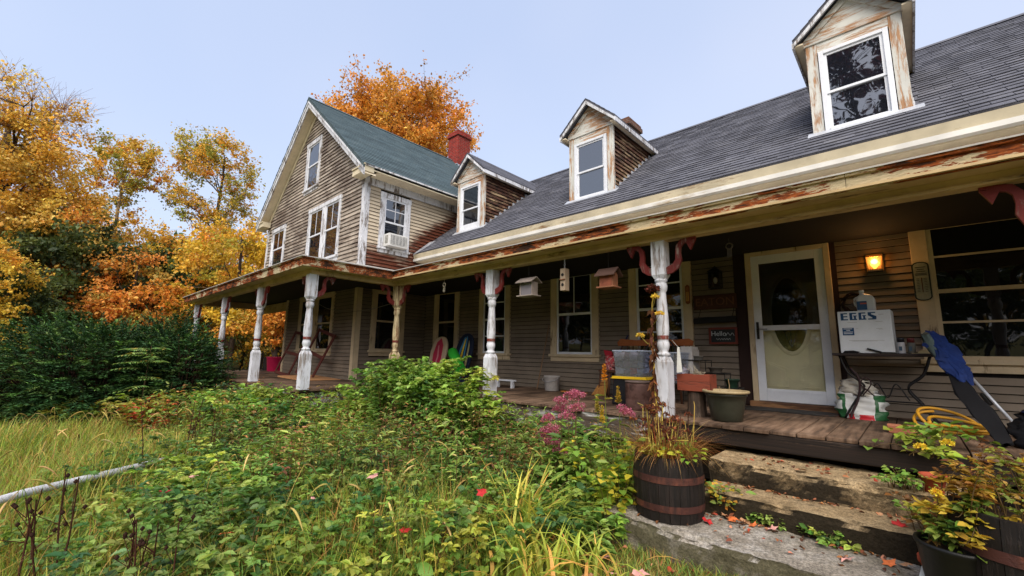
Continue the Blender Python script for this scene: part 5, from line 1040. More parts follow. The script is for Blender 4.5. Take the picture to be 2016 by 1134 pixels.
# ---- white pipe in the weeds
pp = [(-5.05, -.55, .27), (-5.62, .02, .27), (-5.98, .56, .26), (-6.33, 1.08, .25), (-6.75, 1.6, .23)]
solo('white_pipe', MB().tube(pp, .034, 12), peel('pipe_white', S(206, 206, 210), S(150, 144, 128), S(120, 116, 100), .2, (1, 1, 1), 7, .35), 'long white plastic pipe lying through the weeds', 'pipe', smooth=True)
# ================================================================== VEGETATION
LEAF = leafmat('leaf', .5, .35, .25); LEAF_G = leafmat('glossy_leaf', .42, .38, .35, 1.1); BLADE = leafmat('blade', .5, .35, .3, 1.1); NEEDLE = leafmat('needle', .6, .12, .2); DRY = leafmat('dry_stem', .8, .1, .1)
def nrmz(a): return a / np.maximum(np.linalg.norm(a, axis=1, keepdims=True), 1e-9)
def rdir(n): return nrmz(rng.normal(size=(n, 3)))
def pick(pal, n, jit=.18):
    c = np.array([p[:3] for p in pal], float); w_ = np.array([p[3] if len(p) > 3 else 1 for p in pal], float); k = rng.choice(len(c), n, p=w_ / w_.sum())
    return np.clip(c[k] * (1 + rng.normal(0, jit, (n, 1))) * (1 + rng.normal(0, jit * .35, (n, 3))), .004, .9)
def leaves(P, A, N, L_, W_, C, fold=.22, round_=False):
    """folded leaves: 4 corners (or 6 for round ones)"""
    n = len(P); L_ = np.broadcast_to(np.asarray(L_, float), n)[:, None]; W_ = np.broadcast_to(np.asarray(W_, float), n)[:, None]
    A = nrmz(A); Bv = nrmz(np.cross(N, A)); N = np.cross(A, Bv)
    if not round_:
        V = np.stack([P, P + A * L_ * .42 + Bv * W_ * .5 + N * W_ * fold, P + A * L_ - N * L_ * .12, P + A * L_ * .42 - Bv * W_ * .5 + N * W_ * fold], 1).reshape(-1, 3)
        b = (np.arange(n) * 4)[:, None]; F = np.concatenate([b + [0, 1, 2], b + [0, 2, 3]]); k = 4
    else:
        V = np.stack([P, P + A * L_ * .25 + Bv * W_ * .42 + N * W_ * fold, P + A * L_ * .62 + Bv * W_ * .45 + N * W_ * fold * .8, P + A * L_ - N * L_ * .15, P + A * L_ * .62 - Bv * W_ * .45 + N * W_ * fold * .8, P + A * L_ * .25 - Bv * W_ * .42 + N * W_ * fold], 1).reshape(-1, 3)
        b = (np.arange(n) * 6)[:, None]; F = np.concatenate([b + [0, 1, 2], b + [0, 2, 3], b + [0, 3, 4], b + [0, 4, 5]]); k = 6
    return V, F, np.repeat(C, k, 0)
def blades(P, D, H, lean, W_, C, tip=None, drop=.0, seg=4):
    """grass blades bending along D"""
    n = len(P); H = np.broadcast_to(np.asarray(H, float), n)[:, None]; lean = np.broadcast_to(np.asarray(lean, float), n)[:, None]; W_ = np.broadcast_to(np.asarray(W_, float), n)[:, None]; drop = np.broadcast_to(np.asarray(drop, float), n)[:, None]
    D = nrmz(D); Bv = np.stack([-D[:, 1], D[:, 0], np.zeros(n)], 1); Vs = []; Cs = []; tip = C if tip is None else tip
    for j in range(seg + 1):
        t_ = j / seg; c = P + D * H * lean * (t_ ** 1.7) + np.array([0, 0, 1.]) * H * (t_ * (1 - .25 * np.minimum(lean, 1) * t_) - drop * t_ ** 3)
        wj = W_ * (1 - t_ ** 2.2) * .5 * (1 if j else .7); cc = C * (1 - t_) + tip * t_
        if j < seg: Vs += [c - Bv * wj, c + Bv * wj]; Cs += [cc, cc]
        else: Vs += [c]; Cs += [cc]
    k = len(Vs); V = np.stack(Vs, 1).reshape(-1, 3); Cc = np.stack(Cs, 1).reshape(-1, 3); b = (np.arange(n) * k)[:, None]; F = []
    for j in range(seg - 1): F += [b + [2 * j, 2 * j + 1, 2 * j + 3], b + [2 * j, 2 * j + 3, 2 * j + 2]]
    F += [b + [2 * seg - 2, 2 * seg - 1, 2 * seg]]; return V, np.concatenate(F), Cc
class Veg:
    def __init__(s): s.V = []; s.F = []; s.C = []; s.n = 0
    def add(s, vfc):
        V, F, C = vfc; s.V.append(V); s.F.append(F + s.n); s.C.append(C); s.n += len(V); return s
    def tubes(s, paths, radii, C, k=4):
        """paths list of (m,3) arrays"""
        for p, r, c in zip(paths, radii, C):
            p = np.asarray(p, float); m_ = len(p); d = np.gradient(p, axis=0); d = nrmz(d); ref = np.where(np.abs(d[:, 2:3]) > .9, np.array([[1., 0, 0]]), np.array([[0, 0, 1.]])); x_ = nrmz(np.cross(d, ref)); y_ = np.cross(d, x_)
            r = np.broadcast_to(np.asarray(r, float), m_); a = np.arange(k) * 2 * math.pi / k
            V = p[:, None] + (x_[:, None] * np.cos(a)[None, :, None] + y_[:, None] * np.sin(a)[None, :, None]) * r[:, None, None]; V = V.reshape(-1, 3)
            i = (np.arange(m_ - 1)[:, None] * k + np.arange(k)[None]).ravel(); j = (np.arange(m_ - 1)[:, None] * k + (np.arange(k) + 1)[None] % k).ravel()
            F = np.concatenate([np.stack([i, j, j + k], 1), np.stack([i, j + k, i + k], 1)]); s.add((V, F, np.repeat(np.asarray(c, float)[None], len(V), 0)))
        return s
    def mesh(s, name, mat, smooth=False):
        me = npm(name, np.concatenate(s.V), [np.concatenate(s.F)], np.concatenate(s.C), smooth); me.materials.append(mat); return me

G1, G2, G3, G4 = S(122, 146, 66), S(92, 124, 58), S(146, 160, 78), S(68, 102, 56)
Y1, Y2, O1, O2, R1, T1c, T2c = S(196, 158, 48), S(206, 180, 72), S(206, 124, 36), S(184, 92, 34), S(160, 52, 36), S(168, 140, 84), S(140, 106, 62)
# ---------------------------------------------------------------- trees
def tree(name, label, x, y, h, crown, pal, ncl, nlf, lsize, tr=.2, seed=1, trunk_c=S(70, 60, 54), group=None, lean=(0, 0), csize=(1.1, .55), bare=0., bend=.12):
    """crown: list of (dx, dy, zc, rx, ry, rz) ellipsoids"""
    global rng; rng = np.random.default_rng(seed); z0 = float(gz(x, y)); root = thing(name, (x, y, z0), label, 'tree', group, local=True)
    tz = np.linspace(0, h * .86, 12); tp_ = np.stack([lean[0] * (tz / h) ** 1.5 + .12 * np.sin(tz * .5 + seed), lean[1] * (tz / h) ** 1.5 + .12 * np.cos(tz * .4 + seed * 2), tz], 1); tp_[0, :2] = 0
    trr = tr * (1 - tz / h) ** .8 * (1 + .5 * np.exp(-tz * 1.5)) + .015
    wood = Veg(); wood.tubes([tp_], [trr], [trunk_c], 8); lf = Veg()
    vol = np.array([c[3] * c[4] * c[5] for c in crown]); cl = []
    for k in range(ncl):
        c = crown[rng.choice(len(crown), p=vol / vol.sum())]; d = rdir(1)[0]; r_ = rng.uniform(.25, 1) ** .55
        cl.append((c[0] + d[0] * c[3] * r_, c[1] + d[1] * c[4] * r_, c[2] + d[2] * c[5] * r_))
    cl = np.array(cl); cl = cl[cl[:, 2] > .3]
    hub = []                                                     # main limbs that smaller branches hang from
    for k in range(max(6, ncl // 14)):
        t_ = cl[rng.integers(len(cl))]; hd = math.hypot(t_[0], t_[1]); zs = max(h * .12, t_[2] - hd * .9 - rng.uniform(.3, 1.5)); zs = min(zs, h * .82); i = np.searchsorted(tz, zs) % len(tz); st = tp_[i]
        u = np.linspace(0, 1, 7)[:, None]; mid = st + (t_ - st) * u; mid[:, 2] += np.sin(u[:, 0] * math.pi) * hd * bend; mid[1:-1] += rng.normal(0, .1, (5, 3)); r0 = max(.03, trr[i] * .55); wood.tubes([mid], [r0 * (1 - u[:, 0] * .85)], [trunk_c], 5); hub += [mid[j] for j in (2, 3, 4, 5, 6)]
    hub = np.array(hub + [p for p in tp_[4:]])
    topf = np.clip((cl[:, 2] - h * .62) / (h * .3), 0, 1); leafless = rng.random(len(cl)) < bare * topf * 1.5
    P, C, cc = [], [], pick(pal, len(cl), .16); per = max(4, int(nlf / max(1, (~leafless).sum()) / 7))
    for ci, c in enumerate(cl):
        d = np.linalg.norm(hub - c, axis=1) + np.maximum(0, hub[:, 2] - c[2]) * 1.5; st = hub[d.argmin()]; u = np.linspace(0, 1, 5)[:, None]; mid = st + (c - st) * u; mid[1:-1] += rng.normal(0, .06, (3, 3)); wood.tubes([mid], [.022 * (1 - u[:, 0] * .8) * max(.6, tr / .25)], [trunk_c], 3)
        od = c - np.array([0, 0, h * .45]); od = od / (np.linalg.norm(od) + 1e-6)
        for q in range(18 if leafless[ci] else 7):               # twigs fan outwards, leaves hang along them
            e = c + (od * .55 + np.clip(rng.normal(0, .75, 3), -1.15, 1.15) + np.array([0, 0, .15 + bare * topf[ci] * .7])) * np.array([csize[0], csize[0], csize[1] * 1.25]) * rng.uniform(.5, 1.15); m2 = (c + e) / 2 + rng.normal(0, .05, 3) + np.array([0, 0, .06])
            wood.tubes([np.stack([c, m2, e])], [np.array([.009, .006, .003]) * max(.7, tr / .25)], [S(150, 118, 88) if leafless[ci] else trunk_c], 3)
            if leafless[ci]: e2 = m2 + (e - m2) * .5 + rng.normal(0, .3, 3) + np.array([0, 0, .25]); wood.tubes([np.stack([m2, e2])], [np.array([.006, .003])], [S(150, 118, 88)], 3)
            if leafless[ci] and rng.random() > .12: continue
            n1 = int(per * rng.uniform(.5, 1.5)); t_ = rng.random((n1, 1)) ** .8; p = np.where(t_ < .5, c + (m2 - c) * t_ * 2, m2 + (e - m2) * (t_ - .5) * 2) + rng.normal(0, .16 * csize[0], (n1, 3)) * np.array([1, 1, .7]); P.append(p); C.append(np.repeat(cc[ci:ci + 1], n1, 0))
    P = np.concatenate(P); C = np.concatenate(C); nlf = len(P); C = np.clip(C * .68 + pick(pal, nlf, .2) * .32, .004, .9) * np.exp(rng.normal(0, .16, (nlf, 1)))
    A = nrmz(rdir(nlf) + np.array([0, 0, -.5])); N = nrmz(rdir(nlf) * .9 + np.array([0, 0, .9])); L_ = lsize * np.exp(rng.normal(0, .25, nlf)); lf.add(leaves(P, A, N, L_, L_ * .8, C, .15))
    part(root, 'trunk', wood.mesh('trunk', DRY, True), DRY); part(root, 'crown', lf.mesh('crown', LEAF), LEAF); return root
def recopy(root, x, y, s, rz, label, group=None):
    r = root.copy(); col.objects.link(r); r.location = (x, y, float(gz(x, y))); r.scale = (s, s, s); r.rotation_euler = (0, 0, rz); r['label'] = label
    if group: r['group'] = group
    for ch_ in root.children: c = ch_.copy(); col.objects.link(c); c.parent = r
    return r
GW = 'autumn trees at the edge of the wood'
GOLD = [(*S(220, 176, 74), 4), (*S(206, 156, 62), 3), (*S(226, 196, 104), 2.4), (*S(184, 162, 80), 2), (*S(212, 142, 66), 1)]
MIXD = [(*S(212, 166, 68), 3), (*S(172, 166, 74), 3), (*S(138, 150, 70), 2.4), (*S(220, 184, 82), 2), (*S(212, 134, 68), 1.6)]
ORNG = [(*S(210, 148, 62), 4), (*S(196, 132, 54), 3), (*S(218, 168, 80), 2), (*S(168, 126, 62), 1.8)]
ORNL = [(*S(214, 144, 66), 4), (*S(198, 122, 56), 2), (*S(222, 172, 84), 2.4), (*S(160, 150, 74), 1.6)]
YELL = [(*S(218, 186, 70), 4), (*S(202, 164, 62), 3), (*S(160, 162, 72), 2.4), (*S(214, 154, 68), 1.5)]
DKGR = [(*S(78, 92, 52), 3), (*S(62, 78, 48), 3), (*S(104, 112, 60), 1.4)]
tree('maple_tree', 'tall golden maple with bare twigs above its crown at the wood edge', -31.9, -2.6, 15.6, [(0, -.6, 8.4, 4.3, 4.0, 4.4), (.5, 2.0, 5.8, 3.3, 3.2, 3.2), (0, -.2, 11.8, 3.2, 3.4, 2.8)], GOLD, 320, 74000, .125, .30, 11, group=GW, bare=.85)
tree('slender_tree', 'slim pale-stemmed tree with thin orange and green leaves beside the golden maple', -38.6, 2.3, 16.4, [(0, 0, 13.0, 2.1, 1.9, 2.5), (0, -.2, 8.6, 1.5, 1.4, 2.6)], MIXD, 95, 11500, .14, .15, 12, S(132, 116, 96), GW, csize=(.7, .45))
tree('maple_tree', 'sparse green and orange maple standing left of the gable', -37.2, 7.4, 18.0, [(0, -.4, 12.8, 3.3, 3.0, 4.2), (0, 1.4, 8.2, 2.4, 2.4, 2.6), (0, -1.6, 15.2, 1.9, 1.7, 1.8)], MIXD, 170, 20000, .14, .22, 13, group=GW, csize=(.85, .55))
bigo = tree('maple_tree', 'dense round orange maple rising behind the main house roof', -24.0, 14.6, 20.0, [(0, 0, 14.9, 4.9, 4.9, 4.5), (0, .8, 11.8, 5.0, 5.0, 3.6)], ORNG, 420, 112000, .15, .40, 14, group=GW, csize=(1.25, .7))
ylw = tree('young_maple', 'yellow young maple filling in beside the porch end', -27.6, 6.9, 9.6, [(0, 0, 5.6, 2.6, 2.6, 3.4), (0, -.5, 3.0, 2.6, 2.6, 2.0)], YELL, 120, 20000, .14, .14, 15, group=GW, csize=(.9, .45))
dkt = tree('dark_tree', 'dark green tree in shade under the golden maple', -29.0, .2, 7.8, [(0, 0, 4.4, 2.3, 2.3, 3.0)], DKGR, 70, 15000, .17, .16, 16, group=GW, csize=(.9, .45))
ort = tree('young_maple', 'small orange maple below the slender tree', -27.5, 2.6, 6.4, [(0, 0, 3.8, 1.6, 1.6, 2.2)], ORNL, 70, 8500, .13, .10, 17, group=GW, csize=(.8, .4))
recopy(ylw, -24.5, -2.2, .62, 2.1, 'low yellow sapling at the left edge of the lawn', GW)
recopy(ylw, -30.5, 10.5, 1.05, 4.0, 'yellow maple seen through the far porch posts', GW)
recopy(ort, -24.6, 8.4, 1.0, 1.0, 'orange sapling seen behind the pink tub', GW)
recopy(dkt, -31.5, 4.6, .95, 1.5, 'dark green tree behind the small orange maple', GW)
recopy(dkt, -25.6, -1.2, .6, 3.0, 'dark green bush-like tree at the lawn edge', GW)
recopy(ort, -29.5, -.9, .9, 2.5, 'orange maple below the golden crown', GW)
recopy(ylw, -33.0, 5.0, 1.0, .7, 'yellow maple in the gap beneath the slender tree', GW)
recopy(ort, -33.5, 7.6, 1.35, 5.0, 'orange maple low behind the sparse maple', GW)
# trees on the near side of the yard: only their reflections show in the panes
recopy(bigo, -34, -20, .8, 1.0, 'orange maple across the yard reflected in the gable windows', 'trees across the yard')
recopy(bigo, -20, -26, .75, 2.0, 'orange maple across the yard mirrored in the upper panes', 'trees across the yard')
recopy(bigo, -48, -16, .85, 3.0, 'orange maple far across the yard', 'trees across the yard')
for k in range(30):  # unseen tree row, added to darken what the porch panes reflect
    x_, y_, s_ = -66 + k * 3.7, -31 - 4 * (k % 3) - 2 * math.sin(k), 1.35 + .35 * math.sin(k * 2.3)
    recopy(dkt if k % 4 else ylw, x_, y_, s_, k * 1.3, 'unseen tree added across the yard to darken porch window reflections', 'added trees across the yard')
PURP = [(*S(92, 40, 44), 3), (*S(70, 36, 42), 3), (*S(60, 66, 40), 1)]
tree('purple_maple', 'dark purple-leaved maple in the yard mirrored in the dormer panes', -.9, -10, 18, [(.4, 0, 13.6, 3.4, 3.0, 3.8)], PURP, 60, 9000, .2, .2, 19, group='trees across the yard')
# ---------------------------------------------------------------- woodland understorey, far mass
rng = np.random.default_rng(40); wd_ = Veg(); n = 1500
px = rng.uniform(-46, -27, n); py = -14 + 34 * rng.random(n); py = np.where(px < -33, py, np.clip(py, -14, 16)); pz = gz(px, py) + rng.uniform(.2, 1, n) ** 1.4 * np.where(px < -36, 6.5, 4.2)
zone = rng.random(n); cc = np.where((zone < .42)[:, None], pick(DKGR, n, .25), np.where((zone < .72)[:, None], pick(MIXD, n, .2), np.where((zone < .86)[:, None], pick(ORNL, n, .2), pick(YELL, n, .2)))) * .85
nl = 60000; k = rng.integers(0, n, nl); P = np.stack([px, py, pz], 1)[k] + nrmz(rng.normal(size=(nl, 3))) * rng.random((nl, 1)) ** .5 * np.array([1.0, 1.0, .5]); L_ = .16 * np.exp(rng.normal(0, .25, nl))
wd_.add(leaves(P, nrmz(rdir(nl) + [0, 0, -.4]), nrmz(rdir(nl) + [0, 0, .9]), L_, L_ * .8, cc[k] * np.exp(rng.normal(0, .18, (nl, 1))), .15))
st_ = Veg(); 
for q in range(130):
    x_, y_ = rng.uniform(-46, -28), rng.uniform(-14, 18); h_ = rng.uniform(2, 6.5); g = float(gz(x_, y_)); wd_.tubes([np.array([[x_, y_, g], [x_ + rng.normal(0, .2), y_ + rng.normal(0, .2), g + h_ * .5], [x_ + rng.normal(0, .4), y_ + rng.normal(0, .4), g + h_]])], [np.array([.07, .045, .008]) * rng.uniform(.5, 1.1)], [S(74, 62, 54)], 4)
o = link('woodland_understorey', wd_.mesh('understorey', LEAF), LEAF); tag(o, 'tangled autumn brush and thin stems filling the wood beyond the lawn', 'woodland', kind='stuff')
# far backdrop of the wood: a deep band of dim leaf masses
rng = np.random.default_rng(41); fb = Veg(); nl = 45000; px = rng.uniform(-62, -46, nl); py = rng.uniform(-34, 50, nl); zt = 8.5 + 2.5 * np.sin(py * .35) + 1.5 * np.sin(py * .9 + 1); P = np.stack([px, py, gz(px, py) + rng.random(nl) * zt], 1); L_ = .5 * np.exp(rng.normal(0, .25, nl))
blk_ = (np.floor(py / 3).astype(int) * 7 + np.floor(P[:, 2] / 2.5).astype(int) * 13) % 11; base = pick(DKGR + [(*S(120, 104, 46), 2), (*S(150, 96, 40), 1.5), (*S(150, 122, 50), 1.5)], 11, .2)
fb.add(leaves(P, nrmz(rdir(nl) + [0, 0, -.4]), nrmz(rdir(nl) + [0, 0, .9]), L_, L_ * .8, base[blk_] * np.exp(rng.normal(0, .2, (nl, 1))), .15))
o = link('distant_wood', fb.mesh('distant_wood', LEAF), LEAF); tag(o, 'hazy mass of autumn woodland behind the first trees', 'woodland', kind='stuff')

# ---------------------------------------------------------------- yews
def yew(label, ells, seed, n):
    global rng; rng = np.random.default_rng(seed); c0 = np.array([ells[0][0], ells[0][1], 0.]); root = thing('yew_bush', c0, label, 'bush', 'dark yews before the porch')
    v = Veg(); vol = np.array([e[3] * e[4] * e[5] for e in ells]) ** .8; wood = Veg(); nsp = n // 26
    idx = rng.choice(len(ells), nsp, p=vol / vol.sum()); E_ = np.array(ells)[idx]; d = rdir(nsp); d[:, 2] = np.abs(d[:, 2]) * .95 - .25; d = nrmz(d); r_ = .68 + .34 * rng.random((nsp, 1)); ctr = E_[:, :3] + d * E_[:, 3:] * r_; ctr[:, 2] = np.maximum(ctr[:, 2], .06)
    out = nrmz(d * np.array([1, 1, .5]) + np.array([0, 0, .18]) + rng.normal(0, .22, (nsp, 3))); k = np.repeat(np.arange(nsp), 26); t_ = rng.random(len(k)); sp_l = rng.uniform(.28, .5, nsp)[k]; P = ctr[k] + out[k] * (t_ * sp_l)[:, None] - np.array([0, 0, 1.]) * ((t_ ** 2) * sp_l * .25)[:, None]
    side = nrmz(np.cross(out, [0, 0, 1.]))[k] * np.where(rng.random(len(k)) < .5, 1, -1)[:, None]; A = nrmz(out[k] * .8 + side * .9 + rng.normal(0, .25, (len(k), 3))); N = nrmz(rng.normal(0, .35, (len(k), 3)) + [0, 0, 1.])
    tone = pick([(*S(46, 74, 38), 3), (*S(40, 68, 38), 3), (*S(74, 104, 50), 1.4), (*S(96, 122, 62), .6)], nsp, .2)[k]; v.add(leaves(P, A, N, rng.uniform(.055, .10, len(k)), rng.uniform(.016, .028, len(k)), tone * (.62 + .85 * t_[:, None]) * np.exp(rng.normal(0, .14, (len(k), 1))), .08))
    part(root, 'foliage', v.mesh('foliage', NEEDLE), NEEDLE)
    w_ = Veg()
    for i in range(0, nsp, 9): b = E_[i, :3] * np.array([1, 1, 0]) + np.array([0, 0, .05]); w_.tubes([np.stack([b, (b + ctr[i]) / 2 + rng.normal(0, .08, 3), ctr[i]])], [np.array([.03, .018, .008])], [S(60, 44, 36)], 4)
    part(root, 'branches', w_.mesh('branches', DRY), DRY); return root
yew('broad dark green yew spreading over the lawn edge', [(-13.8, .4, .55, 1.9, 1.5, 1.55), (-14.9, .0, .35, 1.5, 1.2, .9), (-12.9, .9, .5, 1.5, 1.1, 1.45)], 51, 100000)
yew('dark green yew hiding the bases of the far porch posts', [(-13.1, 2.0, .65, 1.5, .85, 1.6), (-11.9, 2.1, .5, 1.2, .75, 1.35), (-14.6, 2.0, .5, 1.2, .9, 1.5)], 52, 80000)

# ---------------------------------------------------------------- generic leafy stems (brambles, weeds)
def leafy(v, base, nst, hmin, hmax, pal, leaf, spread=.5, lpn=7, nodes=9, seed=0, stem_c=S(104, 84, 52), arch=.5, width=.62, round_=True, comp=3, stem_r=.004, zbase=None, up=0.35):
    """arching stems carrying compound leaves; base (nst,2)"""
    b = np.concatenate([base, (gz(base[:, 0], base[:, 1]) if zbase is None else np.full(nst, zbase))[:, None]], 1); az = rng.uniform(0, 2 * math.pi, nst); H = rng.uniform(hmin, hmax, nst); dr = np.stack([np.cos(az), np.sin(az), np.zeros(nst)], 1); out = H * arch * rng.uniform(.3, 1.1, nst) * spread * 2
    u = np.linspace(0, 1, 6); path = b[:, None] + dr[:, None] * (out[:, None] * u[None] ** 1.5)[..., None]; path[..., 2] += (H[:, None] * (u * (1.25 - .25 * u ** 3)))[:, :] - (out * .35)[:, None] * u[None] ** 3
    v.tubes([p for p in path], [np.linspace(stem_r, stem_r * .35, 6)] * nst, [np.array(stem_c)] * nst, 3)
    P = []; A = []; C = []; tone = pick(pal, nst, .14); f1 = np.sin(base[:, 0] * 1.7 + 1.1 * np.sin(base[:, 1] * 2.1)) * np.sin(base[:, 1] * 1.9 + .7 * base[:, 0]); tone = np.clip(tone * (1 + .16 * f1[:, None]) * (1 + np.stack([.22 * np.clip(f1, 0, 1) - .06, .06 * f1, -.1 * f1], 1)), .004, .9)
    for q in range(nodes):
        t_ = np.clip(.25 + .75 * (q + rng.random(nst)) / nodes, 0, .999); i = (t_ * 5).astype(int); f = (t_ * 5 - i)[:, None]; p = path[np.arange(nst), i] * (1 - f) + path[np.arange(nst), i + 1] * f
        a2 = az + rng.uniform(-2.4, 2.4, nst); pd = np.stack([np.cos(a2), np.sin(a2), rng.uniform(-.15, up + .25, nst)], 1); pd = nrmz(pd); pl2 = leaf * rng.uniform(.5, 1.3, nst)[:, None]; e = p + pd * pl2
        for s_, off in zip(range(comp), (0, 1, -1, 1, -1)):
            sd2 = np.stack([-pd[:, 1], pd[:, 0], np.zeros(nst)], 1); q_ = e - pd * pl2 * (.0 if s_ == 0 else .25 + .35 * (s_ > 2)); ad2 = nrmz(pd + sd2 * off * .95 + rng.normal(0, .18, (nst, 3)) + [0, 0, -.12]); P.append(q_); A.append(ad2); C.append(tone * np.exp(rng.normal(0, .14, (nst, 1))))
    P = np.concatenate(P); A = np.concatenate(A); C = np.concatenate(C); n = len(P); L_ = leaf * np.exp(rng.normal(0, .24, n)); v.add(leaves(P, A, nrmz(rng.normal(0, .33, (n, 3)) + [0, 0, 1.]), L_, L_ * width, np.clip(C * (1 + rng.normal(0, .06, (n, 3))), .004, .9), .16, round_)); return v
GREEN = [(*G1, 3), (*G2, 3), (*G3, 2), (*G4, 2)]
LIME = [(*S(142, 168, 80), 3), (*S(124, 154, 72), 3), (*S(166, 178, 94), 1.6), (*S(100, 134, 60), 2.4)]
# the big leafy mound before the porch
rng = np.random.default_rng(60)
sh = thing('leafy_shrub', (-5.6, 3.95, 0), 'large light green leafy shrub mounded against the porch edge', 'shrub'); v = Veg(); n = 330; a = rng.uniform(0, 6.283, n); r_ = np.sqrt(rng.random(n)); base = np.stack([-5.6 + 1.95 * r_ * np.cos(a), 3.85 + .62 * r_ * np.sin(a)], 1)
hh = 1.40 * np.exp(-((base[:, 0] + 5.55) / 1.5) ** 2) + .16; 
for lo in range(0, n, 30):
    s_ = slice(lo, lo + 30); o_ = np.argsort(hh); hm = hh[o_][s_]; leafy(v, base[o_][s_], len(hm), hm.min() * .8, hm.max() * 1.0, LIME if lo > 150 else GREEN + LIME, .062, .42, nodes=22, arch=.45, comp=5, stem_r=.006)
part(sh, 'foliage', v.mesh('foliage', LEAF_G), LEAF_G)
sh = thing('leafy_shrub', (-7.6, 2.3, 0), 'low sprawling green shrub between the yew and the porch corner', 'shrub'); v = Veg(); n = 230; a = rng.uniform(0, 6.283, n); r_ = np.sqrt(rng.random(n)); base = np.stack([-8.1 + 1.7 * r_ * np.cos(a), 2.35 + .5 * r_ * np.sin(a)], 1); leafy(v, base, n, .5, 1.0, GREEN + LIME, .06, .45, nodes=20, arch=.6, comp=5, stem_r=.005); part(sh, 'foliage', v.mesh('foliage', LEAF_G), LEAF_G)
# sapling with feathery leaves before the yew
sp = thing('ash_sapling', (-11.3, 1.45, 0), 'pale green sapling with feathery leaves before the yew', 'sapling'); v = Veg(); rng = np.random.default_rng(62)
for q in range(26):
    zc = rng.uniform(.45, 1.5); az = rng.uniform(0, 6.283); L0 = rng.uniform(.3, .55) * (1.25 - zc * .4); b = np.array([-11.3 + .1 * rng.normal(), 1.45 + .1 * rng.normal(), zc]); d = np.array([math.cos(az), math.sin(az), .25]); t_ = np.linspace(0, 1, 8)[:, None]; p = b + d * L0 * t_ - np.array([0, 0, .25]) * L0 * t_ ** 2; v.tubes([p], [.004], [S(110, 110, 60)], 3); sd2 = np.array([-d[1], d[0], 0]); P = np.repeat(p[1:], 2, 0); A = np.tile(np.stack([d * .5 + sd2, d * .5 - sd2]), (7, 1)); A[:, 2] -= .25; nn = len(P); v.add(leaves(P, A, np.tile([0, 0, 1.], (nn, 1)) + rng.normal(0, .2, (nn, 3)), .13, .04, pick([(*S(130, 156, 84), 2), (*S(104, 140, 74), 2), (*S(164, 150, 74), .6)], nn), .1))
v.tubes([np.array([[-11.3, 1.45, 0], [-11.28, 1.43, .7], [-11.32, 1.46, 1.55]])], [np.array([.02, .014, .006])], [S(96, 80, 60)], 5); part(sp, 'foliage', v.mesh('foliage', LEAF), LEAF)
# brambles: continuous tangle
rng = np.random.default_rng(63); v = Veg()
def zone_pts(n, poly):
    poly = np.array(poly); lo, hi = poly.min(0), poly.max(0); out = []
    while sum(len(o) for o in out) < n:
        p = lo + rng.random((n * 2, 2)) * (hi - lo); ins = np.zeros(len(p), bool); j = len(poly) - 1
        for i in range(len(poly)):
            c = ((poly[i, 1] > p[:, 1]) != (poly[j, 1] > p[:, 1])) & (p[:, 0] < (poly[j, 0] - poly[i, 0]) * (p[:, 1] - poly[i, 1]) / (poly[j, 1] - poly[i, 1] + 1e-12) + poly[i, 0]); ins ^= c; j = i
        out.append(p[ins])
    return np.concatenate(out)[:n]
ZB = [(-8.6, 2.6), (-6.4, 1.2), (-4.6, .55), (-3.3, .7), (-2.1, 1.9), (-2.15, 3.2), (-2.4, 4.3), (-7.4, 4.3), (-9.6, 2.7)]
leafy(v, zone_pts(950, ZB), 950, .25, .62, GREEN + [(*S(150, 160, 70), 1.2)], .05, .5, nodes=10, arch=.75, comp=5, stem_r=.0035)
leafy(v, zone_pts(330, ZB), 330, .3, .7, LIME + [(*S(170, 170, 80), 1)], .034, .5, nodes=16, arch=.6, comp=3, stem_r=.003, width=.5)
ZU = [(-8.6, 2.6), (-6.4, 1.5), (-4.2, 1.3), (-2.6, 2.6), (-2.4, 4.3), (-7.4, 4.3)]
leafy(v, zone_pts(330, ZU), 330, .45, .95, GREEN + LIME + [(*S(176, 160, 84), 1)], .075, .22, nodes=26, arch=.25, comp=1, width=.2, stem_r=.004)
leafy(v, zone_pts(150, [(-10.2, 1.9), (-8.6, 1.2), (-6.0, 1.6), (-6.4, 3.0), (-9.4, 2.9)]), 150, .5, 1.05, GREEN + [(*S(176, 136, 80), 2), (*S(150, 104, 62), 2)], .06, .3, nodes=16, arch=.35, comp=1, width=.35, stem_r=.004)
leafy(v, zone_pts(360, ZU + [(-9, 1.6)]), 360, .45, 1.0, [(*S(170, 120, 76), 2), (*S(140, 92, 60), 2), (*S(190, 156, 96), 1)], .045, .3, nodes=9, arch=.4, comp=1, width=.35, stem_r=.004, stem_c=S(112, 76, 52))
leafy(v, zone_pts(140, ZB), 140, .08, .3, [(*S(120, 150, 90), 1), (*S(100, 138, 70), 2)], .11, .5, nodes=6, arch=.7, comp=1, width=.6, stem_r=.004)
leafy(v, zone_pts(900, ZB), 900, .10, .34, GREEN + [(*G4, 3), (*S(86, 116, 70), 1)], .042, .5, nodes=8, arch=.7, comp=3, stem_r=.003)
leafy(v, zone_pts(420, [(-9, 1.8), (-6.0, .2), (-4.0, -.4), (-2.4, .6), (-2.4, 2.2), (-5.2, 1.8)]), 420, .15, .42, GREEN, .05, .5, nodes=8, arch=.7, comp=3, stem_r=.003)
o = link('bramble_tangle', v.mesh('bramble', LEAF_G), LEAF_G); tag(o, 'knee-high tangle of green brambles and weeds in front of the porch', 'brambles', kind='stuff')
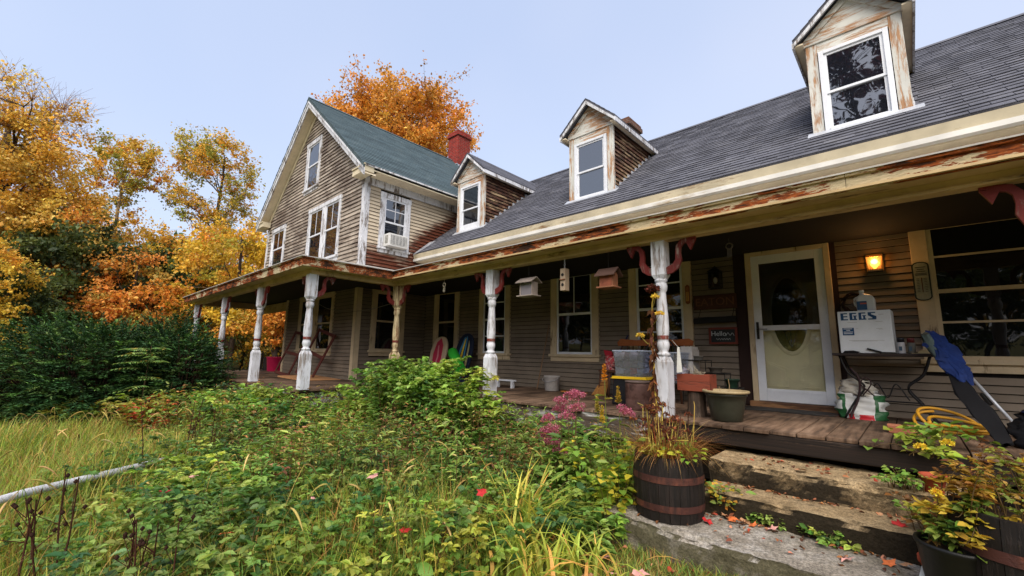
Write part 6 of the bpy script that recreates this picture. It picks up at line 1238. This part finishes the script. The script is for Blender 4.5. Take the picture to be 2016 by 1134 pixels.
# fern-like and reddish plants by the yew
rng = np.random.default_rng(64)
for x_, y_, lab, pal, hh in ((-10.2, 1.5, 'low shrub with reddish autumn leaves before the yew', [(*S(176, 96, 62), 2), (*S(120, 136, 60), 3), (*S(150, 150, 70), 2), (*S(166, 62, 48), .8)], .8), (-9.2, 2.35, 'rust-tinged shrub between yew and porch corner', [(*S(170, 110, 62), 2), (*S(110, 130, 54), 3), (*S(186, 130, 84), 1.4)], .8), (-11.9, .6, 'yellowing low shrub at the foot of the broad yew', [(*S(140, 146, 60), 3), (*S(180, 120, 60), 1.4), (*S(104, 128, 52), 2)], .6)):
    s_ = thing('autumn_shrub', (x_, y_, 0), lab, 'shrub'); v = Veg(); n = 60; a = rng.uniform(0, 6.283, n); r_ = np.sqrt(rng.random(n)) * .6; leafy(v, np.stack([x_ + r_ * np.cos(a) * 1.2, y_ + r_ * np.sin(a) * .7], 1), n, hh * .5, hh, pal, .075, .5, nodes=13, arch=.6, comp=3, stem_r=.005); part(s_, 'foliage', v.mesh('foliage', LEAF), LEAF)
# ---------------------------------------------------------------- grass
rng = np.random.default_rng(70); v = Veg()
GR = [(*S(134, 156, 64), 4), (*S(154, 164, 74), 3), (*S(108, 138, 56), 3.4), (*S(186, 170, 92), 1.3), (*S(166, 130, 74), .7)]
def field(n, poly, h, lean, w_, pal, tipw=.5, drop=0.):
    p = zone_pts(n, poly); P = np.concatenate([p, gz(p[:, 0], p[:, 1])[:, None] - .01], 1); a = rng.uniform(0, 6.283, n); patch = .75 + .5 * (np.sin(p[:, 0] * 1.9 + 1.3 * np.sin(p[:, 1] * 1.1)) * .5 + .5) * (np.sin(p[:, 1] * 2.3 + p[:, 0]) * .5 + .5); C = pick(pal, n, .2); v.add(blades(P, np.stack([np.cos(a), np.sin(a), a * 0], 1), rng.uniform(h[0], h[1], n) * patch, rng.uniform(lean[0], lean[1], n), rng.uniform(w_[0], w_[1], n), C, np.clip(C * np.array([1.25, 1.12, 1.05]), 0, .9), drop, 3))
field(9000, [(-11.5, 2.0), (-9.5, -2.6), (-4.6, -1.6), (-2.6, .5), (-2.3, 2.0), (-4.5, 1.5), (-6.5, 1.7), (-9, 2.7)], (.2, .6), (.3, 1.5), (.004, .008), [(*S(150, 116, 66), 2), (*S(176, 146, 84), 2), (*S(116, 88, 54), 1), (*G2, 3), (*G1, 3)])
field(14000, [(-11.5, 2.0), (-9.5, -2.6), (-4.6, -1.6), (-2.6, .5), (-2.3, 2.0), (-4.5, 1.5), (-6.5, 1.7), (-9, 2.7)], (.22, .5), (.15, .8), (.006, .011), GR)
field(24000, ZB, (.25, .58), (.2, 1.0), (.004, .009), GR + [(*G2, 3), (*G1, 2), (*S(190, 160, 90), 2), (*S(170, 120, 70), 1)])
field(18000, [(-34, 3), (-34, -9), (-9, -4.2), (-8, .4), (-11, 2.2), (-17, 3)], (.12, .36), (.1, .7), (.012, .022), [(*S(148, 172, 66), 3), (*S(126, 158, 60), 3.4), (*S(172, 176, 80), 1.2)])
field(7000, [(-2.2, 2.0), (-1.2, 2.2), (-.2, 2.9), (-.1, 3.28), (-1.9, 3.32), (-2.3, 3.6)], (.04, .14), (.3, 1.2), (.004, .008), [(*G1, 3), (*G2, 3), (*S(150, 140, 74), 2), (*S(150, 114, 70), 1.4)])
field(2600, [(-2.6, 3.4), (-2.05, 3.3), (-2.0, 4.5), (-6.5, 4.5), (-6, 4.2), (-3, 4.1)], (.3, .75), (.15, .6), (.006, .011), [(*G2, 3), (*G1, 3), (*S(150, 140, 70), 1)])
o = link('long_grass', v.mesh('grass', BLADE), BLADE); tag(o, 'unmown yellow-green grass around the weeds and across the lawn', 'grass', kind='stuff')
# foxtail heads and dry stalks
rng = np.random.default_rng(71); v = Veg(); p = zone_pts(95, [(-10.5, 1.6), (-8.5, -1), (-4.2, -.4), (-2.6, 1.6), (-2.6, 4.2), (-5, 2.6), (-8, 2.6)])
for q in range(len(p)):
    z_ = float(gz(*p[q])); h_ = rng.uniform(.4, .75); a = rng.uniform(0, 6.28); d = np.array([math.cos(a), math.sin(a), 0]); t_ = np.linspace(0, 1, 7)[:, None]; pt = np.array([p[q][0], p[q][1], z_]) + np.array([0, 0, h_]) * t_ + d * .22 * t_ ** 2.5; v.tubes([pt], [.0022], [S(170, 150, 84)], 3)
    hd = pt[-1] + d * .14 * np.linspace(0, 1, 6)[:, None] - np.array([0, 0, .10]) * np.linspace(0, 1, 6)[:, None] ** 2; v.tubes([hd], [np.array([.003, .007, .008, .007, .005, .002])], [pick([(*S(196, 172, 110), 2), (*S(170, 150, 84), 2), (*S(150, 120, 70), 1)], 1)[0]], 5)
o = link('foxtail_stalks', v.mesh('foxtail', DRY), DRY); tag(o, 'drooping dry foxtail grass heads standing over the weeds', 'grass', kind='stuff')
rng = np.random.default_rng(72)
for k, (x_, y_, h_, lab) in enumerate([(-3.9, .12, .72, 'dark seedheads on tall dead stalks by the white pipe'), (-6.3, 1.25, .95, 'tall dead branching brown stalk amid the weeds'), (-3.35, .55, .55, 'thin dead stalk with brown seedheads in the grass')]):
    s_ = thing('dead_stalks', (x_, y_, 0), lab, 'dead stalks'); v = Veg()
    for q in range(6):
        b = np.array([x_ + rng.normal(0, .12), y_ + rng.normal(0, .1), 0]); hq = h_ * rng.uniform(.7, 1.1); e = b + np.array([rng.normal(0, .06), rng.normal(0, .06), hq]); m_ = (b + e) / 2 + rng.normal(0, .02, 3); v.tubes([np.stack([b, m_, e])], [np.array([.006, .005, .003])], [S(70, 44, 34)], 4)
        for w_ in range(3):
            f = rng.uniform(.45, .9); b2 = b + (e - b) * f; e2 = b2 + np.array([rng.normal(0, .08), rng.normal(0, .08), rng.uniform(.06, .16)]); v.tubes([np.stack([b2, e2])], [np.array([.003, .002])], [S(74, 46, 36)], 3); v.tubes([np.stack([e2 + [0, 0, .0], e2 + [0, 0, .012], e2 + [0, 0, .026]])], [np.array([.004, .013, .003])], [S(52, 34, 28)], 6)
    part(s_, 'stalks', v.mesh('stalks', DRY), DRY)
# ---------------------------------------------------------------- day lilies
for k, (x_, y_, n, hh, lab) in enumerate([(-1.72, 2.62, 60, .42, 'low day lily clump with fallen maple leaves around it'), (-2.35, 2.75, 190, .68, 'arching day lily clump with yellowing blades in front of the barrel'), (-2.0, 2.35, 80, .5, 'day lily clump drooping over the grass below the granite slab'), (-2.95, 2.95, 70, .5, 'day lily clump with tan blades at the edge of the brambles'), (-3.05, 1.35, 16, .42, 'few broad yellow-green blades among the brambles')]):
    rng = np.random.default_rng(80 + k); s_ = thing('day_lily', (x_, y_, 0), lab, 'day lily', 'day lilies below the steps'); v = Veg(); a = rng.uniform(0, 6.283, n); P = np.stack([x_ + rng.normal(0, .13, n), y_ + rng.normal(0, .13, n), np.zeros(n)], 1); C = pick([(*S(130, 156, 66), 3), (*S(156, 176, 80), 3), (*S(190, 188, 90), 1.6), (*S(196, 160, 92), 1.4)], n, .15); v.add(blades(P, np.stack([np.cos(a), np.sin(a), a * 0], 1), rng.uniform(hh * .7, hh * 1.2, n), rng.uniform(.25, 1.0, n), rng.uniform(.016, .030, n), C, np.clip(C * np.array([1.3, 1.1, .9]), 0, .9), rng.uniform(0, .7, n) , 6)); part(s_, 'blades', v.mesh('blades', BLADE, True), BLADE)
# ---------------------------------------------------------------- pink flowers, spikes, vine
def flowerhead(v, c, r_, n, pal, s_):
    d = rdir(n); d[:, 2] = np.abs(d[:, 2]) * 1.0 - .2; P = c + nrmz(d) * r_ * (.6 + .4 * rng.random((n, 1))) * np.array([1, 1, .7]); v.add(leaves(P, nrmz(d + rng.normal(0, .5, (n, 3))), rdir(n), s_, s_ * .7, pick(pal, n, .18), .1))
PINK = [(*S(190, 104, 134), 3), (*S(160, 76, 106), 2), (*S(206, 140, 160), 1), (*S(150, 92, 84), 1)]
for k, (x_, y_, heads, lab) in enumerate([(-2.5, 3.55, [(-.12, 0, 1.05), (-.0, .05, 1.12), (.08, 0, 1.02), (-.22, -.06, .88), (-.24, -.1, .76), (-.16, -.1, .68), (.02, -.05, .92), (-.05, -.1, .62), (-.16, .02, .96), (.06, .02, 1.10), (-.28, -.05, .70), (-.1, -.12, .80)], 'dusty pink flower heads on tall leafy stems before the deck'), (-2.12, 3.92, [(0, 0, .98), (.05, .03, .93)], 'single dusty pink flower near the sunflower post')]):
    rng = np.random.default_rng(90 + k); s_ = thing('pink_flower_plant', (x_, y_, 0), lab, 'flowers'); v = Veg(); fl_ = Veg()
    for hx, hy, hz in heads:
        c = np.array([x_ + hx, y_ + hy, hz]); fl = 4
        fl_ = Veg()
        for q in range(fl): flowerhead(fl_, c + rng.normal(0, .02, 3), .055, 95, PINK, .015)
        part(s_, 'flower_head', fl_.mesh('flower_head', LEAF), LEAF)
        v.tubes([np.stack([[x_ + hx * .3, y_ + hy * .3, 0], (np.array([x_ + hx * .8, y_ + hy * .8, hz * .55])), c])], [np.array([.006, .005, .003])], [S(110, 96, 60)], 4)
    n = 16 * len(heads) // 2; leafy(v, np.stack([x_ + rng.normal(0, .12, n), y_ + rng.normal(0, .08, n)], 1), n, .4, .85, LIME, .10, .2, nodes=9, arch=.3, width=.33, comp=1)
    part(s_, 'stems', v.mesh('stems', LEAF), LEAF)
for k, (x_, y_, z_, c, lab) in enumerate([(-2.32, 3.9, 1.42, [(*S(206, 140, 40), 2), (*S(186, 116, 36), 2)], 'tall orange seed spike rising before the corn broom'), (-2.22, 4.0, 1.2, [(*S(186, 150, 56), 2), (*S(140, 120, 50), 2)], 'brown-yellow seed spike with curled leaves before the brown drum'), (-2.5, 4.05, 1.08, [(*S(176, 156, 70), 2), (*S(150, 140, 60), 2)], 'short yellow seed spike behind the pink flowers'), (-2.28, 3.78, 1.02, [(*S(206, 176, 60), 2), (*S(170, 150, 60), 2)], 'yellowish seed spike beside the single pink flower')]):
    rng = np.random.default_rng(95 + k); s_ = thing('seed_spike', (x_, y_, 0), lab, 'plant'); v = Veg(); v.tubes([np.stack([[x_ + .03, y_, 0], [x_ + .01, y_ + .01, z_ * .5], [x_, y_, z_]])], [np.array([.007, .006, .003])], [S(120, 130, 66)], 5); n = 160; t_ = rng.random(n); P = np.stack([x_ + .004 * rng.normal(size=n), y_ + .004 * rng.normal(size=n), z_ - .16 * t_], 1); d = rdir(n); d[:, 2] = np.abs(d[:, 2]) * .6; v.add(leaves(P, d, rdir(n), .028 * (.5 + t_), .014, pick(c, n), .1)); n = 14; t_ = rng.uniform(.15, .8, n); a = rng.uniform(0, 6.28, n); v.add(leaves(np.stack([np.full(n, x_), np.full(n, y_), z_ * t_], 1), np.stack([np.cos(a), np.sin(a), rng.uniform(-.3, .5, n)], 1), np.tile([0, 0, 1.], (n, 1)), .13, .045, pick([(*S(120, 140, 64), 2), (*S(150, 140, 70), 1)], n), .15, True)); part(s_, 'spike', v.mesh('spike', LEAF), LEAF)
rng = np.random.default_rng(99); s_ = thing('yellow_leaved_vine', (-1.98, 3.55, 0), 'vine with yellow heart-shaped leaves climbing beside the barrel', 'vine'); v = Veg(); n = 26; leafy(v, np.stack([-2.0 + rng.normal(0, .14, n), 3.45 + rng.normal(0, .12, n)], 1), n, .4, .85, [(*S(186, 176, 60), 3), (*S(150, 160, 62), 2), (*S(110, 140, 56), 2)], .072, .4, nodes=11, arch=.5, width=.85, comp=1); part(s_, 'leaves', v.mesh('leaves', LEAF), LEAF)
rng = np.random.default_rng(100); s_ = thing('broadleaf_weeds', (-2.15, 3.15, 0), 'fresh green broadleaf weeds at the end of the granite slab', 'weeds'); v = Veg(); n = 60; leafy(v, np.stack([-2.1 + rng.normal(0, .16, n), 3.1 + rng.normal(0, .25, n)], 1), n, .12, .36, LIME + GREEN, .05, .4, nodes=9, arch=.5, comp=3, width=.6); part(s_, 'leaves', v.mesh('leaves', LEAF_G), LEAF_G)
# ---------------------------------------------------------------- dried plants in the barrel, sunflower vine on the post
rng = np.random.default_rng(101); s_ = thing('dried_plants', (-1.57, 3.62, .68), 'dried brown grasses and withered stems in the hooped barrel', 'dried plants'); v = Veg(); n = 950; a = rng.uniform(0, 6.283, n); r_ = .22 * np.sqrt(rng.random(n)); P = np.stack([-1.57 + r_ * np.cos(a), 3.62 + r_ * np.sin(a), np.full(n, .66)], 1); C = pick([(*S(186, 150, 90), 3), (*S(150, 106, 62), 2), (*S(176, 100, 58), 1.5), (*S(120, 84, 52), 1)], n); v.add(blades(P, np.stack([np.cos(a), np.sin(a), a * 0], 1), rng.uniform(.14, .42, n), rng.uniform(.15, 1.2, n), rng.uniform(.003, .007, n), C, C, rng.uniform(0, .9, n), 5))
for q in range(80):
    a = rng.uniform(0, 6.28); r_ = .2 * math.sqrt(rng.random()); b = np.array([-1.57 + r_ * math.cos(a), 3.62 + r_ * math.sin(a), .66]); h_ = rng.uniform(.15, .45); e = b + np.array([rng.normal(0, .05), rng.normal(0, .05), h_]); v.tubes([np.stack([b, (b + e) / 2 + rng.normal(0, .015, 3), e, e + rng.normal(0, .03, 3)])], [np.array([.004, .0035, .003, .002])], [pick([(*S(206, 180, 96), 2), (*S(96, 60, 44), 2), (*S(150, 130, 70), 1)], 1)[0]], 4)
    if q % 2: flowerhead(v, e, .022, 26, [(*S(110, 62, 44), 2), (*S(150, 90, 56), 1), (*S(84, 50, 40), 2)], .026)
n = 30; leafy(v, np.stack([-1.57 + rng.normal(0, .13, n), 3.55 + rng.normal(0, .1, n)], 1), n, .06, .16, [(*S(176, 176, 66), 2), (*S(120, 150, 60), 2)], .055, .6, nodes=5, arch=.8, width=.8, comp=1, zbase=.68); part(s_, 'stems', v.mesh('stems', LEAF), LEAF)
rng = np.random.default_rng(102); s_ = thing('withered_sunflower', (-2.05, 4.66, .3), 'withered sunflower with yellow blooms tied against the white post', 'sunflower'); v = Veg(); stem = np.array([[-2.05, 4.6, .3], [-2.12, 4.66, .9], [-2.15, 4.69, 1.35], [-2.16, 4.70, 1.8], [-2.15, 4.70, 2.12], [-2.11, 4.69, 2.24]]); v.tubes([stem], [np.array([.012, .012, .011, .010, .008, .006])], [S(176, 150, 70)], 6)
n = 70; t_ = rng.uniform(.9, 2.05, n); v.add(leaves(np.stack([-2.14 + rng.normal(0, .01, n), 4.68 + rng.normal(0, .01, n), t_], 1), np.stack([rng.normal(0, .35, n), rng.normal(-.2, .2, n), np.full(n, -1.)], 1), np.stack([rng.normal(0, .4, n), np.full(n, -1.), rng.normal(0, .2, n)], 1), rng.uniform(.06, .15, n), rng.uniform(.025, .05, n), pick([(*S(76, 48, 36), 3), (*S(110, 72, 44), 2)], n), .4))
flowerhead(v, np.array([-2.12, 4.66, 2.27]), .06, 150, [(*S(92, 48, 40), 3), (*S(70, 40, 34), 2)], .04)
for c in ((-2.03, 4.62, 1.98), (-2.27, 4.62, 1.74), (-2.07, 4.61, 2.17)):
    fl_ = Veg(); flowerhead(fl_, np.array(c), .038, 130, [(*S(226, 200, 90), 3), (*S(212, 172, 62), 1)], .024); part(s_, 'bloom', fl_.mesh('bloom', LEAF), LEAF)
    v.tubes([np.stack([[-2.15, 4.69, c[2] - .12], [(c[0] - 2.15) / 2, 4.65, c[2] - .08], c])], [.004], [S(150, 140, 70)], 4)
part(s_, 'stem', v.mesh('stem', DRY), DRY)
# ---------------------------------------------------------------- right side: marigolds, mums, step weeds
rng = np.random.default_rng(103); s_ = thing('marigold_plant', (.36, 3.52, .7), 'straggling marigolds with yellow blooms and browned leaves in the black barrel', 'marigold'); v = Veg(); fl_ = Veg(); n = 34; leafy(v, np.stack([.36 + rng.normal(0, .14, n), 3.52 + rng.normal(0, .12, n)], 1), n, .12, .42, [(*S(150, 120, 54), 2), (*S(110, 78, 48), 3), (*S(120, 130, 58), 1.6), (*S(176, 146, 60), 1.2)], .030, .5, nodes=11, arch=.5, comp=3, width=.5, zbase=.7)
n = 22; leafy(v, np.stack([.14 + rng.normal(0, .06, n), 3.42 + rng.normal(0, .08, n)], 1), n, -.30, .12, [(*S(186, 160, 60), 2), (*S(150, 110, 56), 2), (*S(110, 130, 56), 2)], .045, .6, nodes=9, arch=.5, comp=3, zbase=.78)
for c in ((.10, 3.42, 1.06), (.38, 3.36, 1.02), (-.01, 3.45, 1.02), (.03, 3.36, .80)):
    fl_ = Veg(); flowerhead(fl_, np.array(c), .021, 80, [(*S(228, 204, 70), 3), (*S(212, 176, 56), 1)], .018); part(s_, 'bloom', fl_.mesh('bloom', LEAF), LEAF)
part(s_, 'foliage', v.mesh('foliage', LEAF), LEAF)
rng = np.random.default_rng(104); s_ = thing('trailing_geranium', (.05, 4.72, DK), 'yellow-green trailing plant at the deck edge beside the steps', 'plant'); v = Veg(); n = 14; leafy(v, np.stack([.02 + rng.normal(0, .14, n), 4.72 + rng.normal(0, .08, n)], 1), n, .06, .22, [(*S(150, 160, 66), 3), (*S(120, 146, 62), 2), (*S(176, 170, 76), 1)], .06, .7, nodes=8, arch=.8, width=.8, comp=1, zbase=DK); n = 12; leafy(v, np.stack([.05 + rng.normal(0, .08, n), 4.60 + rng.normal(0, .05, n)], 1), n, .05, .14, [(*S(150, 160, 66), 3), (*S(104, 136, 60), 2)], .055, 1.2, nodes=7, arch=1.2, width=.7, comp=1, zbase=DK - .05); part(s_, 'leaves', v.mesh('leaves', LEAF), LEAF)
for k, (x_, y_, z_, n, hh, pal, lab) in enumerate([(-.12, 4.28, .60, 22, .16, LIME, 'round-leaved green seedling on the pitted step'), (-1.22, 3.92, .25, 26, .30, LIME + YELL, 'leafy weed growing beside the barrel at the granite slab'), (-.95, 3.90, .25, 18, .10, LIME, 'low green weed in the joint behind the granite slab'), (-.55, 3.86, .25, 18, .09, GREEN, 'small clover patch in the slab joint'), (.0, 4.02, .42, 16, .22, GREEN, 'ferny green weed on the middle step'), (.1, 3.42, .5, 14, .2, GREEN, 'green herb growing in the black nursery pot'), (.05, 3.75, .40, 26, .34, [(*S(120, 84, 50), 2), (*S(150, 140, 60), 2)], 'withered brown weed between the terracotta pots'), (.28, 4.1, .42, 30, .5, [(*S(96, 64, 46), 3), (*S(130, 110, 56), 1)], 'dead brown stems behind the marigold barrel')]):
    rng = np.random.default_rng(110 + k); s_ = thing('step_weed', (x_, y_, z_), lab, 'weed'); v = Veg(); leafy(v, np.stack([x_ + rng.normal(0, .05, n), y_ + rng.normal(0, .025, n)], 1), n, hh * .4, hh, pal, .034 if k not in (1,) else .045, .5, nodes=7, arch=.6, width=.7, comp=1 if k in (0, 1) else 3, zbase=z_); part(s_, 'leaves', v.mesh('leaves', LEAF), LEAF)
rng = np.random.default_rng(120); v = Veg(); n = 500; x_ = rng.uniform(-5.2, -2.6, n); leafy(v, np.stack([x_[:160], 4.45 + rng.normal(0, .1, 160)], 1), 160, .3, .85, GREEN, .055, .25, nodes=10, arch=.35, comp=3, stem_r=.004); o = link('deck_edge_weeds', v.mesh('deck_edge_weeds', LEAF_G), LEAF_G); tag(o, 'tall dark weeds crowding the deck edge behind the brambles', 'weeds', kind='stuff')
# ---------------------------------------------------------------- fallen leaves
def lobed(seed):
    r = random.Random(seed); pts = []
    for k in range(11):
        a = -math.pi * .5 + 2 * math.pi * (k + .5) / 11; rad = (.05 if k % 2 == 0 else .028) * r.uniform(.85, 1.15); pts.append((rad * math.cos(a), rad * math.sin(a), r.uniform(-.006, .014)))
    return MB().add([(0, 0, .004)] + pts, [(0, 1 + k, 1 + (k + 1) % 11) for k in range(11)]).mesh('maple_leaf')
LM = {k: plain('fallen_' + k, c, .7, .25, 30) for k, c in dict(pink=S(206, 150, 140), red=S(176, 40, 40), orange=S(206, 110, 60), tan=S(176, 130, 96)).items()}
FLV = [('pink', -1.75, 2.92), ('pink', -1.62, 2.75), ('tan', -1.86, 3.05), ('tan', -1.70, 2.62), ('pink', -1.45, 2.86), ('orange', -1.5, 2.62), ('pink', -1.30, 2.75), ('tan', -1.28, 2.55), ('pink', -1.18, 2.62), ('orange', -2.1, 2.55), ('pink', -1.05, 2.70), ('tan', -.95, 2.5), ('pink', -1.55, 2.48)]
SLV = [('red', -1.27, 3.62, .262), ('orange', -1.14, 3.80, .262), ('tan', -1.05, 3.82, .262), ('orange', -1.0, 3.79, .262), ('pink', -.88, 3.80, .265), ('tan', -1.2, 3.83, .265), ('pink', -.42, 3.60, .262), ('orange', -.22, 3.72, .262), ('tan', -.14, 3.76, .265), ('orange', -.05, 3.60, .262), ('red', .0, 3.42, .27), ('red', -.16, 4.02, .428), ('tan', -.75, 4.3, .612)]
HI = [('pink', -3.15, 1.85, .55), ('pink', -3.25, 1.45, .44), ('red', -2.55, 1.75, .35), ('red', -2.4, 2.3, .50), ('pink', -4.6, 1.0, .42), ('tan', -4.2, 1.5, .5), ('red', -4.3, .75, .42), ('pink', -3.5, 1.0, .42), ('orange', -3.2, .9, .38)]
wf_ = {'ground': 'lying in the grass below the granite slab', 'step': 'fallen on the stone steps', 'weeds': 'caught on top of the brambles'}
for grp, items in (('ground', [(c, x_, y_, float(gz(x_, y_)) + .06) for c, x_, y_ in FLV]), ('step', SLV), ('weeds', HI)):
    for k, (c, x_, y_, z_) in enumerate(items):
        o = link('fallen_leaf', lobed(k + len(grp)), LM[c]); o.location = (x_, y_, z_); s_ = random.uniform(.7, 1.15); o.scale = (s_, s_, s_); o.rotation_euler = (random.uniform(-.35, .35), random.uniform(-.35, .35) + .1, random.uniform(0, 6)); tag(o, c + ' maple leaf ' + wf_[grp], 'leaf', '%s maple leaves %s' % (c, grp))
rng = np.random.default_rng(130); v = Veg(); n = 420
lx = np.concatenate([rng.uniform(-1.9, -.05, 130), rng.uniform(-1.3, .1, 60), rng.uniform(-1.3, .1, 50), rng.uniform(-2.6, -.4, 180)]); ly = np.concatenate([np.where(rng.random(130) < .55, rng.uniform(3.74, 3.86, 130), rng.uniform(3.36, 3.86, 130)), rng.uniform(4.12, 4.22, 60), rng.uniform(4.3, 4.6, 50), rng.uniform(2.2, 3.3, 180)]); lz = np.concatenate([np.full(130, .262), np.full(60, .428), np.full(50, .615), np.full(180, .05)])
v.add(leaves(np.stack([lx, ly, lz], 1), np.stack([rng.normal(size=n), rng.normal(size=n), rng.normal(0, .25, n)], 1), nrmz(rng.normal(0, .45, (n, 3)) + [0, 0, 1.]), rng.uniform(.02, .055, n), rng.uniform(.012, .035, n), pick([(*S(150, 100, 66), 3), (*S(110, 70, 48), 3), (*S(186, 130, 96), 2), (*S(160, 70, 52), 1), (*S(80, 56, 42), 2)], n, .2), .3, True))
o = link('leaf_litter', v.mesh('leaf_litter', DRY), DRY); tag(o, 'small curled brown leaf scraps in the step joints and on the ground', 'leaf litter', kind='stuff')
# utility wire crossing before the wood
solo('utility_wire', MB().tube([(-30, -12, 5.0), (-29.4, -2, 4.7), (-29, 5, 4.9), (-28.6, 12, 5.3)], .016, 5), flat('wire', S(150, 140, 120), .6), 'thin pale utility wire crossing before the autumn wood', 'wire', base=(-29, 0, 4.7))
for o in bpy.data.objects:
    if 'local' in o: del o['local']
